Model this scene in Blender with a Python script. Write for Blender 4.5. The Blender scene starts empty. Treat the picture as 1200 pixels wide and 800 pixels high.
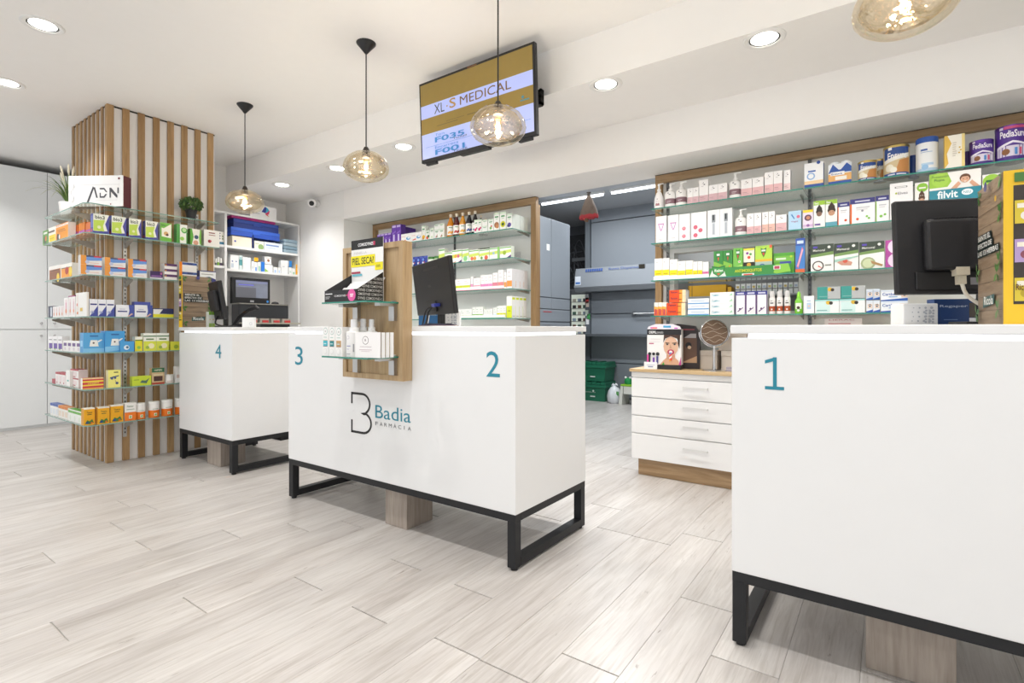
import bpy, bmesh, math, random
from mathutils import Vector, Matrix, Euler

S = bpy.context.scene
COL = S.collection
R = math.radians
rng = random.Random(7)

# ------------------------------------------------------------------ camera, sky, exposure
FPX, HOR, EYE = 616.0, 385.0, 1.10          # focal length in pixels, horizon row, eye height
cam = bpy.data.cameras.new('camera')
cam.sensor_width = 36.0
cam.lens = FPX / 1200 * 36
cam.shift_y = (HOR - 400) / 1200
cam.clip_start = 0.05
cam_o = bpy.data.objects.new('camera', cam)
COL.objects.link(cam_o)
YAW = math.atan2(FPX, 862) 
cam_o.location = (0, 0, EYE)
cam_o.rotation_euler = (R(90), 0, YAW)
S.camera = cam_o

w = bpy.data.worlds.new('daylight'); S.world = w; w.use_nodes = True
w.node_tree.nodes['Background'].inputs[0].default_value = (0.93, 0.97, 1.0, 1)
w.node_tree.nodes['Background'].inputs[1].default_value = 0.92
S.view_settings.view_transform = 'Standard'
S.view_settings.look = 'None'
S.view_settings.gamma = 1
S.view_settings.use_curve_mapping = False
S.view_settings.exposure = 0.50
DOWNLIGHT_W, LOW_W, TUBE_W, PENDANT_W = 3.0, 2.4, 13.0, 5.0

# ------------------------------------------------------------------ measuring helpers (photo column on a known vertical plane -> metres)
_a, _b = math.cos(YAW), math.sin(YAW)
def _ray(px):
    t = (px - 600) / FPX
    return (t * _a - _b, t * _b + _a)
def depth(X, Y): return -X * _b + Y * _a
def x_on(px, Y): r = _ray(px); return r[0] * Y / r[1]
def y_on(px, X): r = _ray(px); return r[1] * X / r[0]
def z_at(py, X, Y): return EYE - (py - HOR) / FPX * depth(X, Y)

# ------------------------------------------------------------------ materials
def lin(h):
    if isinstance(h, tuple): return h
    c = [int(h[i:i + 2], 16) / 255 for i in (0, 2, 4)]
    return tuple(x / 12.92 if x <= .04045 else ((x + .055) / 1.055) ** 2.4 for x in c)
_M = {}
def mat(col, rough=.45, metal=0., noise=.03, key=None, emit=0.):
    k = (col, rough, metal, noise, emit)
    if k in _M: return _M[k]
    m = bpy.data.materials.new('surface'); m.use_nodes = True
    nt = m.node_tree; p = nt.nodes['Principled BSDF']
    c = lin(col)
    p.inputs['Roughness'].default_value = rough; p.inputs['Metallic'].default_value = metal
    if noise:
        n = nt.nodes.new('ShaderNodeTexNoise'); n.inputs['Scale'].default_value = 14
        tc = nt.nodes.new('ShaderNodeTexCoord'); nt.links.new(tc.outputs['Object'], n.inputs['Vector'])
        mx = nt.nodes.new('ShaderNodeMix'); mx.data_type = 'RGBA'
        mx.inputs[6].default_value = (*[x * (1 - noise) for x in c], 1); mx.inputs[7].default_value = (*[min(1, x * (1 + noise)) for x in c], 1)
        nt.links.new(n.outputs['Fac'], mx.inputs[0]); nt.links.new(mx.outputs[2], p.inputs['Base Color'])
    else:
        p.inputs['Base Color'].default_value = (*c, 1)
    if emit:
        p.inputs['Emission Color'].default_value = (*c, 1); p.inputs['Emission Strength'].default_value = emit
    _M[k] = m
    return m
def card(c): return mat(c, .38, 0, 0)

def wood(name, c1, c2, axis=2, scale=1., rough=.5, vary=.25, grain=.5):
    m = bpy.data.materials.new(name); m.use_nodes = True
    nt = m.node_tree; p = nt.nodes['Principled BSDF']; L = nt.links.new
    tc = nt.nodes.new('ShaderNodeTexCoord'); oi = nt.nodes.new('ShaderNodeObjectInfo')
    mp = nt.nodes.new('ShaderNodeMapping'); L(tc.outputs['Object'], mp.inputs['Vector'])
    sc = [16 * scale] * 3; sc[axis] = 1.1 * scale; mp.inputs['Scale'].default_value = sc
    add = nt.nodes.new('ShaderNodeVectorMath'); add.operation = 'MULTIPLY_ADD'
    comb = nt.nodes.new('ShaderNodeCombineXYZ')
    for i in range(3): L(oi.outputs['Random'], comb.inputs[i])
    add.inputs[1].default_value = (53, 37, 41); L(comb.outputs[0], add.inputs[0]); L(mp.outputs[0], add.inputs[2])
    n1 = nt.nodes.new('ShaderNodeTexNoise'); n1.inputs['Scale'].default_value = 1.3; n1.inputs['Detail'].default_value = 6; n1.inputs['Roughness'].default_value = .65; n1.inputs['Distortion'].default_value = .6
    L(add.outputs[0], n1.inputs['Vector'])
    n2 = nt.nodes.new('ShaderNodeTexNoise'); n2.inputs['Scale'].default_value = 6; n2.inputs['Detail'].default_value = 3
    L(add.outputs[0], n2.inputs['Vector'])
    r1 = nt.nodes.new('ShaderNodeValToRGB'); r1.color_ramp.elements[0].position = .3; r1.color_ramp.elements[1].position = .68
    r1.color_ramp.elements[0].color = (*lin(c2), 1); r1.color_ramp.elements[1].color = (*lin(c1), 1)
    L(n1.outputs['Fac'], r1.inputs[0])
    mx = nt.nodes.new('ShaderNodeMix'); mx.data_type = 'RGBA'; mx.blend_type = 'MULTIPLY'; mx.inputs[0].default_value = grain
    r2 = nt.nodes.new('ShaderNodeValToRGB'); r2.color_ramp.elements[0].position = .32; r2.color_ramp.elements[1].position = .55
    r2.color_ramp.elements[0].color = (.72, .69, .66, 1); r2.color_ramp.elements[1].color = (1, 1, 1, 1)
    L(n2.outputs['Fac'], r2.inputs[0]); L(r1.outputs[0], mx.inputs[6]); L(r2.outputs[0], mx.inputs[7])
    hv = nt.nodes.new('ShaderNodeHueSaturation'); mr = nt.nodes.new('ShaderNodeMapRange')
    mr.inputs['To Min'].default_value = 1 - vary; mr.inputs['To Max'].default_value = 1 + vary * .3
    L(oi.outputs['Random'], mr.inputs[0]); L(mr.outputs[0], hv.inputs['Value']); L(mx.outputs[2], hv.inputs['Color'])
    L(hv.outputs[0], p.inputs['Base Color'])
    bp = nt.nodes.new('ShaderNodeBump'); bp.inputs['Strength'].default_value = .08; bp.inputs['Distance'].default_value = .01
    L(n2.outputs['Fac'], bp.inputs['Height']); L(bp.outputs[0], p.inputs['Normal'])
    p.inputs['Roughness'].default_value = rough
    return m

def thin_glass(name, tint, gloss=(1, 1, 1), rough=.02, waves=0., base=.05, edge=None):
    m = bpy.data.materials.new(name); m.use_nodes = True
    nt = m.node_tree; L = nt.links.new; nt.nodes.remove(nt.nodes['Principled BSDF'])
    out = nt.nodes['Material Output']
    t = nt.nodes.new('ShaderNodeBsdfTransparent'); t.inputs[0].default_value = (*tint, 1)
    g = nt.nodes.new('ShaderNodeBsdfGlossy'); g.inputs[0].default_value = (*gloss, 1); g.inputs['Roughness'].default_value = rough
    lw = nt.nodes.new('ShaderNodeLayerWeight'); lw.inputs[0].default_value = .5
    pw_ = nt.nodes.new('ShaderNodeMath'); pw_.operation = 'POWER'; pw_.inputs[1].default_value = 4.0
    L(lw.outputs['Facing'], pw_.inputs[0])
    mp = nt.nodes.new('ShaderNodeMath'); mp.operation = 'MULTIPLY_ADD'; mp.inputs[1].default_value = .8; mp.inputs[2].default_value = .03 + base; mp.use_clamp = True
    L(pw_.outputs[0], mp.inputs[0])
    mx = nt.nodes.new('ShaderNodeMixShader'); L(mp.outputs[0], mx.inputs[0]); L(t.outputs[0], mx.inputs[1]); L(g.outputs[0], mx.inputs[2])
    if edge:                                                   # coloured glass looks deeper where it is seen edge-on
        fw_ = nt.nodes.new('ShaderNodeLayerWeight'); fw_.inputs[0].default_value = .28
        em = nt.nodes.new('ShaderNodeMix'); em.data_type = 'RGBA'; em.inputs[6].default_value = (*tint, 1); em.inputs[7].default_value = (*edge, 1)
        L(fw_.outputs['Facing'], em.inputs[0]); L(em.outputs[2], t.inputs[0])
    if waves:
        n = nt.nodes.new('ShaderNodeTexNoise'); n.inputs['Scale'].default_value = 9; n.inputs['Distortion'].default_value = 1.2
        b = nt.nodes.new('ShaderNodeBump'); b.inputs['Strength'].default_value = waves; b.inputs['Distance'].default_value = .05
        tc = nt.nodes.new('ShaderNodeTexCoord'); L(tc.outputs['Object'], n.inputs['Vector'])
        L(n.outputs['Fac'], b.inputs['Height']); L(b.outputs[0], g.inputs['Normal']); L(b.outputs[0], lw.inputs['Normal'])
    L(mx.outputs[0], out.inputs['Surface'])
    return m

WHITE = mat('efeeec', .6, 0, .012)
CEIL = mat('f4f2f0', .75, 0, .012)
LACQ = mat('ebebeb', .32, 0, .008)
GREYWALL = mat('c9cacc', .6, 0, .02)
BLACK = mat('19191b', .42, 0, .1)
STEEL = mat('1c1d20', .5, .2, .1)
PLASTIC = mat('17171b', .5, 0, .1)
CHROME = mat('d8d8da', .12, 1, 0)
ALU = mat('c4c3c2', .35, .9, .03)
OAK = wood('oak', 'b9976b', '96734a', 2, 1.0, .5, .16, .55)
OAKX = wood('oak_across', 'b79a76', '8d6d49', 0, 1.0, .5, .06, .55)
OAKPALE = wood('pale_oak', 'c5ab85', 'a98a62', 2, 1.0, .5, .08, .45)
OAKTOP = wood('light_oak', 'd8bc92', 'c09f70', 0, 1.0, .45, .06, .4)
def floor_mat():
    m = bpy.data.materials.new('pale_floorboard_grain'); m.use_nodes = True
    nt = m.node_tree; p = nt.nodes['Principled BSDF']; L = nt.links.new; N = nt.nodes.new
    tc = N('ShaderNodeTexCoord'); oi = N('ShaderNodeObjectInfo'); cb = N('ShaderNodeCombineXYZ')
    for i in range(3): L(oi.outputs['Random'], cb.inputs[i])
    def layer(sx, sy, detail, dist, rough, e0, c0, e1, c1):
        mp = N('ShaderNodeMapping'); mp.inputs['Scale'].default_value = (sx, sy, 1); L(tc.outputs['Object'], mp.inputs['Vector'])
        ad = N('ShaderNodeVectorMath'); ad.operation = 'MULTIPLY_ADD'; ad.inputs[1].default_value = (61, 47, 3); L(cb.outputs[0], ad.inputs[0]); L(mp.outputs[0], ad.inputs[2])
        n = N('ShaderNodeTexNoise'); n.inputs['Scale'].default_value = 1; n.inputs['Detail'].default_value = detail; n.inputs['Distortion'].default_value = dist; n.inputs['Roughness'].default_value = rough
        L(ad.outputs[0], n.inputs['Vector'])
        r = N('ShaderNodeValToRGB'); r.color_ramp.elements[0].position = e0; r.color_ramp.elements[1].position = e1
        r.color_ramp.elements[0].color = (*c0, 1); r.color_ramp.elements[1].color = (*c1, 1); L(n.outputs['Fac'], r.inputs[0]); return r, n
    base, _ = layer(7, .9, 5, .8, .6, .3, lin('b4aeaa'), .68, lin('cbc7c3'))
    fine, fn = layer(110, 5, 3, .3, .6, .3, (.86, .85, .84), .6, (1, 1, 1))
    mid, _ = layer(26, 1.6, 4, 1.4, .65, .34, (.84, .82, .80), .5, (1, 1, 1))
    crack, _ = layer(34, 3.2, 5, 2.2, .6, .655, (1, 1, 1), .735, (.50, .46, .43))
    def mul(a, b):
        x = N('ShaderNodeMix'); x.data_type = 'RGBA'; x.blend_type = 'MULTIPLY'; x.inputs[0].default_value = 1; L(a, x.inputs[6]); L(b, x.inputs[7]); return x.outputs[2]
    c = mul(mul(mul(base.outputs[0], fine.outputs[0]), mid.outputs[0]), crack.outputs[0])
    hv = N('ShaderNodeHueSaturation'); mr = N('ShaderNodeMapRange'); mr.inputs['To Min'].default_value = .96; mr.inputs['To Max'].default_value = 1.05
    L(oi.outputs['Random'], mr.inputs[0]); L(mr.outputs[0], hv.inputs['Value']); L(c, hv.inputs['Color']); L(hv.outputs[0], p.inputs['Base Color'])
    bp = N('ShaderNodeBump'); bp.inputs['Strength'].default_value = .05; bp.inputs['Distance'].default_value = .005; L(fn.outputs['Fac'], bp.inputs['Height']); L(bp.outputs[0], p.inputs['Normal'])
    p.inputs['Roughness'].default_value = .34
    return m
FLOORW = floor_mat()
GREYOAK = wood('grey_oak', 'b3a79c', '93877c', 2, .9, .5, .05, .5)
GLASS = thin_glass('shelf_glass', (.93, .97, .95), base=.0)
GEDGE = mat('3f8c7c', .15, 0, .05)
GEDGE_L = mat('86aaa0', .15, 0, .05)
SWIRL = thin_glass('swirled_glass', (.98, .96, .91), (1, .95, .86), .04, .7, .16, (.80, .68, .48))
AMBER = thin_glass('amber_glass', (.975, .945, .88), (1, .96, .88), .02, .10, .09, (.84, .76, .60))
CLEAR = thin_glass('clear_plastic', (.97, .97, .98), base=.0)
ROBOT = mat('8f959c', .5, .15, .02)
ROBOTD = mat('6d7379', .5, .15, .02)
DARKGREY = mat('55585c', .6, 0, .04)
BACKWALL = mat('b3b6b8', .6, 0, .03)

# ------------------------------------------------------------------ mesh builder
_T = {}
def text_geo(s, bold=0.):
    k = (s, bold)
    if k not in _T:
        cu = bpy.data.curves.new('lettering', 'FONT'); cu.body = s; cu.offset = bold; cu.resolution_u = 3
        o = bpy.data.objects.new('lettering', cu); me = o.to_mesh()
        v = [(p.co.x, p.co.y) for p in me.vertices]; f = [tuple(q.vertices) for q in me.polygons]
        o.to_mesh_clear(); bpy.data.objects.remove(o); bpy.data.curves.remove(cu)
        x0 = min(a for a, _ in v); x1 = max(a for a, _ in v); y0 = min(b for _, b in v); y1 = max(b for _, b in v)
        _T[k] = ([((a - x0) / (x1 - x0), (b - y0) / max(1e-6, y1 - y0)) for a, b in v], f)
    return _T[k]

class MB:
    def __init__(s): s.v, s.f, s.mi, s.ms, s.sm = [], [], [], [], []
    def _m(s, m):
        if m not in s.ms: s.ms.append(m)
        return s.ms.index(m)
    def add(s, vs, fs, m, smooth=False):
        b = len(s.v); s.v += [tuple(x) for x in vs]; i = s._m(m)
        for f in fs: s.f.append(tuple(b + k for k in f)); s.mi.append(i); s.sm.append(smooth)
        return s
    def box(s, x0, x1, y0, y1, z0, z1, m, mats=None):
        v = [(x0, y0, z0), (x1, y0, z0), (x1, y1, z0), (x0, y1, z0), (x0, y0, z1), (x1, y0, z1), (x1, y1, z1), (x0, y1, z1)]
        F = dict(b=(0, 3, 2, 1), t=(4, 5, 6, 7), f=(0, 1, 5, 4), k=(2, 3, 7, 6), l=(3, 0, 4, 7), r=(1, 2, 6, 5))
        b = len(s.v); s.v += v
        for n, q in F.items():
            mm = (mats or {}).get(n, m)
            s.f.append(tuple(b + k for k in q)); s.mi.append(s._m(mm)); s.sm.append(False)
        return s
    def cbox(s, x0, x1, y0, y1, z0, z1, c, m):                 # chamfered box
        bm = bmesh.new(); bmesh.ops.create_cube(bm, size=1)
        for q in bm.verts: q.co = ((x0 + x1) / 2 + q.co.x * (x1 - x0), (y0 + y1) / 2 + q.co.y * (y1 - y0), (z0 + z1) / 2 + q.co.z * (z1 - z0))
        bmesh.ops.bevel(bm, geom=bm.edges[:], offset=c, segments=2, affect='EDGES', profile=.5)
        bm.verts.index_update(); s.add([q.co[:] for q in bm.verts], [[q.index for q in f.verts] for f in bm.faces], m); bm.free()
        return s
    def lathe(s, prof, m, n=16, cx=0, cy=0, mats=None, sy=1., smooth=True, z0=0, caps=True):
        rings = []
        for r, z in prof:
            rings.append([(cx + max(r, 1e-5) * math.cos(2 * math.pi * k / n), cy + sy * max(r, 1e-5) * math.sin(2 * math.pi * k / n), z + z0) for k in range(n)])
        b = len(s.v)
        for q in rings: s.v += q
        for i in range(len(prof) - 1):
            mm = s._m(mats[i] if mats else m)
            for k in range(n):
                s.f.append((b + i * n + k, b + i * n + (k + 1) % n, b + (i + 1) * n + (k + 1) % n, b + (i + 1) * n + k)); s.mi.append(mm); s.sm.append(smooth)
        if caps and prof[0][0] > 1e-4: s.f.append(tuple(b + k for k in reversed(range(n)))); s.mi.append(s._m(mats[0] if mats else m)); s.sm.append(False)
        if caps and prof[-1][0] > 1e-4:
            e = b + (len(prof) - 1) * n; s.f.append(tuple(e + k for k in range(n))); s.mi.append(s._m(mats[-1] if mats else m)); s.sm.append(False)
        return s
    def tube(s, pts, r, m, n=8):
        pts = [Vector(p) for p in pts]; b = len(s.v); up = Vector((0, 0, 1))
        for i, p in enumerate(pts):
            t = (pts[min(i + 1, len(pts) - 1)] - pts[max(i - 1, 0)]).normalized()
            a = t.cross(up if abs(t.z) < .95 else Vector((1, 0, 0))).normalized(); c = t.cross(a)
            rr = r[i] if isinstance(r, (list, tuple)) else r
            for k in range(n):
                q = p + (a * math.cos(2 * math.pi * k / n) + c * math.sin(2 * math.pi * k / n)) * rr; s.v.append(q[:])
        mm = s._m(m)
        for i in range(len(pts) - 1):
            for k in range(n):
                s.f.append((b + i * n + k, b + i * n + (k + 1) % n, b + (i + 1) * n + (k + 1) % n, b + (i + 1) * n + k)); s.mi.append(mm); s.sm.append(True)
        s.f.append(tuple(b + k for k in range(n))); s.f.append(tuple(b + (len(pts) - 1) * n + k for k in reversed(range(n)))); s.mi += [mm, mm]; s.sm += [False, False]
        return s
    def prism(s, poly, fr, t, m, mside=None):                  # 2D polygon in frame (o,u,v,n), extruded by t along -n
        o, u, v, n = fr; k = len(poly)
        A = [o + u * a + v * b for a, b in poly]; B = [p - n * t for p in A]
        s.add([p[:] for p in A] + [p[:] for p in B], [tuple(range(k)), tuple(reversed(range(k, 2 * k)))], m)
        b = len(s.v) - 2 * k; mm = s._m(mside or m)
        for i in range(k): s.f.append((b + i, b + k + i, b + k + (i + 1) % k, b + (i + 1) % k)); s.mi.append(mm); s.sm.append(False)
        return s
    def prints(s, prims, fr, W, H, start=0, wrap=None):
        """flat print on a face W x H with its lower-left corner at frame origin; wrap=(radius, axis point) bends it round a cylinder"""
        o, u, v, n = fr
        def P(a, b, k):
            e = .0004 + .0003 * k
            if wrap:
                r, c = wrap; th = (a - .5) * W / r
                return c + (n * math.cos(th) + u * math.sin(th)) * (r + e) + v * (b * H)
            return o + u * (a * W) + v * (b * H) + n * e
        for k0, q in enumerate(prims):
            k = start + k0
            t = q[0]
            if t == 'r':
                _, a0, b0, a1, b1, c = q
                nn = 8 if wrap else 1
                xs = [a0 + (a1 - a0) * i / nn for i in range(nn + 1)]
                vs = [P(x, b0, k) for x in xs] + [P(x, b1, k) for x in xs]
                s.add(vs, [(i, i + 1, nn + 2 + i, nn + 1 + i) for i in range(nn)], card(c))
            elif wrap and t in 'cp':
                if t == 'c':
                    ar = W / H * (q[5] if len(q) > 5 else 1); pl = [(q[1] + q[3] * math.cos(i * math.pi / 8), q[2] + q[3] * ar * math.sin(i * math.pi / 8)) for i in range(16)]; c = q[4]
                else: pl, c = q[1], q[2]
                u0, u1 = min(a for a, _ in pl), max(a for a, _ in pl); nn = max(1, math.ceil((u1 - u0) / .09))
                def cut(pl, x, sg):
                    out = []
                    for i in range(len(pl)):
                        A_, B_ = pl[i - 1], pl[i]; da, db = sg * (A_[0] - x), sg * (B_[0] - x)
                        if (da > 0) != (db > 0): f_ = da / (da - db); out.append((A_[0] + f_ * (B_[0] - A_[0]), A_[1] + f_ * (B_[1] - A_[1])))
                        if db > 0: out.append(B_)
                    return out
                for i in range(nn):
                    g = cut(cut(pl, u0 + (u1 - u0) * i / nn - 1e-6, 1), u0 + (u1 - u0) * (i + 1) / nn + 1e-6, -1) if len(pl) > 2 else []
                    if len(g) > 2: s.add([P(a, b, k) for a, b in g], [tuple(range(len(g)))], card(c))
            elif t == 'c':
                _, a, b, r, c = q[:5]; ar = W / H * (q[5] if len(q) > 5 else 1)
                s.add([P(a + r * math.cos(i * math.pi / 7), b + r * ar * math.sin(i * math.pi / 7), k) for i in range(14)], [tuple(range(14))], card(c))
            elif t == 'p':
                s.add([P(a, b, k) for a, b in q[1]], [tuple(range(len(q[1])))], card(q[2]))
            elif t == 't':
                _, tx, a0, b0, a1, b1, c = q[:7]
                tv, tf = text_geo(tx, q[7] if len(q) > 7 else .012)
                s.add([P(a0 + (a1 - a0) * x, b0 + (b1 - b0) * y, k) for x, y in tv], tf, card(c))
        return s
    def mesh(s, name):
        me = bpy.data.meshes.new(name); me.from_pydata(s.v, [], s.f)
        for m in s.ms: me.materials.append(m)
        me.polygons.foreach_set('material_index', s.mi); me.polygons.foreach_set('use_smooth', s.sm)
        if any(s.sm): me.set_sharp_from_angle(angle=R(40))
        me.update(); return me
    def build(s, name, parent=None, loc=None, rot=None):
        o = bpy.data.objects.new(name, s.mesh(name)); COL.objects.link(o)
        if parent: o.parent = parent
        if loc: o.location = loc
        if rot: o.rotation_euler = rot
        return o

V = Vector
FRONT = lambda x, y, z: (V((x, y, z)), V((1, 0, 0)), V((0, 0, 1)), V((0, -1, 0)))        # faces -Y
RIGHT = lambda x, y, z: (V((x, y, z)), V((0, 1, 0)), V((0, 0, 1)), V((1, 0, 0)))         # faces +X
LEFT = lambda x, y, z: (V((x, y, z)), V((0, -1, 0)), V((0, 0, 1)), V((-1, 0, 0)))        # faces -X

def mk(o): return o
def tag(o, label, cat, group=None):
    o['label'] = label; o['category'] = cat
    if group: o['group'] = group
    return o
def thing(name, label, cat, loc=(0, 0, 0), rz=0, group=None):
    o = bpy.data.objects.new(name, None); COL.objects.link(o); o.location = loc; o.rotation_euler = (0, 0, rz)
    return tag(o, label, cat, group)
def struct(name, mb, parent=None):
    o = mb.build(name, parent)
    if not parent: o['kind'] = 'structure'
    return o
KIDS = {}
def dup(o, parent=None):
    c = o.copy(); COL.objects.link(c)
    if parent: c.parent = parent; c.matrix_parent_inverse = o.matrix_parent_inverse.copy()
    for ch in list(o.children): dup(ch, c)
    return c
def B(*a, m=WHITE): return MB().box(*a, m)

# ================================================================== SETTING
CZ, Z2, Y1, YW, YB = 2.94, 2.65, 2.972, 3.70, 4.15
XL = -6.12                                                     # wall behind the white shelving
NX0, NX1, RX0, RX1 = -4.961, -2.662, -1.519, 1.62              # niche and right-hand display

floor = struct('floor', B(-9.2, 2.7, -3.2, 9.0, -.08, -.004, m=mat('bcb6b0', .6)))
PW, PL = .207, 1.285
off = {0: .6, 1: .97, -4: .762, 2: 1.337, -2: 1.42, -3: 1.085, 4: 1.327, 3: 1.71, 5: 1.70, 8: 1.552, -7: 1.27}
plank_me = {}
def plank_mesh(L):
    L = round(L, 2)
    if L not in plank_me:
        m = MB(); g, c, hw = .0004, .0007, PW / 2
        x0, x1, y0, y1 = -hw + g, hw - g, g, L - g
        top = [(x0 + c, y0 + c, 0), (x1 - c, y0 + c, 0), (x1 - c, y1 - c, 0), (x0 + c, y1 - c, 0)]
        mid = [(x0, y0, -c), (x1, y0, -c), (x1, y1, -c), (x0, y1, -c)]; bot = [(a, b, -.004) for a, b, _ in mid]
        fs = [(0, 1, 2, 3)] + [(4 + i, 4 + (i + 1) % 4, (i + 1) % 4, i) for i in range(4)] + [(8 + i, 8 + (i + 1) % 4, 4 + (i + 1) % 4, 4 + i) for i in range(4)]
        m.add(top + mid + bot, fs, FLOORW); plank_me[L] = m.mesh('plank')
    return plank_me[L]
rest = MB()
for k in range(-27, 15):
    xc = -2.555 + PW * (k + .5)
    y0 = off.get(k, rng.uniform(0, PL))
    lo = max(.15, .16 * abs(xc) - .35) if xc < 0 else .9
    hi = 7.9 if -4.6 < xc < -.9 else (4.1 if xc > -5.1 else 3.7)
    if xc < -6.15: hi = 2.45
    y = y0 - PL * math.ceil((y0 - lo) / PL) if y0 > lo else y0
    while y > lo: y -= PL
    while y < hi:
        o = bpy.data.objects.new('plank', plank_mesh(min(PL, 9 - y))); COL.objects.link(o); o.parent = floor
        o.location = (xc, y, 0); y += PL

struct('ceiling', MB().box(-9.2, 2.7, -3.2, Y1, CZ, CZ + .1, CEIL))
struct('ceiling_lower', MB().box(XL, 2.7, Y1, YW, Z2, CZ + .1, CEIL))
lint = MB().box(NX0, 2.7, YW, YB + .02, 2.33, CZ + .1, CEIL)
struct('wall_lintel', lint)
struct('wall_back', B(XL, NX0, YW, YB + .12, 0, CZ + .1, m=WHITE))
struct('wall_left', MB().box(XL - .08, XL, 2.42, YW, 0, CZ, WHITE))
struct('wall_far_left', B(-8.5, -8.4, -3.2, 2.5, 0, CZ + .1, m=WHITE))
struct('wall_cupboard_side', B(-8.4, XL - .08, 2.42, 2.5, 0, CZ, m=WHITE))
struct('wall_right', B(2.6, 2.7, -3.2, 9.0, 0, 3.1, m=WHITE))
struct('wall_niche', B(NX0, NX1 - .02, YB, YB + .03, 0, 2.33, m=mat('e4e4e3', .6, 0, .01)))
# right-hand display wall with a hatch into the back room
HX0, HX1, HZ0, HZ1 = x_on(790, YB), x_on(936, YB), 1.225, 1.70
PAN = mat('e2e0de', .5, 0, .015)
for nm, bx in (('wall_display_left', (RX0, HX0, 0, 2.33)), ('wall_display_right', (HX1, 2.6, 0, 2.33)), ('wall_display_lower', (HX0, HX1, 0, HZ0)), ('wall_display_upper', (HX0, HX1, HZ1, 2.33))):
    struct(nm, B(bx[0], bx[1], YB, YB + .1, bx[2], bx[3], m=PAN))
# back room
struct('ceiling_back_room', B(-6.2, 2.6, YB + .02, 9.0, 2.99, 3.05, m=mat('c3c6ca', .7)))
struct('wall_back_room', B(-6.2, 2.6, 8.6, 8.7, 0, 3.0, m=mat('6d7176', .7)))
struct('wall_back_room_left', B(-6.3, -6.2, YB, 8.7, 0, 3.0, m=BACKWALL))

# oak trims round both displays
def frame_trim(name, x0, x1, right_jamb=True):
    t = struct(name, MB().box(x0, x1, YB - .045, YB, 2.265, 2.325, OAKX))
    MB().box(x0, x0 + .05, YB - .045, YB, 0, 2.265, OAK).build('jamb', t)
    if right_jamb: MB().box(x1 - .055, x1, YB - .045, YB + .03, 0, 2.265, OAK).build('jamb', t)
    MB().box(x0, x1, YB - .05, YB, 2.325, 2.33, mat('3a3632', .7)).build('painted_gap_shadow', t)  # dark strip painted as the shade in the gap over the frame
    return t
frame_trim('trim_1', NX0, NX1); frame_trim('trim_2', RX0, 2.55, False)

# ------------------------------------------------------------------ lamps
LENS = mat('fffaf2', .3, 0, 0, emit=9.0)
RING = mat('e9e8e6', .35, 0, 0)
def downlight(x, y, z, label, first=[None]):
    if first[0] is None:
        t = thing('downlight', label, 'ceiling light', group='recessed ceiling downlights')
        MB().lathe([(.105, 0), (.105, -.004), (.098, -.009), (.078, -.006), (.074, .03)], RING, 28).build('rim', t)
        MB().lathe([(.0744, -.001), (.072, -.003), (.070, .004)], mat('2b2b2b', .5), 28).build('gasket', t)
        MB().lathe([(.001, -.004), (.03, -.0045), (.067, -.001)], LENS, 24).build('lens', t)
        first[0] = t
    else:
        t = dup(first[0])
    tag(t, label, 'ceiling light', 'recessed ceiling downlights'); t.location = (x, y, z)
    L = bpy.data.lights.new('downlight_lamp', 'AREA'); L.shape = 'DISK'; L.size = .13; L.energy = DOWNLIGHT_W * (1.7 if x < -6 else 1) if z > 2.8 else LOW_W; L.color = (1, .985, .965); L.spread = R(125 if z > 2.8 else 110)
    lo = bpy.data.objects.new('downlight_lamp', L); COL.objects.link(lo); lo.parent = t; lo.location = (0, 0, -.014)
downlight(-4.164, .938, CZ, 'large recessed downlight high in the upper ceiling, nearest to us')
downlight(-5.365, 1.003, CZ, 'recessed downlight in the upper ceiling at the cupboard side')
for x, y, l in ((-5.309, 3.17, 'lower-ceiling downlight nearest the security camera'), (-4.328, 3.15, 'lower-ceiling downlight partly behind the second hanging glass lamp'),
                (-3.358, 3.11, 'lower-ceiling downlight beside the television edge'), (-2.40, 3.11, 'lower-ceiling downlight hidden behind the television'),
                (-1.456, 3.06, 'lower-ceiling downlight to the right of the television'), (-.536, 3.07, 'lower-ceiling downlight above the shampoo pump bottles, close to the big glass lamp')):
    downlight(x, y, Z2, l)
for k, x in enumerate((-2.96, -1.76, -.56, .64)):
    downlight(x, .95, CZ, 'recessed downlight above the customer floor, ' + ('first', 'second', 'third', 'fourth')[k] + ' beyond the picture top')
for k, x in enumerate((-4.4, -2.2, 0., 1.8)):  # lamps added behind the camera, out of view, to light the room
    downlight(x, -1.2, CZ, 'added unseen downlight behind the photographer, ' + ('first', 'second', 'third', 'fourth')[k] + ' from the cupboards')
downlight(.5, 3.07, Z2, 'lower-ceiling downlight above the tins, beyond the big glass lamp')
downlight(-6.9, 1.0, CZ, 'added unseen downlight in front of the white cupboards, nearer the plant')  # added out of view to brighten the cupboard fronts
downlight(-6.8, -.1, CZ, 'added unseen downlight in front of the white cupboards, nearer the shop window')  # second added cupboard lamp, also out of view
downlight(1.9, 1.6, CZ, 'added unseen downlight past the picture edge, beyond counter 1')  # unseen fill lamp added for faces turned to the right

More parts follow.
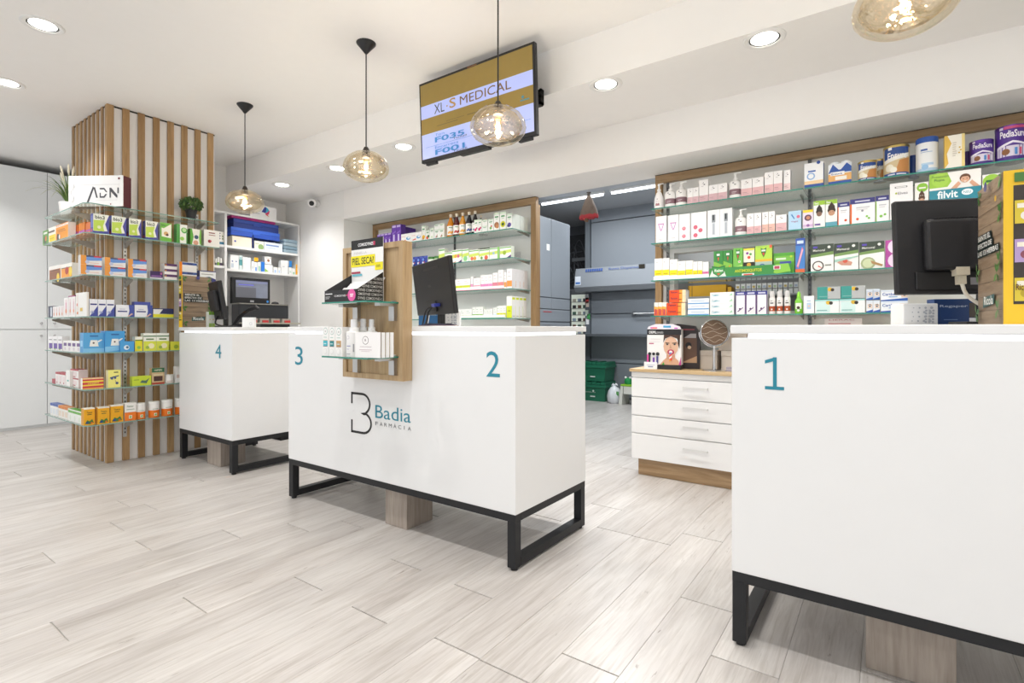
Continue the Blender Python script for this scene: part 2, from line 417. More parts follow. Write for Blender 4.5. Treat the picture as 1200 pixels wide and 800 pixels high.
def pendant(x, y, zc, label, first=[None]):
    if first[0] is None:
        t = thing('pendant_lamp', label, 'pendant lamp', group='amber glass pendant lamps')
        H = CZ - zc
        MB().lathe([(.062, H - .001), (.061, H - .006), (.02, H - .055), (.008, H - .07)], BLACK, 24).build('canopy', t)
        MB().tube([(0, 0, H - .07), (0, 0, .10)], .004, BLACK, 8).build('cord', t)
        MB().lathe([(.012, .125), (.022, .105), (.026, .085), (.026, .055)], mat('3b332d', .45, .3), 20).build('socket', t)
        prof = [(.030, .092), (.05, .090), (.085, .078), (.118, .053), (.138, .022), (.145, -.008), (.140, -.034), (.122, -.058), (.095, -.076), (.066, -.086), (.052, -.085), (.040, -.072), (.022, -.058), (.001, -.054)]
        g = MB().lathe(prof, AMBER, 40).build('glass_shade', t)
        inner = [(.024, .088), (.06, .074), (.100, .048), (.120, .018), (.126, -.010), (.112, -.036), (.085, -.054), (.058, -.058), (.030, -.040), (.001, -.034)]
        MB().lathe(inner, SWIRL, 32).build('inner_shade', t)
        b = MB().lathe([(.012, .05), (.020, .03), (.023, .0), (.020, -.025), (.001, -.038)], thin_glass('bulb_glass', (.98, .93, .82), base=.03), 16).build('bulb', t)
        f = MB()
        for k in range(6):
            a = k * math.pi / 3; f.tube([(.010 * math.cos(a), .010 * math.sin(a), .035), (.007 * math.cos(a + .5), .007 * math.sin(a + .5), .0), (.010 * math.cos(a + 1), .010 * math.sin(a + 1), -.025)], .0016, mat('ffb347', .4, 0, 0, emit=9.), 5)
        f.build('filament', b)
        first[0] = t
    else: t = dup(first[0])
    tag(t, label, 'pendant lamp', 'amber glass pendant lamps'); t.location = (x, y, zc)
    L = bpy.data.lights.new('filament_lamp', 'POINT'); L.energy = PENDANT_W; L.color = (.98, .98, 1); L.shadow_soft_size = .02
    lo = bpy.data.objects.new('filament_lamp', L); COL.objects.link(lo); lo.parent = t; lo.location = (0, 0, .005)
for x, y, l in ((-4.30, 2.24, 'amber glass pendant lamp above the number 4 counter'), (-2.735, 2.21, 'amber glass pendant lamp above the number 3'),
                (-1.632, 2.16, 'amber glass pendant lamp hanging in front of the television'), (.045, 2.10, 'amber glass pendant lamp cut by the picture top, above counter 1')):
    pendant(x, y, 2.144, l)

# back-room tubes
for i, (x0, x1) in enumerate(((-4.20, -3.17), (-3.08, -1.95), (-2.9, -1.5))):
    yy = 6.62 if i < 2 else 5.0  # third tube is added, out of view, to brighten the back room
    t = thing('fluorescent_tube', ('slim white fluorescent tube on the grey back-room ceiling, over the tall grey cabinet', 'slim white fluorescent tube on the grey back-room ceiling, over the hatch machine', 'added unseen tube just inside the back room, above the lintel')[i], 'light', ((x0 + x1) / 2, yy, 2.99), group='back-room tubes')
    h = (x1 - x0) / 2
    MB().box(-h, h, -.03, .03, -.03, 0, RING).build('housing', t)
    MB().tube([(-h + .02, 0, -.045), (h - .02, 0, -.045)], .016, mat('f4f8ff', .3, 0, 0, emit=2.5), 10).build('tube', t)
    L = bpy.data.lights.new('tube_lamp', 'AREA'); L.shape = 'RECTANGLE'; L.size = h * 1.9; L.size_y = .05; L.energy = TUBE_W * (1 if i < 2 else 4.); L.color = (.93, .97, 1)
    lo = bpy.data.objects.new('tube_lamp', L); COL.objects.link(lo); lo.parent = t; lo.location = (0, 0, -.07)

# ================================================================== FURNITURE
# tall white cupboards on the far left (face +X)
CX0 = -7.70
yb = [-.10, .84, 1.774, 2.42]                                  # unit boundaries; each unit has upper and lower doors
ysplit = z_at(386, CX0, 1.774)
for i in range(3):
    t = thing('tall_cupboard', ('tall white cupboard at the picture edge, nearest to us', 'tall white cupboard in the middle of the row, two doors with small knobs', 'tall white cupboard behind the grassy plant, next to the slatted pillar')[i], 'cupboard', (CX0, (yb[i] + yb[i + 1]) / 2, 0), group='white cupboards along the wall')
    hw = (yb[i + 1] - yb[i]) / 2
    CW = mat('edefef', .45, 0, .01)
    MB().box(-.68, -.02, -hw + .001, hw - .001, .0, 2.86, CW).build('carcass', t)
    for z0, z1, zk in ((.03, ysplit - .004, ysplit - .07), (ysplit + .004, 2.855, ysplit + .07)):
        d = MB().cbox(-.019, 0, -hw + .003, hw - .003, z0, z1, .002, CW).build('door', t)
        ky = hw - .055 if i == 1 else -hw + .06
        MB().lathe([(.006, 0), (.006, .012), (.013, .016), (.013, .024), (.001, .026)], CHROME, 14).build('knob', d, (0, ky, zk), (0, R(90), 0))

# slatted pillar
PX, PY = -5.184, 1.567
px0, py1 = -6.085, 2.42
pil = struct('pillar', MB().box(px0 + .03, PX - .0215, PY + .0125, py1, 0, CZ, mat('e6e3e1', .6, 0, .01)))
struct('trim_3', MB().box(px0 + .02, PX - .018, PY + .009, py1 + .001, CZ - .012, CZ - .0005, mat('2a2522', .8)))
def slat(x0, x1, y0, y1, cache={}):
    k = (round(x1 - x0, 3), round(y1 - y0, 3))
    if k not in cache:
        cache[k] = MB().cbox(0, x1 - x0, 0, y1 - y0, 0, CZ - .002, .003, OAK).mesh('slat')
    o = bpy.data.objects.new('slat', cache[k]); COL.objects.link(o); o.parent = pil; o.location = (x0, y0, .001)
for k in range(1, 8):
    y = 1.565 + .1125 * k + (.02 if k == 0 else -.02 * (k == 1) * 0); slat(PX - .021, PX + .0, y, y + .05)
for k in range(8):
    x = -6.062 + .104 * k; slat(x, x + .048, PY, PY + .012)
slat(PX - .05, PX, PY, PY + .05)
# slotted metal uprights carrying the glass shelves
for y in (1.69, 2.25):
    m = MB().box(-.001, .012, -.012, .012, .2, 2.15, ALU)
    o = m.build('shelf_upright', pil, (PX + .001, y, 0))
    s = MB()
    for i in range(60): s.box(.0125, .0128, -.004, .004, .23 + i * .032, .245 + i * .032, BLACK)
    q = s.build('slot_row', pil, (PX + .001, y, 0)); q['kind'] = 'stuff'

GX, GY = -4.984, 1.367                                          # outer edges of the glass shelves
PZ = [2.07, 1.842, 1.517, 1.195, .915, .632, .355]
pn = ['topmost', 'second', 'third', 'fourth', 'fifth', 'sixth', 'lowest']
for i, z in enumerate(PZ):
    t = thing('glass_shelf', f'{pn[i]} of the seven clear glass shelves wrapped round the slatted pillar corner', 'shelf', (PX, PY, z), group='glass shelves on the slatted pillar')
    xl, yr = -6.01 - PX, 2.36 - PY
    gx, gy, th = GX - PX, GY - PY, .008
    poly = [(xl, gy), (gx - .04, gy), (gx, gy + .04), (gx, yr), (.004, yr), (.004, -.004), (xl, -.004)]
    fr = (V((0, 0, 0)), V((1, 0, 0)), V((0, 1, 0)), V((0, 0, 1)))
    MB().prism(poly, fr, th, GLASS, GEDGE_L).build('glass_pane', t)
    for (bx, by, rz) in ((.012, 1.69 - PY, 0), (.012, 2.25 - PY, 0), (-5.42 - PX, -.014, -math.pi / 2), (-5.93 - PX, -.014, -math.pi / 2)):
        b = MB().prism([(0, -.012), (.155, -.012), (.155, -.026), (.02, -.075), (0, -.075)], (V((0, .004, 0)), V((1, 0, 0)), V((0, 0, 1)), V((0, -1, 0))), -.006, mat('b0aaa2', .35, .6, .05))
        b.box(0, .03, -.012, .012, -.022, -.0085, ALU); b.box(.10, .13, -.01, .01, -.016, -.0085, ALU)
        b.build('bracket', t, (bx, by, 0), (0, 0, rz))

# counters ------------------------------------------------------------
LEDM = mat('f6f8ff', .4, 0, 0, emit=1.3)
TEAL = mat('1f859b', .45, 0, 0)
def counter(x0, x1, y0, y1, label, ped, end_rails=True):
    t = thing('service_counter', label, 'counter', ((x0 + x1) / 2, (y0 + y1) / 2, 0), group='white service counters')
    W, D = (x1 - x0) / 2, (y1 - y0) / 2; T = .045
    MB().cbox(-W, W, -D, D, .257, 1.068, .003, LACQ).build('body', t)
    MB().box(-W + .05, W - .05, -D + .02, D - .02, 1.0685, 1.0825, LEDM).build('led_strip', t)
    MB().cbox(-W - .004, W + .004, -D - .004, D + .004, 1.083, 1.112, .003, LACQ).build('countertop', t)
    for s in (-1, 1):
        MB().box(-W + .002, W - .002, s * (D - .002), s * (D - .002 - T), .222, .2565, STEEL).build('top_rail', t)
        MB().box(s * (W - .002), s * (W - .002 - T), -D + .004 + T, D - .004 - T, .222, .2565, STEEL).build('end_rail', t)
        MB().box(s * (W - .002), s * (W - .002 - T), -D + .004 + T, D - .004 - T, .014, .054, STEEL).build('floor_rail', t)
        for q in (-1, 1):
            l = MB().cbox(s * (W - .002) if s < 0 else W - .002 - T, s * (W - .002) + T if s < 0 else W - .002, q * (D - .002) if q < 0 else D - .002 - T, q * (D - .002) + T if q < 0 else D - .002, .012, .2215, .0015, STEEL).build('leg', t)
            MB().lathe([(.016, 0), (.016, .008), (.008, .0118)], BLACK, 12, s * (W - .025), q * (D - .025)).build('foot_pad', l)
    px, py, pw, pd = ped
    c = MB().cbox(-pw, pw, -pd, pd, .001, .2565, .002, GREYOAK).build('cable_pedestal', t, (px - (x0 + x1) / 2, py - (y0 + y1) / 2, 0))
    return t
C2X0, C2X1, CY0, CY1 = -3.172, -1.365, 1.937, 2.611
c2 = counter(C2X0, C2X1, CY0, CY1, 'long white counter in the middle numbered 3 and 2, with pharmacy logo', (-2.222, 2.10, .087, .10))
c1 = counter(-.443, 1.36, CY0, CY1, 'white counter numbered 1 in the near corner, cut by the picture edge', (.055, 2.16, .113, .105))
C4X0, C4X1, C4Y = -4.885, -3.998, 1.986
c4 = counter(C4X0, C4X1, C4Y, C4Y + .66, 'small white counter numbered 4 beside the slatted pillar', (-4.42, 2.15, .11, .10))
MB().box(.10, .32, .13, .30, .165, .2215, STEEL).build('power_box', c4)
def on_front(c, name, s, pxr, pyr, Y, m, bold=.0):
    """teal number whose rectangle was measured on the counter front (plane Y)"""
    xa, xb = x_on(pxr[0], Y), x_on(pxr[1], Y); xm = (xa + xb) / 2
    za, zb = z_at(pyr[1], xm, Y), z_at(pyr[0], xm, Y)
    tv, tf = text_geo(s, bold)
    if s == '1': tv, tf = [(0, 0), (1, 0), (1, .1), (0, .1), (.42, .1), (.62, .1), (.62, 1), (.42, 1), (.42, .98), (.0, .90), (.0, .80), (.42, .87)], [(0, 1, 2, 3), (4, 5, 6, 7), (8, 9, 10, 11)]
    o = V((xa, Y - .0012, za)) - c.location
    MB().add([(o.x + (xb - xa) * a, o.y, o.z + (zb - za) * b) for a, b in tv], tf, m).build(name, c)
on_front(c2, 'number', '3', (346, 355), (406, 427.5), CY0, TEAL)
on_front(c2, 'number', '2', (570, 586), (411.5, 441.5), CY0, TEAL)
on_front(c1, 'number', '1', (896.5, 919), (418.5, 456.5), CY0, TEAL)
on_front(c4, 'number', '4', (252.5, 259.5), (403.5, 419.5), C4Y, TEAL)
# the logo on the middle counter
def LP(px, py):
    X = x_on(px, CY0); return (X - c2.location.x, z_at(py, X, CY0))
def stroke(mb, pts, wd, m, y, close_tip=False):
    P = [V((a, b)) for a, b in pts]; vs = []
    for i, p in enumerate(P):
        t = (P[min(i + 1, len(P) - 1)] - P[max(i - 1, 0)]).normalized(); n = V((-t.y, t.x))
        q = wd * (1 if not (close_tip and i == len(P) - 1) else .15); vs += [p + n * q / 2, p - n * q / 2]
    mb.add([(a.x, y, a.y) for a in vs], [(2 * i, 2 * i + 1, 2 * i + 3, 2 * i + 2) for i in range(len(P) - 1)], m)
lx0, lz1 = LP(412.5, 460.2); _, lz0 = LP(413, 505); lx1, _ = LP(435, 490)
LW, LH = lx1 - lx0, lz1 - lz0
INK = mat('1d1b1c', .5, 0, 0); wd = .0135
lg = MB(); yf = -(CY1 - CY0) / 2 - .0012
stroke(lg, [(lx0, lz1 - .27 * LH), (lx0, lz1 + wd / 2)], wd, INK, yf)
arc = lambda cx, cz, rx, rz, a0, a1, n=12: [(cx + rx * math.cos(R(a0 + (a1 - a0) * i / n)), cz + rz * math.sin(R(a0 + (a1 - a0) * i / n))) for i in range(n + 1)]
stroke(lg, [(lx0, lz1)] + arc(lx0 + .56 * LW, lz1 - .25 * LH, .37 * LW, .25 * LH, 90, -62) , wd, INK, yf)
stroke(lg, [(lx0 + .48 * LW, lz0 + .502 * LH), (lx0 + .63 * LW, lz0 + .495 * LH), (lx0 + .78 * LW, lz0 + .51 * LH)][::-1], wd * 1.1, INK, yf, True)
stroke(lg, [(lx0, lz0 + .31 * LH), (lx0, lz0 - wd / 2)], wd, INK, yf)
stroke(lg, [(lx0, lz0)] + arc(lx0 + .58 * LW, lz0 + .26 * LH, .42 * LW, .26 * LH, -90, 62), wd, INK, yf)
lg.build('logo', c2)
def on_logo(s, p0, p1, m, bold=0., spaced=False):
    x0, z0 = LP(*p0); x1, _ = LP(*p1); _, z1 = LP(p0[0], p1[1]); mb = MB()
    if spaced:
        n = len(s); cw = (x1 - x0) / (n - .3)
        for i, ch in enumerate(s):
            tv, tf = text_geo(ch, bold); ww = cw * (.62 if ch != 'I' else .12); h = (z1 - z0) * (1.28 if ch == 'À' else 1)
            ox = x0 + i * cw + (0 if ch != 'I' else .2 * cw)
            mb.add([(ox + ww * a, yf, z0 + h * b) for a, b in tv], tf, m)
    else:
        tv, tf = text_geo(s, bold); mb.add([(x0 + (x1 - x0) * a, yf, z0 + (z1 - z0) * b) for a, b in tv], tf, m)
    mb.build('lettering', c2)
on_logo('Badia', (440, 489.4), (481.5, 474.2), TEAL)
on_logo('FARMÀCIA', (440, 497.8), (482.2, 493.6), mat('55565a', .5, 0, 0), .0, True)

# oak display board hung on the middle counter, with two glass shelves
BX0, BX1, BYF = -2.515, -2.025, 1.868
bd = thing('display_board', 'oak display board with two small glass shelves fixed to the middle counter front', 'display board', ((BX0 + BX1) / 2, BYF, .829))
hw, H = (BX1 - BX0) / 2, .725; D = CY0 - BYF - .002
MB().box(-hw + .03, hw - .03, .012, D - .012, .028, H - .03, OAKPALE).build('panel', bd)
for s in (-1, 1): MB().box(min(s * hw, s * (hw - .03)), max(s * hw, s * (hw - .03)), 0, D - .001, 0, H, OAKPALE).build('side_rail', bd)
MB().box(-hw + .03, hw - .03, 0, D - .001, H - .03, H, OAKPALE).build('cross_rail', bd)
MB().box(-hw + .03, hw - .03, 0, D - .001, 0, .028, OAKPALE).build('cross_rail', bd)
SGX0, SGX1, SGY = -2.428, -2.063, 1.672
SZ = [1.238, .957]
for z in SZ:
    t = thing('glass_shelf', 'small green-edged glass shelf on the oak board, ' + ('upper one under the black display box' if z > 1.1 else 'lower one under the white bottles'), 'shelf', ((SGX0 + SGX1) / 2, BYF + .012, z), group='glass shelves on the oak board')
    gw = (SGX1 - SGX0) / 2; gd = BYF - SGY + .012
    MB().box(-gw, gw, -gd, -.001, -.008, 0, GLASS, dict(f=GEDGE, l=GEDGE, r=GEDGE, k=GEDGE)).build('glass_pane', t)
    for s in (-1, 1):
        x = s * (gw - .055) + (.02 if s > 0 else -.02)
        b = MB().box(x - .02, x + .02, -.115, -.024, -.022, -.0085, ALU).box(x - .02, x + .02, -.023, -.001, -.098, -.0085, ALU)
        b.build('bracket', t)
        MB().box(x - .016, x + .016, -.010, -.0015, .0005, .008, ALU).build('clamp', t)

# display shelving: two long sets of glass shelves ------------------------------------
SY = 3.82
WZ = [2.0, 1.74, 1.462, 1.197]
wn = ['top', 'second', 'third', 'lowest']
def long_shelf(x0, x1, z, label, grp):
    t = thing('glass_shelf', label, 'shelf', ((x0 + x1) / 2, YB, z), group=grp)
    gw = (x1 - x0) / 2
    MB().box(-gw, gw, SY - YB, -.012, -.008, 0, GLASS, dict(f=GEDGE, l=GEDGE_L, r=GEDGE_L, k=GEDGE_L)).build('glass_pane', t)
    for s in (-1, 1):
        x = s * (gw - .03)
        MB().prism([(0, -.0085), (.20, -.0085), (.20, -.014), (.02, -.034), (0, -.034)], (V((x, -.011, 0)), V((0, -1, 0)), V((0, 0, 1)), V((1, 0, 0))), .006, ALU).build('bracket', t)
RXM = -.437
for i, z in enumerate(WZ):
    long_shelf(NX0 + .06, NX1 - .062, z, f'{wn[i]} glass shelf of the oak-framed niche behind the middle counter', 'glass shelves of the niche')
    long_shelf(RX0 + .072, RXM - .004, z, f'{wn[i]} glass shelf of the right-hand display, pump bottle section', 'glass shelves of the right-hand display')
    long_shelf(RXM + .004, 1.4, z, f'{wn[i]} glass shelf of the right-hand display, milk powder section', 'glass shelves of the right-hand display')
for x in (-1.43, RXM, -3.70):
    t = thing('slotted_rail', {-1.43: 'slotted metal rail at the oak edge of the right-hand display', RXM: 'dark slotted metal rail in the middle of the right-hand display', -3.70: 'slotted metal rail in the middle of the niche back', -2.76: 'slotted metal rail at the back room end of the niche', -4.87: 'slotted metal rail at the white wall end of the niche'}[x], 'rail', (x, YB, 1.0), group='slotted shelf rails')
    MB().box(-.011, .011, -.011, -.001, 0, 1.28, mat('6a6a6c', .4, .7, .05)).build('rail', t)
    s = MB()
    for i in range(36): s.box(-.003, .003, -.0113, -.0108, .02 + i * .034, .036 + i * .034, BLACK)
    s.build('slots', t)['kind'] = 'stuff'

# drawer cabinet under the right-hand display
DX0, DX1, DYF = -1.572, 1.3, 3.752
dc = thing('drawer_cabinet', 'white four-drawer cabinet with oak top and oak plinth behind counter 1', 'cabinet', (DX0, DYF, 0))
Wd = DX1 - DX0
MB().box(.035, Wd - .02, .048, .38, .001, .125, OAKX).build('plinth', dc)
MB().box(.002, Wd, .021, .39, .1255, .778, LACQ).build('carcass', dc)
MB().cbox(-.012, Wd + .01, -.015, .394, .7785, .80, .002, OAKTOP).build('worktop', dc)
HDL = mat('dcdcdb', .3, .2, 0)
zz = [.127, .318, .452, .590, .735]
for b in range(3):
    for k in range(4):
        xa, xb = .0 + b * .95, .946 + b * .95
        d = MB().cbox(xa, min(xb, Wd), 0, .0205, zz[k] + .003, zz[k + 1] - .003, .0015, LACQ).build('drawer', dc)
        hx, hz = xa + .475, zz[k] + (zz[k + 1] - zz[k]) * .62
        MB().box(hx - .085, hx + .085, -.024, -.020, hz - .006, hz + .008, HDL).box(hx - .085, hx - .08, -.0205, -.0005, hz - .006, hz + .006, HDL).box(hx + .08, hx + .085, -.0205, -.0005, hz - .006, hz + .006, HDL).build('handle', d)
MB().box(0, Wd, 0, .0205, .738, .778, LACQ).build('fascia', dc)

# white shelving on the left wall (faces +X)
UX, UY0, UY1, UYD = -5.80, 2.44, 3.69, 2.815
un = thing('shelving_unit', 'white open shelving unit on the left wall behind counter 4', 'shelving', (UX, UY1, 0))
UD = -.30
for nm, y0, y1, z0, z1 in (('side_panel', -.02, 0, .0, 2.355), ('side_panel', UYD - UY1 - .012, UYD - UY1 + .012, 0, 2.34), ('side_panel', UY0 - UY1, UY0 - UY1 + .02, 0, 2.355)):
    MB().box(UD, 0, y0, y1, z0, z1, LACQ).build(nm, un)
MB().box(UD, .002, UY0 - UY1 + .02, -.02, 2.3405, 2.36, LACQ).build('top_board', un)
MB().box(UD - .012, UD - .001, UY0 - UY1, 0, .0, 2.355, mat('e9e9e8', .5, 0, .01)).build('back_panel', un)
UZ = [2.003, 1.752]
UZL = [2.003, 1.775]
for z in UZ: MB().box(UD + .001, -.004, UYD - UY1 + .0125, -.0205, z - .025, z, LACQ).build('shelf_board', un)
for z in UZL: MB().box(UD + .001, -.004, UY0 - UY1 + .0205, UYD - UY1 - .0125, z - .025, z, LACQ).build('shelf_board', un)
pm = MB()
for z in range(22): pm.box(UD + .06, UD + .066, -.0206, -.0203, .95 + z * .032, .956 + z * .032, mat('9b9b9b', .6))
pm.build('peg_holes', un)['kind'] = 'stuff'
dk = thing('work_desk', 'white desk top along the left wall under the shelving, behind counter 4', 'desk', (UX, UY1, 0))
MB().box(.004, .42, UY0 - UY1, -.002, 1.035, 1.06, LACQ).build('desktop', dk)
for y in (UY0 - UY1, -.022): MB().box(.004, .40, y, y + .02, 0, 1.0345, LACQ).build('support_panel', dk)

# ================================================================== GOODS
class Shelf:
    """a straight run of shelf: 'Y' runs along X and faces -Y, 'X' runs along Y and faces +X; p = plane of the fronts"""
    def __init__(s, kind, p, z): s.k, s.p, s.z = kind, p, z
    def conv(s, px, back=0.):
        return x_on(px, s.p + back) if s.k == 'Y' else y_on(px, s.p - back)
    def xy(s, a, back=0.): return (a, s.p + back) if s.k == 'Y' else (s.p - back, a)
    def rot(s): return 0. if s.k == 'Y' else math.pi / 2
ORD = ['first', 'second', 'third', 'fourth', 'fifth', 'sixth', 'seventh', 'eighth']
def pos_word(i, n):
    if n == 1: return ''
    if i == 0: return 'leftmost'
    if i == n - 1: return 'rightmost'
    return 'middle' if n == 3 else ORD[i] + ' from left'
NUM = ['', 'one', 'two', 'three', 'four', 'five', 'six', 'seven', 'eight']
ALL_LABELS = {}
def row(sh, p0, p1, hp, build, label, cat, n=1, group=None, stack=1, deep=1, dep=.05, back=0., lift=0., gap=.002, yaw=0.):
    a0, a1 = sh.conv(p0, back), sh.conv(p1, back)
    w = (a1 - a0) / n - gap
    X, Y = sh.xy((a0 + a1) / 2, back); h = hp / FPX * depth(X, Y)
    proto = None; out = []
    for q in range(deep):
        for k in range(stack):
            for i in range(n):
                o = build(w, h, dep) if proto is None else dup(proto)
                if proto is None: proto = o
                X, Y = sh.xy(a0 + (i + .5) * (a1 - a0) / n, back + q * (dep + .004))
                o.location = (X, Y, sh.z + lift + .0006 + k * (h + .0006)); o.rotation_euler = (0, 0, sh.rot() + yaw)
                ps = [x for x in (('behind, row %s back' % ORD[q]) if q else '', ('topmost' if k == stack - 1 else 'bottom' if k == 0 else ORD[k] + ' up') if stack > 1 else '', pos_word(i, n)) if x]
                lb = label + (', ' + ' and '.join(ps) if ps else '')
                tag(o, lb, cat, group or (label + ' group' if n * stack * deep > 1 else None))
                out.append(o)
    return out

_C = {}
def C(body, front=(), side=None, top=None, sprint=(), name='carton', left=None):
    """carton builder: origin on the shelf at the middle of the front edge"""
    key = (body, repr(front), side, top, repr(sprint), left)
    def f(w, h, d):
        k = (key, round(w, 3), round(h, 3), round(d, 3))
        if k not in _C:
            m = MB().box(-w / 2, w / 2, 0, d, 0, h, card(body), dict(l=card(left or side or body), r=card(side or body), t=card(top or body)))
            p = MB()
            if front: p.prints(front, FRONT(-w / 2, 0, 0), w, h)
            if sprint:
                p.prints(sprint, RIGHT(w / 2, 0, 0), d, h); p.prints(sprint, LEFT(-w / 2, d, 0), d, h)
            _C[k] = (m.mesh(name), p.mesh('print') if p.f else None)
        a, b = _C[k]
        o = bpy.data.objects.new(name, a); COL.objects.link(o)
        if b:
            q = bpy.data.objects.new('print', b); COL.objects.link(q); q.parent = o
        return o
    return f
def lines(u0, v0, u1, v1, n, c, seed=1):
    """rows of small print too small to read, as bars"""
    r = random.Random(seed); hs = (v1 - v0) / (2 * n)
    return [('r', u0, v0 + (2 * i) * hs, u0 + (u1 - u0) * r.uniform(.6, 1), v0 + (2 * i + 1) * hs, c) for i in range(n)]

def lathe_body(prof, m, mats=None, n=20, name='body'): return MB().lathe(prof, m, n, mats=mats).mesh(name)
def pump(body, band, label_c='ffffff', round_=True, slim=False):
    def f(w, h, d):
        r = w / 2; hb = h * .70
        t = bpy.data.objects.new('pump_bottle', None); COL.objects.link(t)
        cy = r * .95
        bm, bd_ = card(body), card(band)
        if slim: prof = [(r * .78, 0), (r * .95, .02 * h), (r, hb * .35), (r * .92, hb * .6), (r * .55, hb * .88), (r * .3, hb * .97), (r * .3, hb)]
        else: prof = [(r * .92, 0), (r, .02 * h), (r, hb * .18), (r, hb * .48), (r, hb * .80), (r * .93, hb * .88), (r * .72, hb * .95), (r * .36, hb * .985), (r * .34, hb)]
        mats = [bm] * (len(prof) - 1)
        if not slim: mats[2] = bd_
        MB().lathe(prof, bm, 20, 0, cy, mats).build('body', t)
        p = MB()
        if slim: p.prints([('r', .2, .18, .8, .5, band), ('r', .4, .62, .6, .66, '8a8488')], (V((-r, cy, 0)), V((1, 0, 0)), V((0, 0, 1)), V((0, -1, 0))), 2 * r * .7, hb * .8, wrap=(r * .97, V((0, cy, 0))))
        else: p.prints([('r', .36, .78, .5, .84, 'a09aa0'), ('r', .5, .70, .66, .74, '4a4448'), ('r', .3, .30, .7, .33, 'd9c9cf'), ('r', .3, .24, .6, .26, 'd9c9cf')], (V((-r, cy, 0)), V((1, 0, 0)), V((0, 0, 1)), V((0, -1, 0))), 2 * r, hb, wrap=(r, V((0, cy, 0))))
        p.build('print', t)
        c = MB().lathe([(r * .38, hb + .0005), (r * .38, hb + h * .07), (r * .2, hb + h * .085), (r * .16, hb + h * .20), (r * .26, hb + h * .21), (r * .26, hb + h * .25), (r * .1, hb + h * .26)], bm, 14, 0, cy)
        c.box(0, r * .95, cy - r * .13, cy + r * .13, hb + h * .255, hb + h * .285, bm); c.box(-r * .2, 0, cy - r * .13, cy + r * .13, hb + h * .255, hb + h * .285, bm)
        c.build('pump', t)
        return t
    return f
def tub(bands, lid=None, lidh=.12, prints=(), metal=False, name='tub', rim=None, bodyname='body'):
    """round tin or tub: bands = [(v0, v1, colour)...]"""
    def f(w, h, d):
        r = w / 2 * .985; cy = r
        t = bpy.data.objects.new(name, None); COL.objects.link(t)
        ht = h * (1 - lidh) if lid else h
        prof, mats = [(r * .97, 0)], []
        prof.append((r, .012 * h)); mats.append(card(rim or bands[0][2]))
        for v0, v1, c in bands:
            prof.append((r, v1 * ht)); mats.append(card(c))
        MB().lathe(prof, None, 28, 0, cy, mats).build(bodyname, t)
        if lid:
            MB().lathe([(r * 1.02, ht + .0003), (r * 1.02, h * .985), (r * .99, h), (r * .9, h)], card(lid), 28, 0, cy).build('lid', t)
        if metal:
            MB().lathe([(r * 1.012, ht - .012), (r * 1.018, ht - .004), (r * 1.012, ht + .002), (r * .94, ht + .002), (r * .93, ht - .003)], mat(metal, .3, .9, .03), 28, 0, cy).build('rim', t)
            MB().lathe([(r * 1.002, 0), (r * 1.012, .003), (r * 1.002, .009)], mat(metal, .3, .9, .03), 28, 0, cy).build('rim', t)
        if prints:
            MB().prints(prints, (V((0, cy, 0)), V((1, 0, 0)), V((0, 0, 1)), V((0, -1, 0))), 2 * r * 1.1, ht, wrap=(r, V((0, cy, 0)))).build('print', t)
        return t
    return f
def juice(col, lab):
    def f(w, h, d):
        r = w / 2 * .97; cy = r
        t = bpy.data.objects.new('juice_bottle', None); COL.objects.link(t)
        jm = mat(col, .12, 0, .02)
        MB().lathe([(r * .9, 0), (r, .02 * h), (r, .5 * h), (r * .82, .60 * h), (r * .40, .80 * h), (r * .36, .86 * h)], jm, 18, 0, cy).build('body', t)
        MB().lathe([(r * .36, .86 * h + .0003), (r * .34, .92 * h)], mat('e8e2d8', .2), 14, 0, cy).build('neck', t)
        MB().lathe([(r * .42, .9205 * h), (r * .42, .985 * h), (r * .38, h)], card('e9dcc8'), 14, 0, cy).build('cap', t)
        MB().prints([('r', 0, .08, 1, .47, 'f6f5f2'), ('r', .3, .38, .7, .41, '3d8a55')] + [('c', .3 + .13 * i, .17 + .04 * (i % 2), .11, lab) for i in range(4)], (V((0, cy, 0)), V((.77, .64, 0)), V((0, 0, 1)), V((.64, -.77, 0))), 2 * r * 1.25, h, wrap=(r, V((0, cy, 0)))).build('label', t)
        return t
    return f
def spray(body, band, capc):
    def f(w, h, d):
        r = w / 2 * .95; cy = r
        t = bpy.data.objects.new('spray_bottle', None); COL.objects.link(t)
        MB().lathe([(r * .95, 0), (r, .01), (r, h * .12), (r, h * .34), (r, h * .66), (r * .9, h * .72)], None, 16, 0, cy, [card(body), card(body), card(band), card(body), card(body)]).build('body', t)
        MB().lathe([(r * .86, h * .7205), (r * .86, h * .95), (r * .7, h)], card(capc), 16, 0, cy).build('cap', t)
        MB().prints([('r', .25, .45, .75, .5, '555555'), ('r', .3, .55, .6, .58, '888888'), ('c', .5, .2, .14, 'f4f0ea')], (V((0, cy, 0)), V((1, 0, 0)), V((0, 0, 1)), V((0, -1, 0))), 2 * r, h, wrap=(r, V((0, cy, 0)))).build('print', t)
        return t
    return f

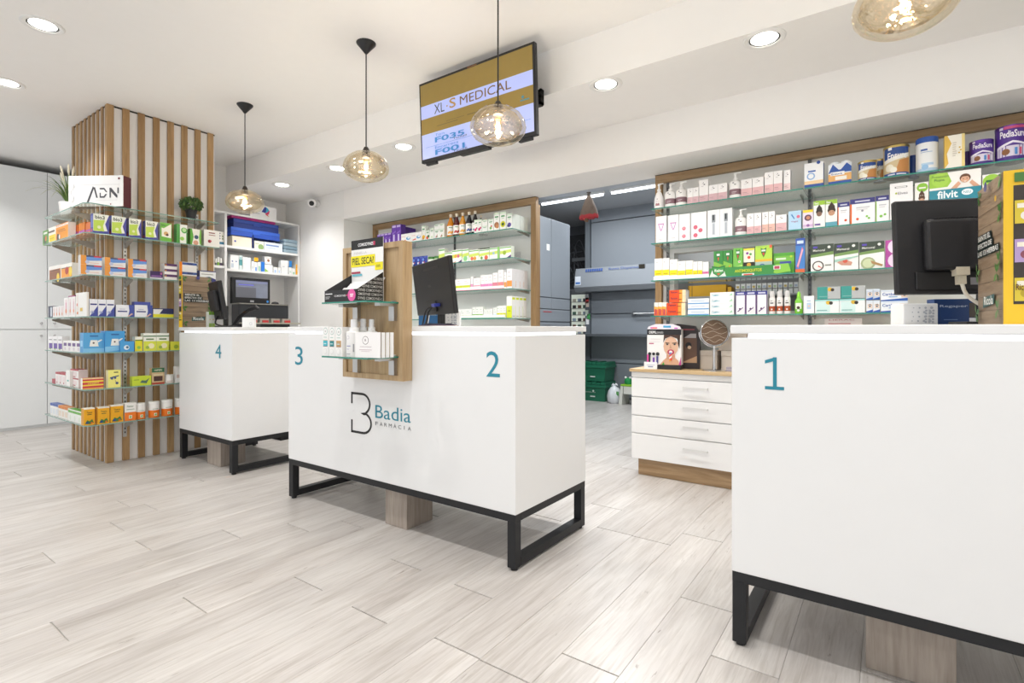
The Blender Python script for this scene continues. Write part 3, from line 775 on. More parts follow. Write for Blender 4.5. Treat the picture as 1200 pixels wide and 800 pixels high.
# ---------- right-hand display: shelves A..D
A, Bs, Cs, Ds = [Shelf('Y', SY + .012, z) for z in WZ]
MAUVE, PINK, PKL = '8d6b74', 'e2b6b8', 'd9b4ba'
logo_m = [('p', [(.35, .80), (.5, .9), (.52, .86)], '6b6468'), ('r', .5, .76, .66, .8, '4a4548'), ('r', .25, .70, .5, .715, 'b0a8ac')]
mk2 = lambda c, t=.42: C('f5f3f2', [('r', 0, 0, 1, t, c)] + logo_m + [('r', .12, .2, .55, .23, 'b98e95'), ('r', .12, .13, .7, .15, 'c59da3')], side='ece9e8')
R_ = 'of the right-hand display'
row(A, 764.8, 776, 30, pump('f6f4f3', 'b07a80', slim=True), 'slim white pump bottle at the oak end of the top display shelf', 'pump bottle')
row(A, 777.5, 803.2, 28.5, pump('f5f3f1', MAUVE), 'white pump bottle with mauve band on the top display shelf, one of a pair', 'pump bottle', n=2)
row(A, 805.3, 818.8, 18.2, mk2(PKL), 'small white carton with pale pink base beside the paired pump bottles', 'carton', n=2)
row(A, 819.2, 830, 26, mk2(PKL, .30), 'taller white carton with pale pink base among short ones, top display shelf', 'carton')
row(A, 830.4, 852, 18.5, mk2(PKL, .45), 'short white and pink carton between tall carton and single pump bottle', 'carton', n=2)
row(A, 853, 867.6, 31, pump('f5f3f1', MAUVE), 'large single white pump bottle with mauve band, middle of the top display shelf', 'pump bottle')
row(A, 868.2, 895, 20, mk2(PINK, .45), 'white carton with salmon pink lower half right of the single pump bottle', 'carton', n=2, gap=.003)
row(A, 895.8, 917, 24.5, mk2(PINK, .40), 'tall white carton with salmon pink base near the middle rail, top shelf', 'carton', n=2)
row(A, 918.4, 926.5, 24, mk2('eccfcf', .35), 'narrow white carton with faint pink base standing alone by the middle rail', 'carton')
wave = lambda c: [('p', [(0, .2), (.3, .32), (.6, .22), (1, .35), (1, 0), (0, 0)], c)]
row(A, 942.4, 965, 28.5, C('f3f4f6', [('r', 0, 0, 1, .12, '2c4f9e'), ('r', 0, .12, 1, .26, 'f0cfa0'), ('c', .35, .45, .22, '8fb3df'), ('c', .35, .45, .15, 'f3f4f6'), ('r', .2, .62, .6, .68, '3566b4'), ('c', .75, .98, .1, '2c4f9e')], side='2c4f9e'), 'white and blue milk drink carton at the start of the tins shelf', 'carton', dep=.06)
def twopack(w, h, d):
    t = bpy.data.objects.new('drink_pack', None); COL.objects.link(t)
    MB().box(-w / 2, w / 2, 0, d, 0, h * .86, card('e9edf2')).build('sleeve', t)
    for s in (-1, 1): MB().lathe([(w * .2, h * .8605), (w * .2, h * .95), (w * .12, h)], card('eef2f6'), 16, s * w * .24, d / 2).build('bottle_cap', t)
    MB().prints([('p', [(0, .55), (.2, 1), (.45, .7), (.55, .7), (.8, 1), (1, .8), (1, .55)], '2b55a6'), ('r', 0, .12, 1, .5, 'e8b06a'), ('r', .1, .42, .7, .6, 'f4f4f2'), ('t', 'Ensure', .14, .45, .6, .55, '2b4a9a'), ('r', .3, .18, .8, .36, 'f7f2ea'), ('r', 0, 0, 1, .13, '2b55a6')], FRONT(-w / 2, 0, 0), w, h * .86).build('print', t)
    return t
row(A, 970.5, 998, 27, twopack, 'twin bottle drink pack in blue, white and orange beside the small tins', 'drink pack', dep=.06)
ens = [('p', [(0, .55), (1, .75), (1, 1), (0, 1)], '2d4f96'), ('p', [(0, .42), (1, .62), (1, .75), (0, .55)], 'f2efe6'), ('t', 'Ensure', .18, .56, .88, .78, 'f7f7f4', .02), ('r', .2, .86, .34, .95, 'f0f0f0'), ('p', [(.45, .1), (1, .1), (1, .58), (.6, .5)], 'c98b4e'), ('c', .25, .28, .16, 'efe9d6'), ('c', .4, .2, .12, 'f4f0e2'), ('r', 0, 0, 1, .11, '2d4f96'), ('r', .2, .03, .45, .07, 'dfe3ee'), ('r', .5, .03, .85, .07, 'dfe3ee')]
row(A, 1004.3, 1028, 22.5, tub([(0, 1, 'd8c49a')], prints=ens, metal='c9b06a', name='tin'), 'small round nutrition powder tin, blue and gold, beside the twin pack', 'tin')
row(A, 1023, 1039, 26.5, tub([(0, 1, 'd8c49a')], prints=ens, metal='c9b06a', name='tin'), 'round blue and gold tin half hidden behind the large powder tin', 'tin', back=.10)
row(A, 1034.5, 1067, 36, tub([(0, 1, 'd8c49a')], prints=ens, metal='c9b06a', name='tin'), 'large round nutrition powder tin, blue and gold with brown cups picture', 'tin')
row(A, 1064, 1078, 27, tub([(0, 1, '2c4f9e')], lid='2c4f9e', name='tub'), 'plain blue tub half hidden behind the tall blue-lidded tub', 'tub', back=.12)
row(A, 1073, 1101, 41, tub([(0, .12, 'b9d6ee'), (.12, 1, 'f1f3f4')], lid='2a58ad', lidh=.16, name='tub', prints=[('r', .22, .72, .5, .78, '3b62b0'), ('r', .22, .66, .7, .68, '9fb6d6'), ('r', .25, .22, .75, .3, 'bcd7ee'), ('c', .4, .16, .14, '9cc6ea')]), 'tall white tub with a blue lid on the tins shelf', 'tub')
row(A, 1106.5, 1131, 38.5, C('f6f1e4', [('p', [(0, 0), (.2, .15), (.12, .45), (.35, .75), (.15, 1), (0, 1)], 'e6bb4e'), ('r', .85, 0, 1, 1, 'ecd48a'), ('c', .75, .6, .05, 'd8b24a'), ('c', .8, .52, .05, 'd8b24a'), ('c', .72, .44, .05, 'd8b24a')] + lines(.4, .35, .62, .8, 7, 'd8d0c0'), side='e2c368'), 'white and yellow carton between blue-lidded tub and purple tins', 'carton', dep=.07)
ped = [('r', 0, .12, 1, .42, 'd7cfe0'), ('p', [(0, .34), (.5, .5), (1, .40), (1, .46), (.5, .56), (0, .42)], 'efeaf4'), ('t', 'PediaSure', .12, .66, .9, .86, 'f4f0f8', .02), ('r', .1, .9, .22, .97, 'd9d0e6'), ('c', .3, .25, .12, '8a5a3a'), ('r', .55, .15, .63, .35, '4a86c6'), ('r', .68, .15, .76, .35, 'd2577a'), ('r', .8, .15, .88, .35, 'e9e4f2'), ('r', 0, 0, 1, .1, '4b2d86')]
row(A, 1128, 1140, 22, tub([(0, 1, '4b2d86')], name='tin'), 'plain purple tin half hidden behind the smaller purple milk tin', 'tin', back=.1)
row(A, 1136.5, 1167, 28.5, tub([(0, 1, '53318f')], prints=ped, name='tin', metal='6a4aa6'), 'smaller purple milk powder tin beside the yellow carton', 'tin')
row(A, 1167.5, 1207, 41, tub([(0, 1, '53318f')], prints=ped + [('r', .25, .9, .9, .98, 'c04a7c')], name='tin', metal='6a4aa6'), 'big purple milk powder tin at the picture edge, top display shelf', 'tin')

# shelf B
vsh = [('p', [(.2, .72), (.8, .72), (.62, .5), (.5, .42), (.38, .5)], 'c98fc4'), ('p', [(.3, .68), (.7, .68), (.56, .52), (.5, .48), (.44, .52)], 'f1e6f1'), ('r', .3, .12, .7, .14, 'c9c4c8')]
row(Bs, 768.4, 781, 31, C('f6f5f5', vsh), 'tall white carton with a lilac V mark at the oak edge, second shelf', 'carton')
row(Bs, 782.6, 795.3, 31, C('f6f5f5', vsh), 'tall white carton with a lilac V mark beside the two-pink-dot carton', 'carton')
dot = lambda u, v: [('c', u, v, .17, 'd9697f'), ('c', u, v + .01, .09, 'eaa2ae')]
row(Bs, 795.6, 808.7, 31, C('f6f5f5', dot(.45, .45) + dot(.45, .16)), 'tall white carton showing two pink pills, second shelf', 'carton')
row(Bs, 809.5, 828, 31.5, C('f6f5f5', [('c', .3, .45, .14, 'd9697f'), ('c', .62, .32, .14, 'd9697f'), ('c', .3, .15, .14, 'd9697f')]), 'wide white carton showing three pink pills, second shelf', 'carton')
bot = [('r', .22, .08, .78, .95, 'eef0f2'), ('r', .38, .1, .64, .85, 'd4d9de'), ('r', .36, .55, .66, .82, '8f969c'), ('r', .44, .62, .56, .82, '2d3136'), ('r', .44, .12, .58, .5, 'b6bcc6')]
row(Bs, 829, 858, 32.5, C('f5f5f5', bot), 'white carton picturing a clear serum bottle with dark cap', 'carton', n=2)
row(Bs, 859.8, 874, 31.5, pump('f5f3f1', MAUVE), 'white pump bottle with mauve band on the second display shelf', 'pump bottle')
row(Bs, 875, 892.3, 24, mk2(PINK, .36), 'white and pink carton just right of the second-shelf pump bottle', 'carton', n=2)
row(Bs, 893, 908.2, 24, mk2('e6bcae', .40), 'white and peach carton before the squat pink carton, second shelf', 'carton', n=2)
row(Bs, 909, 921.8, 19, mk2(PINK, .5), 'squat white and pink carton left of the pale blue carton', 'carton')
row(Bs, 923.8, 939, 22, C('b7d7ee', [('c', .78, .68, .14, 'e0708a'), ('p', [(.2, .8), (.45, .55), (.5, .6), (.28, .85)], '4a86c0'), ('t', 'Vagis', .2, .38, .75, .48, 'b06a98')], side='9fc4e2'), 'pale blue carton with a pink dot, left of the middle rail', 'carton')
row(Bs, 940.8, 953, 22, C('eadcec', [('r', 0, .86, 1, 1, 'f2d33a'), ('c', .5, .58, .36, '6b4a5e'), ('c', .52, .58, .2, 'c98a6a'), ('r', 0, .12, 1, .22, 'd9b8dc'), ('c', .5, .17, .16, '9a6aa8')]), 'small carton with yellow top and dark round picture by the rail', 'carton', back=.01)
def face(u, v, r, skin, hair, white=True):
    return [('c', u, v + r * .35, r * 1.25, hair), ('c', u, v, r, skin), ('p', [(u - r * 1.1, v + r * .1), (u - r, v + r * .9), (u, v + r * 1.5), (u + r, v + r * .9), (u + r * 1.1, v + r * .1), (u + r * .6, v + r * .75), (u - r * .6, v + r * .75)], hair),
            ('c', u - r * .4, v + r * .15, r * .12, '3a2a22'), ('c', u + r * .4, v + r * .15, r * .12, '3a2a22'), ('p', [(u - r * .4, v - r * .45), (u + r * .4, v - r * .45), (u, v - r * .75)], 'f6f0ee')]
row(Bs, 953.3, 967, 31, C('f2f2ee', [('r', 0, .84, 1, 1, '9ac43c'), ('t', 'hc', .1, .87, .45, .96, 'f8f8f4')] + face(.5, .5, .24, '8a6a58', '2c2622') + [('r', .1, .08, .6, .14, '6a4a9a')]), 'green-topped hair carton showing a woman with dark curls', 'carton')
row(Bs, 967.2, 981.3, 31, C('f2f2ee', [('r', 0, .84, 1, 1, '9ac43c'), ('t', 'hc', .1, .87, .45, .96, 'f8f8f4')] + face(.52, .5, .28, 'c99a7a', '3a2c24') + [('r', 0, 0, 1, .16, '5fa3b4')]), 'green-topped hair carton showing a boy with dark hair', 'carton')
nav = lambda c, dots: C('f4f4f4', [('r', 0, .8, 1, 1, '37377e'), ('r', 0, 0, .07, .8, c), ('r', .2, .86, .8, .92, 'c9c9dc'), ('r', .25, .62, .8, .66, 'c5c5cc'), ('r', .25, .54, .7, .57, 'd5d5da')] + dots, side=c)
row(Bs, 981.6, 995.6, 26.5, nav('e0672c', [('c', .68, .2, .12, 'd8502c')]), 'white carton with navy top and orange edge, narrow', 'carton')
row(Bs, 996, 1025.6, 29, nav('e0672c', [('c', .3, .18, .06, 'd8502c'), ('c', .68, .26, .05, '7cc04a'), ('c', .76, .18, .05, '7cc04a'), ('c', .5, .5, .05, '9a9aa2')]), 'wide white carton with navy top, orange edge and green dots', 'carton')
row(Bs, 1026, 1042, 30, nav('8cc63f', [('c', .4, .2, .12, '7cc04a'), ('c', .7, .26, .1, '7cc04a')]), 'white carton with navy top and lime green edge', 'carton')
row(Bs, 1042.6, 1070, 43, C('f3f2f3', [('r', .22, .86, .76, .9, '4a4648'), ('r', .26, .868, .72, .892, 'f3f2f3'), ('c', .28, .72, .05, 'b3c23c'), ('t', 'Elvea', .36, .68, .78, .75, '7a7480', 0), ('c', .38, .33, .12, '7a4a96'), ('c', .38, .33, .07, 'f3f2f3'), ('c', .64, .4, .1, '7a4a96'), ('c', .2, .2, .09, 'a98abf'), ('c', .7, .22, .12, '7a4a96')]), 'tall white box with a handle slot and purple flowers, above the monitor', 'carton', dep=.09)
row(Bs, 1072, 1088.4, 41, C('f4f1ec', [('c', .55, .85, .42, '8abf3a'), ('r', .3, .82, .8, .86, 'f4f4e8')] + face(.5, .48, .2, 'd9a688', '5a3826')), 'narrow carton with green bubble and a child portrait above the monitor', 'carton')
fil = [('p', [(0, .66), (.36, .66), (.44, .78), (.36, 1), (0, 1)], '9ccb45'), ('c', .22, .84, .18, 'a9d44e'), ('t', 'Protección', .05, .89, .38, .95, '2d6b35', 0), ('t', 'Piojos', .1, .79, .3, .87, '2d6b35', .01)]
kid = [('p', [(.42, .60), (.57, .76), (.62, .70), (.54, .60)], 'd8a486'), ('p', [(.98, .60), (.83, .76), (.78, .70), (.86, .60)], 'd8a486')] + face(.70, .79, .085, 'dcab8c', '6a4228')
band = [('r', 0, 0, 1, .60, '25889c'), ('t', 'filvit', .16, .39, .56, .57, 'f5fbfb', .02), ('c', .74, .49, .11, 'f5fbfb', .7), ('t', 'NEU', .67, .46, .81, .52, '25889c', 0)]
row(Bs, 1088.8, 1150, 50, C('f4f1ec', fil + kid + band), 'wide box showing a smiling child with chin on fists, above the monitor', 'carton', dep=.08)
row(Bs, 1151, 1180, 43, C('f4f1ec', [('c', .4, .8, .4, '9ccb45'), ('r', .15, .78, .65, .84, '2d6b35'), ('r', 0, 0, 1, .4, '25889c')]), 'white and teal box with green bubble half behind the herbal stand', 'carton')

# shelf C
tr = thing('shelf_tray', 'low white tray holding yellow-banded cartons on the third display shelf', 'tray', ((x_on(766, Cs.p) + x_on(831, Cs.p)) / 2, Cs.p, Cs.z + .0006))
tw = (x_on(831, Cs.p) - x_on(766, Cs.p)) / 2
MB().box(-tw, tw, -.004, -.001, 0, .026, card('f4f4f4')).build('front_strip', tr); MB().box(-tw, tw, -.0009, .07, 0, .002, card('f4f4f4')).build('tray_base', tr)
yb_ = lambda c, t: C('f4f3f1', [('r', 0, .2, 1, t, c), ('r', .2, .26, .8, .30, 'c9a800' if c != 'e87fae' else 'b05a86'), ('r', .25, .8, .4, .84, 'bdbdbd')])
cs = Shelf('Y', Cs.p + .004, Cs.z + .0024)
for (a, b, h, c, t, l) in ((767, 776, 25, 'f4e01c', .46, 'tallest yellow-banded carton at the oak end of the white tray'), (776.1, 784.3, 25, 'f4e01c', .46, 'tall yellow-banded carton second from the oak end of the tray'), (784.6, 793.8, 23, 'f4e01c', .46, 'wide yellow-banded carton third from the oak end of the tray'), (794, 803, 20.5, 'f4e01c', .46, 'short yellow-banded carton fourth in the white tray'), (803.3, 811.8, 20.5, 'f4e01c', .50, 'short yellow-banded carton fifth in the white tray'), (812, 817.6, 19, 'f4e01c', .46, 'slim yellow-banded carton sixth in the white tray'), (817.8, 823, 19, 'f4e01c', .46, 'slim yellow-banded carton next to the pink-banded one'), (823.3, 830.5, 18, 'e87fae', .38, 'only pink-banded carton in the white tray')):
    row(cs, a, b, h, yb_(c, t), l, 'carton', group='yellow-banded cartons in the white tray', dep=.04)
gx0, gx1 = x_on(831.5, Cs.p), x_on(927, Cs.p)
at = thing('display_tray', 'green shelf tray lettered antimosquitos holding repellent cartons', 'display tray', ((gx0 + gx1) / 2, Cs.p - .004, Cs.z + .0006))
gw = (gx1 - gx0) / 2; W2 = 2 * gw; gh = .062
MB().box(-gw, gw, 0, .003, 0, gh, card('3f8f45')).build('front_strip', at); MB().box(-gw, gw, .0032, .10, 0, .002, card('e9efe6')).build('tray_base', at)
MB().prints([('p', [(0, 0), (.05, 1), (.18, 1), (.22, 0)], 'dfe7df'), ('p', [(.8, .1), (.84, .0), (1, .2), (.97, 1.02), (.82, 1.0)], '8dc84a'), ('p', [(.03, 1.25), (.12, 1.1), (.21, 1.25), (.19, .4), (.12, .0), (.05, .4)], '2f7d3c'), ('p', [(.05, 1.05), (.12, .95), (.19, 1.05), (.17, .4), (.12, .08), (.07, .4)], '47a052'), ('t', 'Relec', .07, .55, .18, .85, 'f2f6f0', .02), ('p', [(.095, .4), (.145, .4), (.12, .15)], 'd8553c'), ('t', 'ANTIMOSQUITOS', .33, .30, .66, .68, 'd6dd3a', .02), ('r', .42, .0, .57, .2, 'e9efe6'), ('r', .44, .0, .55, .14, 'd8553c'), ('r', .80, .45, .88, .85, 'eef0ee'), ('r', .81, .5, .87, .8, 'b8455e')], FRONT(-gw, 0, 0), W2, gh).build('print', at)
cg = Shelf('Y', Cs.p + .006, Cs.z + .0024)
sh_ = lambda v, r: [('p', [(.5 - r, v + r), (.5, v + r * .7), (.5 + r, v + r), (.5 + r * .8, v), (.5, v - r), (.5 - r * .8, v)], '2c7a3c'), ('p', [(.42, v), (.58, v), (.5, v - r * .7)], 'd8453c'), ('r', .5 - r * .7, v + r * .25, .5 + r * .7, v + r * .6, 'e8f2e6')]
row(cg, 836.2, 858.6, 30, C('3a8b3f', [('p', [(0, 0), (1, 0), (1, .45), (0, .6)], '86c04a')] + sh_(.75, .24) + [('c', .7, .38, .1, 'd9a03c')]), 'dark green repellent carton with shield, in the green tray', 'carton', n=2, dep=.05)
row(cg, 859, 870.6, 32, C('79bd52', [('p', [(0, 0), (1, 0), (1, .4), (0, .3)], 'a9d86a')] + sh_(.75, .22) + [('c', .65, .5, .13, 'e9f3df'), ('c', .65, .5, .07, 'd8553c')]), 'light green repellent carton, tallest in the green tray', 'carton', dep=.05)
row(cg, 871.2, 884.2, 31, C('eaf0d8', [('c', .35, .82, .13, '8a4a96'), ('c', .65, .78, .12, '5aa04a'), ('c', .5, .66, .15, 'd8503c'), ('r', 0, .3, 1, .48, '2f2a22'), ('c', .5, .38, .2, 'd8a23c'), ('r', 0, .93, 1, 1, 'f0e24a')]), 'carton with fruit picture above a black band, green tray', 'carton', dep=.05)
row(cg, 884.8, 905, 33.5, C('a4d05a', [('p', [(0, .45), (1, .45), (1, .95), (0, .95)], 'b6dc52'), ('r', 0, .44, 1, .52, 'f0b83c'), ('r', 0, .1, 1, .44, 'a8c0b4'), ('c', .42, .26, .2, '4a6a9a'), ('c', .42, .26, .12, 'a8c0b4')] + sh_(.75, .17) + [('r', .85, .9, 1, 1, 'e86a4a')], side='7ab04a'), 'lime green carton with a blue bracelet picture, widest in the tray', 'carton', dep=.06)
row(cg, 906.5, 931, 24, C('5aa83c', [('r', 0, .55, 1, .85, '7cc04a'), ('r', .3, .3, .85, .58, '4a52a8'), ('r', .1, .66, .6, .76, 'dff0d0'), ('c', .85, .8, .06, 'c6d83c')], side='3f8f35'), 'low green carton with a violet stripe at the tray end', 'carton', dep=.05, back=.02)
row(Cs, 932.2, 943.4, 40, C('4a82c8', [('r', 0, .78, 1, 1, '3a5aa8'), ('r', .15, .84, .85, .93, 'cfe0f4'), ('p', [(.12, .18), (.3, .12), (.85, .66), (.7, .74)], 'e07a9a'), ('p', [(.2, .2), (.28, .17), (.8, .64), (.72, .68)], 'f2c3d0'), ('r', 0, 0, 1, .1, 'd86a3c')], side='3f6ab0'), 'tall blue baby brush box with pink brush, left of the middle rail', 'carton', dep=.03)
nor = lambda fill: C('f2f3ee', [('p', [(0, .62), (1, .72), (1, 1), (0, 1)], '3f4a3f'), ('p', [(0, .52), (1, .6), (1, .72), (0, .62)], '7a9a5a'), ('r', .1, .86, .3, .93, '5a4ab0'), ('t', 'Memoral', .1, .74, .62, .82, 'f2f2ec', .01), ('c', .8, .88, .07, 'eef0ea')] + fill, side='dfe0da')
row(Cs, 950, 977.2, 31.5, nor([('c', .32, .2, .26, '55504c'), ('c', .32, .2, .2, 'f2efe8'), ('p', [(.3, .18), (.34, .22), (.52, .10)], 'd83c3c'), ('r', .62, .2, .9, .24, '8a8a82')]), 'green-topped white carton with a dial picture, third shelf', 'carton', dep=.06)
row(Cs, 977.8, 1006.2, 31.5, nor([('p', [(.1, .3), (.4, .4), (.75, .28), (.7, .16), (.3, .18)], 'cf9a86'), ('c', .45, .33, .1, 'd8604a'), ('p', [(.0, .4), (1, .5), (1, .46), (0, .3)], 'a6cfc0')]), 'green-topped white carton with fingertips picture, third shelf', 'carton', dep=.06)
row(Cs, 1007, 1036.6, 31.5, nor([('c', .35, .2, .3, 'a9b48a'), ('c', .35, .2, .22, 'cfd8b0'), ('p', [(.45, .3), (.95, .12), (.9, .06), (.5, .18)], 'b08a5a'), ('r', .7, .8, .76, .86, '2a2a24')]), 'green-topped white carton with a bowl of herbs picture, third shelf', 'carton', dep=.06)
row(Cs, 1037.4, 1068, 16, C('b44ca0', [('c', .45, .5, .36, 'e9d6ea', 1.), ('t', 'Tripto', .3, .5, .8, .72, '5a2c78', .015), ('t', 'relax', .3, .28, .66, .44, 'cfa0d4', 0)], side='8a3a86'), 'magenta carton in a stack of two beside the monitor', 'carton', stack=2, dep=.06)

# shelf D
row(Ds, 766.5, 780.8, 15.5, C('f4efe6', [('p', [(0, 0), (1, 0), (1, .45), (0, .5)], 'ea6a2a'), ('p', [(0, .5), (1, .45), (1, .65), (0, .7)], 'f6b24a'), ('r', .35, .05, .6, .5, 'b03a6a')]), 'small orange and white carton at the oak end, lowest display shelf', 'carton', n=3, dep=.04)
fam = [('p', [(.62, 0), (1, 0), (1, 1), (.62, 1)], 'f8a53a'), ('p', [(.8, 0), (1, 0), (1, 1), (.8, 1)], 'fbe2b8'), ('t', 'Fastum', .1, .5, .5, .82, '7a2c50', .02), ('r', .56, .4, .76, .55, 'b04a2a')]
row(Ds, 781.2, 803.2, 7.2, C('ee5220', fam, side='f6f1ea'), 'flat orange-red carton, lower pair of the stack of four', 'carton', stack=2, dep=.08)
row(Ds, 784.2, 803.6, 7.2, C('ee5220', fam, side='f6f1ea'), 'flat orange-red carton, upper pair of the stack of four', 'carton', stack=2, dep=.08, lift=2 * (7.2 / FPX * depth(-1.35, SY)) + .004)
row(Ds, 806, 831, 6.4, C('f3f5f7', [('r', 0, 0, 1, .2, '6aa6dc'), ('r', .15, .5, .8, .62, 'b9cfe4')], side='e6ebf0'), 'flat white carton with light blue stripe in a stack of three', 'carton', stack=3, dep=.07)
row(Ds, 832, 860, 6.5, C('f4f6f5', [('p', [(.02, .3), (.3, .6), (.45, .45), (.2, .3)], '9cc8d4'), ('t', 'Flogo', .08, .42, .3, .7, '4a8aa8', 0), ('p', [(.8, .3), (.92, .8), (.95, .4)], 'a8dcb8')], side='e9edea'), 'flat white carton with blue-green swoosh in a stack of four', 'carton', stack=4, dep=.08)
row(Ds, 861.6, 899.2, 27, C('f3f2f4', [('r', 0, .84, 1, 1, '2f2f86'), ('r', .15, .88, .85, .95, 'd0d0e6'), ('r', 0, 0, .07, .84, '5a2f72'), ('r', .93, 0, 1, .84, '5a2f72'), ('c', .45, .24, .1, '4a2a5a'), ('p', [(.2, .14), (.75, .32), (.76, .28), (.25, .10)], '7a5a8a')], side='e4e2ea', top='2f2f86'), 'white carton with navy top and purple edges, lowest display shelf', 'carton', n=3, dep=.06)
row(Ds, 900, 926.8, 27, spray('eeebe8', 'b5542f', 'd5d3d1'), 'white spray bottle with brick red band, lowest display shelf', 'spray bottle', n=3, gap=.006)
def greenb(w, h, d):
    r = w / 2; t = bpy.data.objects.new('lotion_bottle', None); COL.objects.link(t)
    MB().lathe([(r * .9, 0), (r, .01), (r, h * .55), (r * .6, h * .68), (r * .4, h * .72)], card('7cc83a'), 18, 0, r).build('body', t)
    MB().lathe([(r * .5, h * .7205), (r * .45, h * .9), (r * .2, h)], card('8fd84a'), 14, 0, r).build('cap', t)
    MB().prints([('r', .1, .3, .9, .68, 'eef2e4'), ('c', .5, .38, .2, '4a3a2a'), ('c', .5, .2, .16, 'f0f4ea')], (V((0, r, 0)), V((1, 0, 0)), V((0, 0, 1)), V((0, -1, 0))), 2 * r, h * .7, wrap=(r, V((0, r, 0)))).build('label', t)
    return t
row(Ds, 930.5, 940.6, 26, greenb, 'bright green lotion bottle beside the spray bottles', 'bottle')
row(Ds, 941.8, 954.2, 20.5, C('f2f4f6', [('r', .3, .25, .7, .6, 'b8d0ea'), ('r', .3, .7, .7, .74, '8aa8d0'), ('c', .5, .42, .12, 'f0cfb8')]), 'white carton with pale blue panel right of the green bottle', 'carton')
bee = [('c', .55, .78, .1, 'e0b83a'), ('c', .66, .74, .08, '3a3530'), ('r', .08, .18, .5, .24, '7fb8b4')]
row(Ds, 955, 1014, 16, C('f2f6f5', [('r', .05, .05, .62, .85, 'd6efec')] + bee + [('r', 0, .9, 1, 1, '9fe0dc')]), 'white and mint carton with a bee, bottom layer beside the blue stacks', 'carton', n=2, dep=.07)
row(Ds, 957.5, 1014, 14.5, C('b9bcbc', [('r', 0, 0, .45, 1, '3f9a92')] + bee), 'teal and grey carton with a bee, upper layer', 'carton', n=2, dep=.07, lift=16 / FPX * depth(-.3, SY) + .003)
cb = [('p', [(0, 0), (1, 0), (1, .25), (0, .1)], '2f5fb0'), ('r', 0, .85, 1, 1, 'dfe8f4')]
eye = [('r', .2, .35, .9, .7, 'f0dccd'), ('c', .55, .52, .15, '4a5f78'), ('p', [(.2, .6), (.6, .72), (.9, .55), (.6, .65)], '4a3528')]
row(Ds, 1015, 1031.4, 14, C('eef2f8', cb + eye), 'small blue and white eye-drop carton, lower layer', 'carton', n=2, dep=.05)
row(Ds, 1015, 1031.4, 12.5, C('cfd9ea', cb + eye), 'small blue and white eye-drop carton, upper layer', 'carton', n=2, dep=.05, lift=14 / FPX * depth(-.2, SY) + .003)
row(Ds, 1032, 1064, 13, C('f2f5f9', cb + [('t', 'Cartben', .06, .5, .62, .76, '2f5fb0', .01), ('r', .3, .34, .62, .42, '8fb0d8'), ('p', [(.78, .3), (1, .3), (1, .75), (.7, .75)], 'e6cdbd'), ('c', .88, .52, .05, '3a4a5a')]), 'wide blue and white eye-care carton in a stack of two', 'carton', stack=2, dep=.06)

# ---------- niche behind the middle counter
nA, nB, nC, nD = [Shelf('Y', SY + .012, z) for z in WZ]
PUR = C('6a3fa8', [('r', .1, .86, .9, .97, 'c9b6e6'), ('r', .35, .1, .65, .5, 'd9d0ee'), ('p', [(.1, .5), (.9, .62), (.9, .7), (.1, .58)], '8f68c8')], side='55308f', top='c9c4cc')
row(nA, 442, 458.6, 14, PUR, 'short purple carton on the top niche shelf, low group', 'carton', n=4, dep=.06)
row(nA, 459, 469.8, 22.5, PUR, 'tall purple carton at the front of the top niche shelf', 'carton', n=2, dep=.07)
row(nA, 464.6, 469.8, 22.5, PUR, 'tall purple carton in the file behind the front pair', 'carton', deep=3, dep=.07, back=.075)
den = [('t', 'Corega', .08, .62, .42, .72, 'd8605a', 0), ('c', .72, .45, .2, '4a9ad0', .55), ('c', .76, .5, .12, 'eaf2f8', .55), ('p', [(.1, .2), (.45, .32), (.5, .2), (.2, .12)], 'e0503c')]
row(nA, 470, 494, 10.5, C('f4f3f1', den, side='e9e6e2'), 'wide white carton with red mark and blue swirl, top niche shelf', 'carton', n=2, dep=.05)
gv = lambda f, c='f5f6f2': C(c, [('r', 0, .88, 1, 1, 'd9ead6'), ('r', .2, .72, .8, .80, '4a9a5e'), ('r', .3, .62, .7, .65, 'a9c4ac')] + f, side='e6ece4')
row(nA, 494.3, 498.6, 17, gv([('c', .5, .22, .4, 'eab72a'), ('c', .4, .12, .25, 'd8902a')]), 'slim white carton with yellow fruit beside the swirl cartons', 'carton', dep=.05)
row(nA, 499, 503.5, 11, gv([('c', .4, .22, .32, 'e0503c'), ('c', .7, .35, .28, '3f7a3a')]), 'small white carton with red and green fruit', 'carton', dep=.05)
row(nA, 503.8, 508.6, 13, gv([('c', .5, .2, .2, 'cfe0c0')]), 'plain small white herbal carton before the stacked pairs', 'carton', dep=.05)
row(nA, 509, 520.4, 10.5, gv([('p', [(.2, .1), (.7, .5), (.5, .1)], 'c85a7a'), ('c', .6, .2, .12, '6aa04a')]), 'white herbal carton with a rose sprig, lower layer by the juices', 'carton', n=2, dep=.05)
row(nA, 509, 520.4, 6, gv([]), 'short white herbal carton lying on the sprig cartons', 'carton', n=2, dep=.05, lift=10.5 / FPX * depth(-3.4, SY) + .003)
for a, b, jc, lc, l in ((521.6, 528.8, 'd9861c', 'e9a23c', 'bright orange juice bottle, first in the bottle row of the niche'), (529, 535.8, '5a1f22', 'b23a3a', 'dark red juice bottle between the two orange ones'), (536.2, 543, 'dc9628', 'e6b04a', 'amber orange juice bottle beside the black ones'), (543.6, 550.6, '1d1a20', '3f5a9a', 'black juice bottle next to the amber one'), (551, 557.6, '1d1a20', '3f4a8a', 'black juice bottle behind the pink fruit cartons')):
    row(nA, a, b, 27, juice(jc, lc), l, 'juice bottle', group='juice bottles in the niche')
row(nA, 559.4, 564.2, 24, juice('1d1a20', '3f4a8a'), 'black juice bottle set further back behind the fruit cartons', 'juice bottle', group='juice bottles in the niche', back=.12)
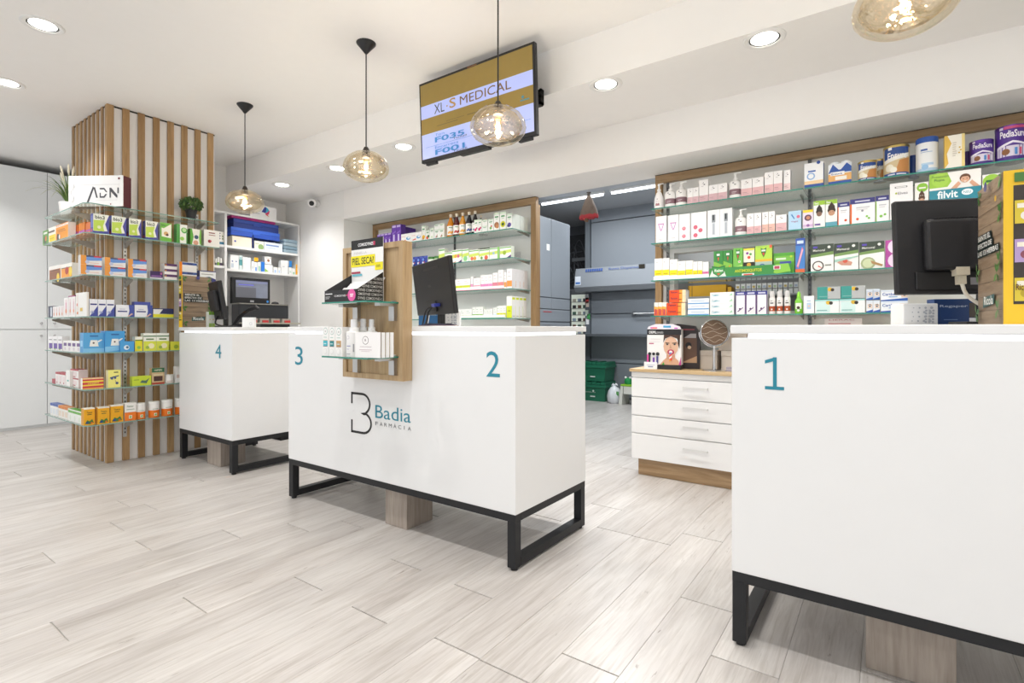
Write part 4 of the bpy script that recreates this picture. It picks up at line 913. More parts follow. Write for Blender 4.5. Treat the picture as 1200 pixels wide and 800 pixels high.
row(nA, 565.4, 569.8, 20, juice('3f1c22', '8a3a4a'), 'short dark juice bottle furthest right of the bottles', 'juice bottle', group='juice bottles in the niche', back=.14)
row(nA, 555.6, 564.6, 15.5, gv([('c', .35, .25, .3, 'd83c7a'), ('c', .7, .35, .22, 'c03a6a')]), 'white carton with pink berries in front of the dark bottles', 'carton', n=2, dep=.05)
row(nA, 565, 571.4, 7, gv([]), 'tiny plain white carton in a stack of two by the berry cartons', 'carton', stack=2, dep=.05)
row(nA, 572, 578.2, 14, gv([('c', .5, .25, .22, '7ab05a'), ('c', .65, .4, .14, 'c84a4a')]), 'white carton with a green plant, left of the mushroom carton', 'carton', dep=.05)
row(nA, 578.6, 585.4, 20.5, gv([('c', .5, .3, .42, 'a8704a'), ('c', .62, .22, .3, 'c98a5a')]), 'white carton with a brown mushroom picture, top niche shelf', 'carton', dep=.05)
row(nA, 585.8, 593, 20.5, gv([('c', .5, .3, .42, 'd6d62a'), ('c', .5, .3, .22, '3a5a2a')]), 'white carton with a yellow-green fruit picture, top niche shelf', 'carton', dep=.05)
row(nA, 593.6, 600.2, 17.5, gv([('c', .5, .25, .34, '5a4a9a'), ('c', .3, .2, .2, '3a3a7a')]), 'white carton with blue berries in the end file', 'carton', deep=4, dep=.06)
# second niche shelf
def bag(w, h, d):
    m = MB(); n = 6
    vs, fs = [], []
    for j in range(n + 1):
        for i in range(n + 1):
            u, v = i / n, j / n; b = math.sin(math.pi * u) * math.sin(math.pi * v) ** .7
            vs.append(((u - .5) * w, d / 2 - b * d / 2 + .004 * math.sin(9 * u + 5 * v), v * h))
    for j in range(n + 1):
        for i in range(n + 1):
            u, v = i / n, j / n; b = math.sin(math.pi * u) * math.sin(math.pi * v) ** .7
            vs.append(((u - .5) * w, d / 2 + b * d / 2, v * h))
    k = (n + 1) ** 2
    for j in range(n):
        for i in range(n):
            a = j * (n + 1) + i; q = (a, a + 1, a + n + 2, a + n + 1); fs += [q, tuple(x + k for x in reversed(q))]
    m.add(vs, fs, mat('33459c', .2, .2, .15), True)
    o = m.build('candy_bag')
    MB().prints([('c', .5, .6, .22, '6a8ad8'), ('c', .45, .3, .16, 'dfe6f6'), ('c', .7, .35, .1, 'c24a5a')], FRONT(-w / 2, -.002, 0), w, h).build('print', o)
    return o
row(nB, 482, 499, 12, bag, 'shiny blue foil bag on the second niche shelf beside the oak board', 'bag', n=3, dep=.05)
row(nB, 499.6, 514, 10, tub([(0, .3, '8ac04a'), (.3, .7, 'e9f2df'), (.7, 1, '3f7a3a')], name='tin'), 'little round green herbal tin half behind the monitor', 'tin', n=2, gap=.004)
HB = lambda f: C('f4f6ef', [('r', 0, .86, 1, .94, '5aa84a'), ('p', [(0, .35), (1, .45), (1, .7), (0, .62)], 'cfe06a')] + f, side='e2e9da')
row(nB, 514.2, 521, 18, HB([]), 'tallest white and green carton on the second niche shelf', 'carton', dep=.05)
row(nB, 521.4, 529.8, 13, HB([('c', .5, .2, .2, '8ac04a')]), 'white and green carton just behind the monitor corner', 'carton', dep=.05)
for a, b, h, f, l in ((530, 541, 15, [('c', .35, .5, .14, 'e8a83a'), ('c', .65, .5, .14, 'd86a8a'), ('p', [(.6, 0), (1, .2), (1, 0)], '5a2f72'), ('p', [(0, 0), (.4, .1), (.3, 0)], 'c84a2a')], 'white carton with orange and pink dots and a purple corner, second niche shelf'), (541.4, 549.4, 15, [('c', .5, .25, .3, '8cd08a')], 'slim white carton with a mint green square, second niche shelf'), (549.8, 561, 13, [('c', .3, .22, .16, 'e0705a'), ('c', .6, .22, .16, 'e0a04a')], 'white carton with red fruit row, second niche shelf'), (561.4, 573.4, 12.5, [('c', .25, .2, .12, '6aa04a'), ('c', .7, .2, .18, 'd8604a')], 'low wide white carton with small fruit, second niche shelf'), (573.8, 585.4, 13.5, [('c', .4, .5, .12, '9ac0d0'), ('r', .8, 0, 1, 1, '8cc86a')], 'white carton with a bright green side band, second niche shelf'), (586, 599, 13.5, [('c', .4, .45, .16, '9ab83a'), ('p', [(.6, 0), (1, .25), (1, 0)], '5a2f72')], 'white carton with a purple corner at the end, second niche shelf')):
    row(nB, a, b, h, HB(f), l, 'carton', dep=.05)
row(nB, 560, 582, 15.5, C('4a5a44', [('r', .1, .1, .9, .5, 'c9d6b8')]), 'dark-topped carton peeping out behind the fruit cartons', 'carton', n=3, dep=.04, back=.07)
def beaker(w, h, d):
    return MB().lathe([(w * .4, 0), (w * .45, h), (w * .43, h), (w * .38, .004)], CLEAR, 16, 0, w / 2).build('beaker')
row(nB, 601, 609, 9, beaker, 'small clear beaker at the end of the second niche shelf', 'beaker', n=2, back=.14)
# third niche shelf
def strip_tray(px0_, px1_, s, col, label):
    xa, xb = x_on(px0_, s.p), x_on(px1_, s.p)
    t = thing('shelf_tray', label, 'tray', ((xa + xb) / 2, s.p, s.z + .0006)); hw_ = (xb - xa) / 2
    f = MB().box(-hw_, hw_, -.004, -.001, 0, .03, card('f6f4f4')).build('front_strip', t)
    MB().prints([('r', 0, 0, 1, .18, col)], FRONT(-hw_, -.004, 0), 2 * hw_, .03).build('print', f)
    MB().box(-hw_, hw_, -.0009, .08, 0, .002, card('f4f4f4')).build('tray_base', t)
strip_tray(532, 591, nC, 'd8487a', 'white tray edged pink on the third niche shelf')
strip_tray(532, 592, nD, '5aa88a', 'white tray edged green on the lowest niche shelf')
tC, tD = Shelf('Y', nC.p + .004, nC.z + .0024), Shelf('Y', nD.p + .004, nD.z + .0024)
bb = lambda c, t0=.25, t1=.45: C('f5f4f3', [('r', 0, t0, 1, t1, c), ('r', .2, .6, .8, .64, 'd0cccc'), ('r', .25, .8, .6, .84, 'c9b9c0')], side='e9e6e6')
row(tC, 533.5, 551, 13.5, bb('d3e03a'), 'white carton banded lime in the pink-edged tray', 'carton', n=2, dep=.05)
row(tC, 551.4, 554.6, 16, bb('e29abf'), 'very slim white and pink carton in the pink-edged tray', 'carton', dep=.05)
row(tC, 555, 562.8, 14, bb('e7a3b8', .3, .4), 'white carton with dark pink cap behind slim one, pink-edged tray', 'carton', dep=.05)
row(tC, 563.2, 577, 17, bb('e48cc0', .2, .38), 'white carton banded magenta-pink, trio in the pink-edged tray', 'carton', n=3, dep=.05)
row(tC, 577.4, 583, 19, bb('e4889a', .15, .4), 'white carton banded rose, beside the orange ones', 'carton', dep=.05)
row(tC, 583.4, 589.8, 22, bb('ec8a8a', .15, .35), 'tall white carton banded coral near the shelf end', 'carton', dep=.05)
row(nC, 590.4, 593.6, 19, bb('f0a05a', .1, .4), 'slim white carton banded orange at the shelf end', 'carton', dep=.05)
row(nC, 594, 600, 23, bb('f09a4a', .1, .4), 'tall white carton banded orange in the end file, third niche shelf', 'carton', deep=4, dep=.06)
gb = lambda c, t0=.1, t1=.35: C('f4f6f3', [('r', 0, t0, 1, t1, c), ('r', .2, .55, .8, .6, 'c0d0c4'), ('r', .2, .75, .6, .8, 'a9c9b0')], side='e4eae4')
row(tD, 537, 553, 10.5, gb('8cc84a'), 'small white carton banded green in the green-edged tray', 'carton', n=2, dep=.05)
row(tD, 553.4, 566, 13, gb('86c454'), 'white carton banded leaf green, trio in the green-edged tray', 'carton', n=3, dep=.05)
row(tD, 566.6, 577.4, 10, gb('9ad0ec'), 'small white carton banded sky blue in the green-edged tray', 'carton', n=3, dep=.05)
row(tD, 577.8, 582, 12, gb('bfe2f2'), 'single slim white and sky blue carton in the green-edged tray', 'carton', dep=.05)
row(tD, 582.3, 593, 14, gb('d8e032', .05, .4), 'white carton banded lemon in the green-edged tray', 'carton', n=3, dep=.05)
row(nD, 593.6, 600, 25.5, C('f3f4ee', [('r', 0, 0, 1, .55, 'd4e02c'), ('r', .15, .6, .85, .9, 'f3f4ee'), ('r', .3, .3, .7, .34, '8a9a2a')], side='f0f0ec', top='d4e02c', sprint=[('r', .1, .84, .9, .94, 'd4e02c'), ('r', .1, .06, .9, .1, 'bdbdb0')]), 'tall lime and white carton in the end file, lowest niche shelf', 'carton', deep=4, dep=.055)

# ---------- goods on the slatted pillar: side shelves facing the cupboards (-Y) and long side facing the counters (+X)
L1, L2, L3, L4, L5, L6 = [Shelf('Y', GY + .015, z) for z in PZ[1:]]
K1, K2, K3, K4, K5, K6 = [Shelf('X', GX - .012, z) for z in PZ[1:]]
row(L1, 50.2, 56.4, 16.5, C('5d9e3c', [('r', .15, .74, .85, .88, 'f0f2e8'), ('c', .45, .3, .28, '2f5a2a'), ('c', .6, .42, .16, 'd87a3a')], side='3f7a2c'), 'green carton at the cupboard end of the second pillar shelf', 'carton', dep=.05)
row(L1, 56.8, 65, 18, C('f4f2e8', [('r', .1, .08, 1, .5, 'f2d820'), ('r', 0, .66, .9, .78, '6a5a4a'), ('r', .2, .25, .8, .3, 'd0b810')]), 'white and yellow carton beside the green one, second pillar shelf', 'carton', dep=.05)
row(L1, 65.4, 79.8, 18.5, C('f09a20', [('r', 0, .84, 1, .96, 'f4f0ea'), ('t', 'REVITAL', .06, .86, .94, .94, 'e06a1a', 0), ('r', .15, .62, .75, .66, 'b06010'), ('r', .2, .52, .85, .55, 'b06010'), ('c', .2, .2, .1, '2a2420'), ('c', .32, .22, .06, 'f4f0ea')], side='f2ece4'), 'orange carton with white heading, second pillar shelf', 'carton', dep=.05)
row(L1, 82, 91, 15.5, C('ee7a2a', [('r', 0, 0, .55, 1, 'f4ece4'), ('r', .55, .3, 1, .5, 'b04aa8')], side='e8702a'), 'orange and white carton turned sideways near the pillar corner', 'carton', dep=.05, back=.055)
row(L1, 92, 99.4, 16.5, C('ee8a2e', [('r', 0, .32, 1, .46, 'b658b0')], side='d87020'), 'orange carton with violet stripe near the pillar corner', 'carton', dep=.05, back=.055)
row(L1, 100.4, 106, 14.5, C('d9702a', [('r', 0, .3, 1, .44, 'a848a0')], side='c86020'), 'darker orange carton with violet stripe right at the pillar corner', 'carton', dep=.03, back=.055)
bio = C('f2f4ea', [('p', [(0, 0), (1, 0), (1, 1), (.75, .5), (.9, .15), (0, .08)], '4a4aa0'), ('p', [(0, .14), (.82, .14), (.72, .5), (.9, 1), (0, 1)], 'f2f4ea'), ('p', [(.02, .12), (.7, .12), (.62, .4), (.74, .72), (.02, .66)], 'c6e05a'), ('t', 'bio3', .12, .74, .72, .92, '2f4a2a', .02), ('r', 0, 0, 1, .1, '3f4aa0'), ('c', .36, .32, .12, 'e9f0c0')], side='3f4a96', top='eef0e4', sprint=[('r', .1, .3, .9, .9, '6a74b8'), ('c', .5, .15, .2, 'd8503c')])
for a, b, h, l in ((109, 128, 22.5, 'at the pillar corner'), (130.6, 148.2, 22.5, 'second from the corner'), (151, 165.8, 22, 'third from the corner'), (170.4, 185.2, 21.5, 'next to the all-green carton')):
    row(K1, a, b, h, bio, 'lime and white herbal tea carton with navy edge, ' + l, 'carton', dep=.06, group='lime and white herbal tea cartons')
row(K1, 187.6, 201.4, 21.5, C('6ab83c', [('p', [(.12, .25), (.95, .2), (.95, .98), (.3, .7), (.12, .72)], 'f2f0e6'), ('t', 'bio', .1, .82, .45, .93, '2f5a2a', .01), ('c', .5, .42, .2, 'd8a86a'), ('c', .6, .36, .12, '5a3a2a')], side='d4d8cc'), 'green carton with tea cup picture, second pillar shelf', 'carton', dep=.06)
row(K1, 207, 219.6, 22, C('f2f4ee', [('p', [(0, 0), (.3, 0), (.3, 1), (0, 1)], '3f9a3f'), ('c', .7, .7, .3, '4aa84a'), ('c', .7, .72, .2, 'b8e0a0'), ('c', .5, .25, .2, '9ad05a'), ('r', .9, 0, 1, .6, '3f9a3f')], side='4a9a4a'), 'white carton with a green loop, second pillar shelf', 'carton', dep=.06)
row(K1, 223, 235.8, 18.5, C('f0efe6', [('p', [(0, 0), (.14, 0), (.3, .5), (.14, 1), (0, 1)], '5aa83a'), ('p', [(1, 0), (.86, .1), (.8, .5), (.9, 1), (1, 1)], '7cc04a'), ('c', .55, .5, .2, '3f5a7a'), ('c', .5, .14, .24, 'd8a08a')], side='5a9a3a'), 'white carton edged green with a dark figure, second pillar shelf', 'carton', dep=.06)
row(K1, 239, 257.4, 19.5, C('f0eeea', [('r', .3, .80, .7, .86, '8a3a3a'), ('r', .3, .68, .72, .72, '8a3a3a'), ('c', .35, .32, .11, '9a3038'), ('c', .42, .34, .06, 'c8606a')], side='e0ddd8'), 'square white carton with small dark red print, far end of second pillar shelf', 'carton', dep=.06)
# third pillar shelf
row(L2, 57.4, 71, 16.5, C('f0ece6', [('r', .05, .04, 1, .6, '8a4a1c'), ('r', .05, .6, 1, .74, 'b8703a'), ('r', .1, .62, .9, .7, '5a2c10'), ('c', .8, .12, .12, 'f0cc20')]), 'white and brown carton with yellow dot, third pillar shelf', 'carton', dep=.05)
row(L2, 71.4, 84.4, 16.5, C('f2eee6', [('r', .04, .02, 1, .68, 'ee9a1e'), ('r', .04, .68, 1, .74, '5a5048'), ('c', .55, .5, .16, 'b0281c', .7), ('c', .88, .4, .14, 'f2d020')]), 'white and orange carton with red oval, third pillar shelf', 'carton', dep=.05)
row(L2, 84.8, 94.4, 17, C('ee8a1e', [('p', [(.2, .2), (.5, .05), (.8, .2), (.9, .6), (.6, .9), (.2, .75)], 'f4efe2'), ('c', .5, .4, .2, 'd0b02a'), ('c', .85, .88, .16, 'f2d020'), ('r', 0, 0, 1, .12, 'c84a2a')]), 'orange carton with white flower shape near the pillar corner', 'carton', dep=.05, back=.055)
nut = C('f0efef', [('r', 0, 0, .26, 1, 'f0a04a'), ('r', .26, .84, 1, 1, '4a4a70'), ('r', .62, .84, .96, 1, 'd83a4a'), ('p', [(.26, .42), (1, .55), (1, .84), (.26, .84)], '6a9ae0'), ('c', .3, .3, .1, 'c6cfe8'), ('r', .4, .2, .85, .26, 'eac9b8')], side='d9d6d4')
row(K2, 94.4, 119.6, 11, nut, 'white and blue carton with orange end, stack at the pillar corner', 'carton', stack=2, dep=.06)
row(K2, 122.6, 147.4, 10.6, nut, 'white and blue carton with orange end, middle stack on third pillar shelf', 'carton', stack=2, dep=.06)
row(K2, 150, 172, 10.6, nut, 'white and blue carton with orange end, stack beside the low purple carton', 'carton', stack=2, dep=.06)
row(K2, 175.8, 190.8, 9, C('3f2a5e', [('r', .1, .3, .9, .45, '9a6ab0'), ('r', 0, 0, 1, .2, 'd9d4e0'), ('r', .8, .6, .95, .85, 'c86aa0')], side='d9d6da'), 'low dark purple carton, third pillar shelf', 'carton', dep=.06)
row(K2, 192.6, 207.6, 6.2, C('f0eeec', [('r', 0, .55, 1, 1, '5f3a6a'), ('c', .1, .7, .06, 'e0a03c')], side='e0dcda'), 'flat purple and white carton in a stack of three', 'carton', stack=3, dep=.06)
row(K2, 210, 230.8, 11, C('f0efee', [('r', 0, 0, .16, 1, 'f08a1e'), ('r', .16, .7, 1, .95, '3f5a9e'), ('r', .45, .74, .75, .9, '2a3a70')], side='d9d8d6'), 'blue-headed white carton with orange end in a stack of two', 'carton', stack=2, dep=.06)
row(K2, 234, 253, 13.5, C('eef0f0', [('p', [(0, 0), (1, 0), (1, .3), (.6, .5), (.25, .42), (0, .15)], '3a3f7e'), ('r', 0, .92, 1, 1, '3a3f7e'), ('r', .1, .66, .85, .72, 'a0a09a'), ('r', .1, .08, .7, .12, 'c0d08a')], side='3a3f7e'), 'white carton with navy wave at the far end, third pillar shelf', 'carton', dep=.06)
# fourth pillar shelf
row(L3, 56.6, 61.4, 13.5, C('2c3350', [('r', .5, .1, .95, .9, 'c9d0da')]), 'navy carton at the cupboard end of the fourth pillar shelf', 'carton', dep=.05)
pk = lambda c='e8c4c8': C('f2efee', [('r', .3, .1, .7, .9, 'ead9d9'), ('r', .4, .2, .6, .75, c), ('c', .5, .3, .18, 'e0906a')], side='ece6e4')
row(L3, 61.8, 74.6, 13, pk(), 'thin white and pink carton, low run on the fourth pillar shelf', 'carton', n=4, dep=.05)
row(L3, 75, 80, 22.5, pk('e0a0b8'), 'thin tall white carton with pink line, fourth pillar shelf', 'carton', dep=.05)
row(L3, 80.4, 88.4, 23.5, pk('d8b0b8'), 'thin tall white carton in the pair below the magenta top', 'carton', n=2, dep=.05)
row(L3, 80, 88, 25.5, C('a83a7a', [('r', 0, 0, 1, .8, 'eee6e8')]), 'magenta-topped carton behind the thin white pair', 'carton', dep=.04, back=.06)
row(L3, 89, 101.6, 28, C('f1f0ec', [('r', .08, .08, .24, .95, 'e9e2dc'), ('c', .12, .5, .05, 'd86a4a'), ('r', .1, .1, .22, .2, 'e07a3a'), ('r', .4, .22, .64, .36, 'd9b84a')], side='e8e4de'), 'tallest white carton with a gold square on the fourth pillar shelf', 'carton', dep=.014)
blu = C('eef0f6', [('p', [(0, 0), (.5, .3), (1, .62), (1, 0)], '4550a0'), ('r', .1, .66, .9, .74, '2a3080'), ('c', .32, .25, .24, 'c9cfe2'), ('c', .4, .22, .14, '8a94c4')], side='3f4a96', sprint=[('r', .3, .6, .7, .8, 'eef0f6')])
row(K3, 104.6, 134.4, 20, blu, 'white and royal blue upright carton, fourth pillar shelf', 'carton', n=3, dep=.06)
wide = C('eef0f6', [('p', [(.66, 0), (1, 0), (1, 1), (.7, 1), (.74, .5)], '4a58a8'), ('r', .1, .40, .62, .5, '2f3a86'), ('r', .2, .62, .5, .66, 'a0a8c8'), ('p', [(.6, 0), (.85, .3), (.95, .25), (.7, 0)], 'e0b8a0')], side='4a58a8')
row(K3, 135.6, 157.2, 14, wide, 'wide white and blue carton with a hand, next to the upright trio', 'carton', dep=.07)
row(K3, 157.6, 178.8, 14, wide, 'wide white and blue carton with a hand, under the blue lid edge', 'carton', dep=.07)
row(K3, 157, 176.5, 18, C('3f4a9e', [('r', 0, .6, 1, 1, '5560b0')]), 'blue carton standing behind the wide hand cartons', 'carton', dep=.05, back=.08)
row(K3, 179.4, 203.6, 10.5, C('eef0ee', [('r', 0, 0, 1, .36, 'e6e23a'), ('p', [(.3, .4), (1, .36), (1, 1), (.5, 1)], '343a66'), ('r', 0, .9, 1, 1, '343a66')], side='343a66'), 'low white carton with navy and yellow bands, fourth pillar shelf', 'carton', dep=.07)
# fifth pillar shelf
vio = C('f0eff0', [('r', .2, .12, 1, .5, '5f3f9e'), ('r', .2, .72, .9, .78, '8a8a8a'), ('r', .3, .05, .7, .12, '9ac84a')], side='eceaea')
row(L4, 56.4, 73, 16.5, vio, 'white carton with violet panel, fifth pillar shelf', 'carton', n=3, dep=.05, gap=.012)
row(L4, 74, 94.6, 12.5, C('efeeec', [('r', .15, .5, .85, .8, '6a4a8a'), ('r', .3, .1, .7, .4, 'd9cfd8')], side='e6e4e2'), 'small white and plum carton before the blue tea box', 'carton', n=4, dep=.05)
tea = [('p', [(.28, .3), (.72, .3), (.66, .62), (.34, .62)], 'f0efe9'), ('c', .5, .45, .2, 'f0efe9', .9), ('p', [(.7, .5), (.9, .62), (.86, .66), (.68, .58)], 'f0efe9'), ('c', .48, .48, .05, '5a4a4a'), ('r', .3, .80, .7, .86, '2f62a0')]
row(K4, 97.5, 122.5, 23, C('5aa8dc', [('r', 0, 0, 1, .2, '86c4ea')] + tea, side='4a98d0', sprint=[('r', .2, .3, .8, .6, '9ad0f0')]), 'big light blue tea box with a white teapot at the pillar corner', 'carton', dep=.08, back=.04)
row(K4, 123, 146.4, 24.5, C('4a9ed8', [('p', [(0, 0), (1, .1), (1, .3), (0, .25)], '86c4ea')] + tea, side='3f8cc8'), 'big blue tea box with a white teapot facing the counters', 'carton', dep=.1, back=.02)
row(K4, 140.8, 157.4, 12, C('4a9ed8', [('c', .45, .4, .2, 'dfeaf2'), ('c', .5, .42, .1, '4a6a8a')], side='3f8cc8'), 'small blue teapot box, fifth pillar shelf', 'carton', dep=.05, back=-.004)
row(K4, 158.2, 167, 17, C('e6dc2a', [('r', 0, .8, 1, 1, 'f2f2e6'), ('r', 0, .72, 1, .78, '4a7a3a'), ('c', .5, .25, .26, '8ac04a')], side='e0e0d2'), 'slim yellow carton with green stripe, fifth pillar shelf', 'carton', dep=.06)
inf = C('f2f3ea', [('r', 0, 0, 1, .55, 'd9e04a'), ('r', 0, .80, 1, .86, '4a7a4a'), ('r', .2, .62, .8, .7, '6a8a5a'), ('c', .6, .28, .24, 'efe9c0'), ('c', .3, .2, .14, '9ab84a')], side='eef0e2')
row(K4, 168, 198.2, 20.5, inf, 'white and yellow-green herbal tea carton, fifth pillar shelf', 'carton', n=2, dep=.06)
row(K4, 199.6, 213, 10, C('dfe04a', [('c', .5, .4, .2, '9ab03a')], side='d0d040'), 'low lime-yellow carton partly behind counter 4', 'carton', dep=.06)
# sixth pillar shelf
row(L5, 61, 64.6, 5, C('a8384a', []), 'tiny dark red carton at the cupboard end, sixth pillar shelf', 'carton', dep=.05)
rd = C('f1eeec', [('r', 0, .84, 1, 1, 'b0404e'), ('r', .2, .2, .8, .7, 'ecdcdc'), ('r', .35, .1, .65, .2, 'b0404e')], side='ead8d8', top='b0404e')
row(L5, 65, 76.8, 14, rd, 'white carton with red top, low row on the sixth pillar shelf', 'carton', n=3, dep=.05)
row(L5, 77.2, 82, 18, C('f0efec', [('r', .3, .3, .7, .4, '5ab0a8')], side='e9e6e2'), 'plain white carton between the red-topped ones', 'carton', dep=.05)
row(L5, 82.4, 92, 10, rd, 'white carton with red top in a stack of two', 'carton', stack=2, dep=.06, back=.02)
row(K5, 96.5, 121.6, 13, C('d0404a', [('r', 0, .28, 1, .40, 'f0d84a'), ('r', 0, .6, 1, .74, 'f0d84a'), ('r', 0, .88, 1, 1, 'e8cf9a'), ('t', 'LONGEVIT', .25, .44, .78, .58, 'f2e06a', .01), ('r', 0, 0, 1, .1, 'e8b85a')], side='f0ece6'), 'long red carton with yellow stripes at the pillar corner', 'carton', dep=.04, back=.03)
row(K5, 126.6, 141.6, 20.5, C('f0e884', [('r', .45, .84, .8, .9, '5a5a3a'), ('p', [(.15, .6), (.85, .7), (.85, .64), (.15, .52)], '3a4a7a'), ('c', .3, .52, .1, '4a5a8a'), ('c', .55, .55, .1, '4a5a8a'), ('c', .7, .25, .12, '3a4a7a'), ('p', [(.5, .5), (.7, .25), (.66, .22)], '3a4a7a')], side='e9e0b0'), 'pale yellow carton with blue plant drawing, sixth pillar shelf', 'carton', dep=.05)
row(K5, 154.8, 177.4, 11, C('c6d836', [('p', [(.4, .3), (.75, .2), (.9, .75), (.7, .5), (.5, .55)], '4a6a5a'), ('r', .08, .6, .35, .66, '5a7a2a')], side='b0c02a'), 'flat lime carton with a green sprig, sixth pillar shelf', 'carton', dep=.05)
row(K5, 177.8, 192.8, 19, C('cdb088', [('r', 0, .74, 1, 1, '2f6a44'), ('t', 'HIPERI', .2, .82, .8, .92, 'e6e0cc', .01), ('r', .15, .2, .85, .5, '4a2c24'), ('r', 0, .0, 1, .12, 'b0402a'), ('r', .1, .54, .9, .64, 'd9c8a0')], side='b8946a'), 'tan carton with green heading and dark label, sixth pillar shelf', 'carton', dep=.05)
row(K5, 194, 205.2, 10, tub([(0, .15, 'd9d6d2'), (.15, .7, 'f2f0ec'), (.7, 1, 'f2f0ec')], lid='efeeea', lidh=.3, name='jar', prints=[('r', .2, .1, .8, .5, 'd9cfc8')]), 'small white jar partly behind counter 4', 'jar')
row(K5, 206, 214, 19, C('f0eeec', [('r', .1, .3, .9, .5, 'd0b8b0')]), 'white carton half hidden by counter 4, sixth pillar shelf', 'carton', dep=.05)
# lowest pillar shelf
org = C('f1f0ec', [('r', 0, .8, 1, 1, '3a5aa8'), ('r', .15, .15, .85, .6, 'dfe4ea')], side='e0e2e4', top='3a5aa8')
row(L6, 58.8, 68, 14, org, 'white carton with blue top, lowest pillar shelf', 'carton', n=3, dep=.05)
row(L6, 68.4, 79.6, 14, C('f1efea', [('r', 0, .78, 1, 1, 'd8802a'), ('r', .15, .15, .85, .6, 'ead9c8')], side='e6e0d8', top='d8802a'), 'white carton with orange top, lowest pillar shelf', 'carton', n=3, dep=.05)
row(L6, 80, 95.6, 14, C('f0f2ee', [('r', 0, .7, 1, .9, '6ab04a'), ('c', .5, .3, .2, 'e0e8dc')], side='e4e8e0', top='5aa03a'), 'white bottle carton with green top, lowest pillar shelf', 'carton', n=3, dep=.05)
yel = C('eaaa1e', [('r', 0, .94, 1, 1, 'f0ece0'), ('t', 'Tisana', .25, .70, .75, .8, '3a4a2a', .01), ('r', .3, .60, .7, .64, '4a5a2a'), ('p', [(.1, .08), (.3, .3), (.5, .22), (.75, .34), (.9, .1), (.6, .05)], '3f7a3a'), ('c', .3, .14, .12, '2f4a8a'), ('c', .7, .12, .1, 'd86a2a')], side='d8982a', top='f0ece0')
row(K6, 98, 111.5, 19.5, yel, 'golden yellow herbal carton at the pillar corner, lowest shelf', 'carton', dep=.06, back=.03)
row(K6, 114.5, 128.6, 19.5, yel, 'golden yellow herbal carton standing in the middle of three', 'carton', dep=.06)
row(K6, 129.4, 144.6, 20, yel, 'golden yellow herbal carton beside the white and orange one', 'carton', dep=.06)
cross = [('r', .36, .12, .64, .30, 'f3f1e6'), ('r', .46, .14, .54, .28, '7ab03a'), ('r', .4, .18, .6, .24, '7ab03a')]
row(K6, 146, 159.6, 20.5, C('f2f0ec', [('r', 0, 0, 1, .48, 'ec7a1e'), ('t', 'Natur', .2, .76, .8, .88, '5a7a5a', .01), ('r', .15, .62, .85, .66, 'a0b0a0')] + cross, side='e0ddd8'), 'square white and orange carton with a green plus, lowest pillar shelf', 'carton', dep=.06)
tb = tub([(0, .58, 'ec7a1e'), (.58, .76, 'f2f0ec'), (.76, 1, 'f2f0ec')], lid='eceae6', lidh=.2, prints=[('r', .38, .14, .62, .36, 'f3f1e6'), ('r', .46, .17, .54, .33, '7ab03a'), ('r', .4, .22, .6, .28, '7ab03a'), ('r', .25, .66, .75, .7, '9ab09a')], rim='c8641a')
for a, b, l in ((159.8, 172.4, 'nearest the square orange carton'), (176, 188.8, 'middle of the visible three'), (191.4, 204.4, 'close to counter 4'), (207.6, 221, 'half hidden behind counter 4')):
    row(K6, a, b, 18.5, tb, 'white-lidded orange tub with green plus, ' + l, 'tub', group='orange supplement tubs')

# top pillar shelf: gift box and two plants
zt = PZ[0] + .0006
ax, ay = -5.12, 1.475
ab = thing('gift_box', 'large white box lettered ADN with dark red sides on the top pillar shelf', 'box', (ax, ay, zt), YAW - R(3))
bw, bh, bdp = .452, .245, .09
MB().box(-bw / 2, bw / 2, 0, .004, 0, bh, card('f3f2f1')).box(-bw / 2, bw / 2, bdp - .004, bdp, 0, bh, card('f3f2f1')).build('lid', ab)
MB().box(-bw / 2 + .001, bw / 2 - .001, .0045, bdp - .0045, .001, bh - .001, card('5a1a24')).build('body', ab)
GR = '4a4a50'
MB().prints([('p', [(.33, .12), (.37, .12), (.47, .60), (.45, .66)], GR), ('p', [(.46, .62), (.49, .62), (.54, .28), (.51, .28)], GR),
             ('p', [(.575, .60), (.575, .55), (.65, .55), (.69, .46), (.715, .46), (.66, .60)], GR), ('p', [(.575, .28), (.575, .44), (.595, .44), (.595, .33), (.65, .33), (.68, .40), (.71, .40), (.66, .28)], GR),
             ('p', [(.755, .28), (.755, .60), (.785, .60), (.90, .36), (.90, .28), (.88, .28), (.78, .48), (.78, .28)], GR), ('r', .90, .42, .925, .60, GR), ('c', .93, .90, .02, '6a1a28'), ('r', .22, .70, .94, .71, 'c9c6c6'), ('r', .5, .2, .9, .208, 'd0cccc'), ('c', .78, .07, .012, '8a2a38')] +
            [('c', .06 + .03 * math.sin(i * 1.1), .2 + i * .07, .018, 'e2e2e4') for i in range(10)], FRONT(-bw / 2, 0, 0), bw, bh).build('lettering', ab)

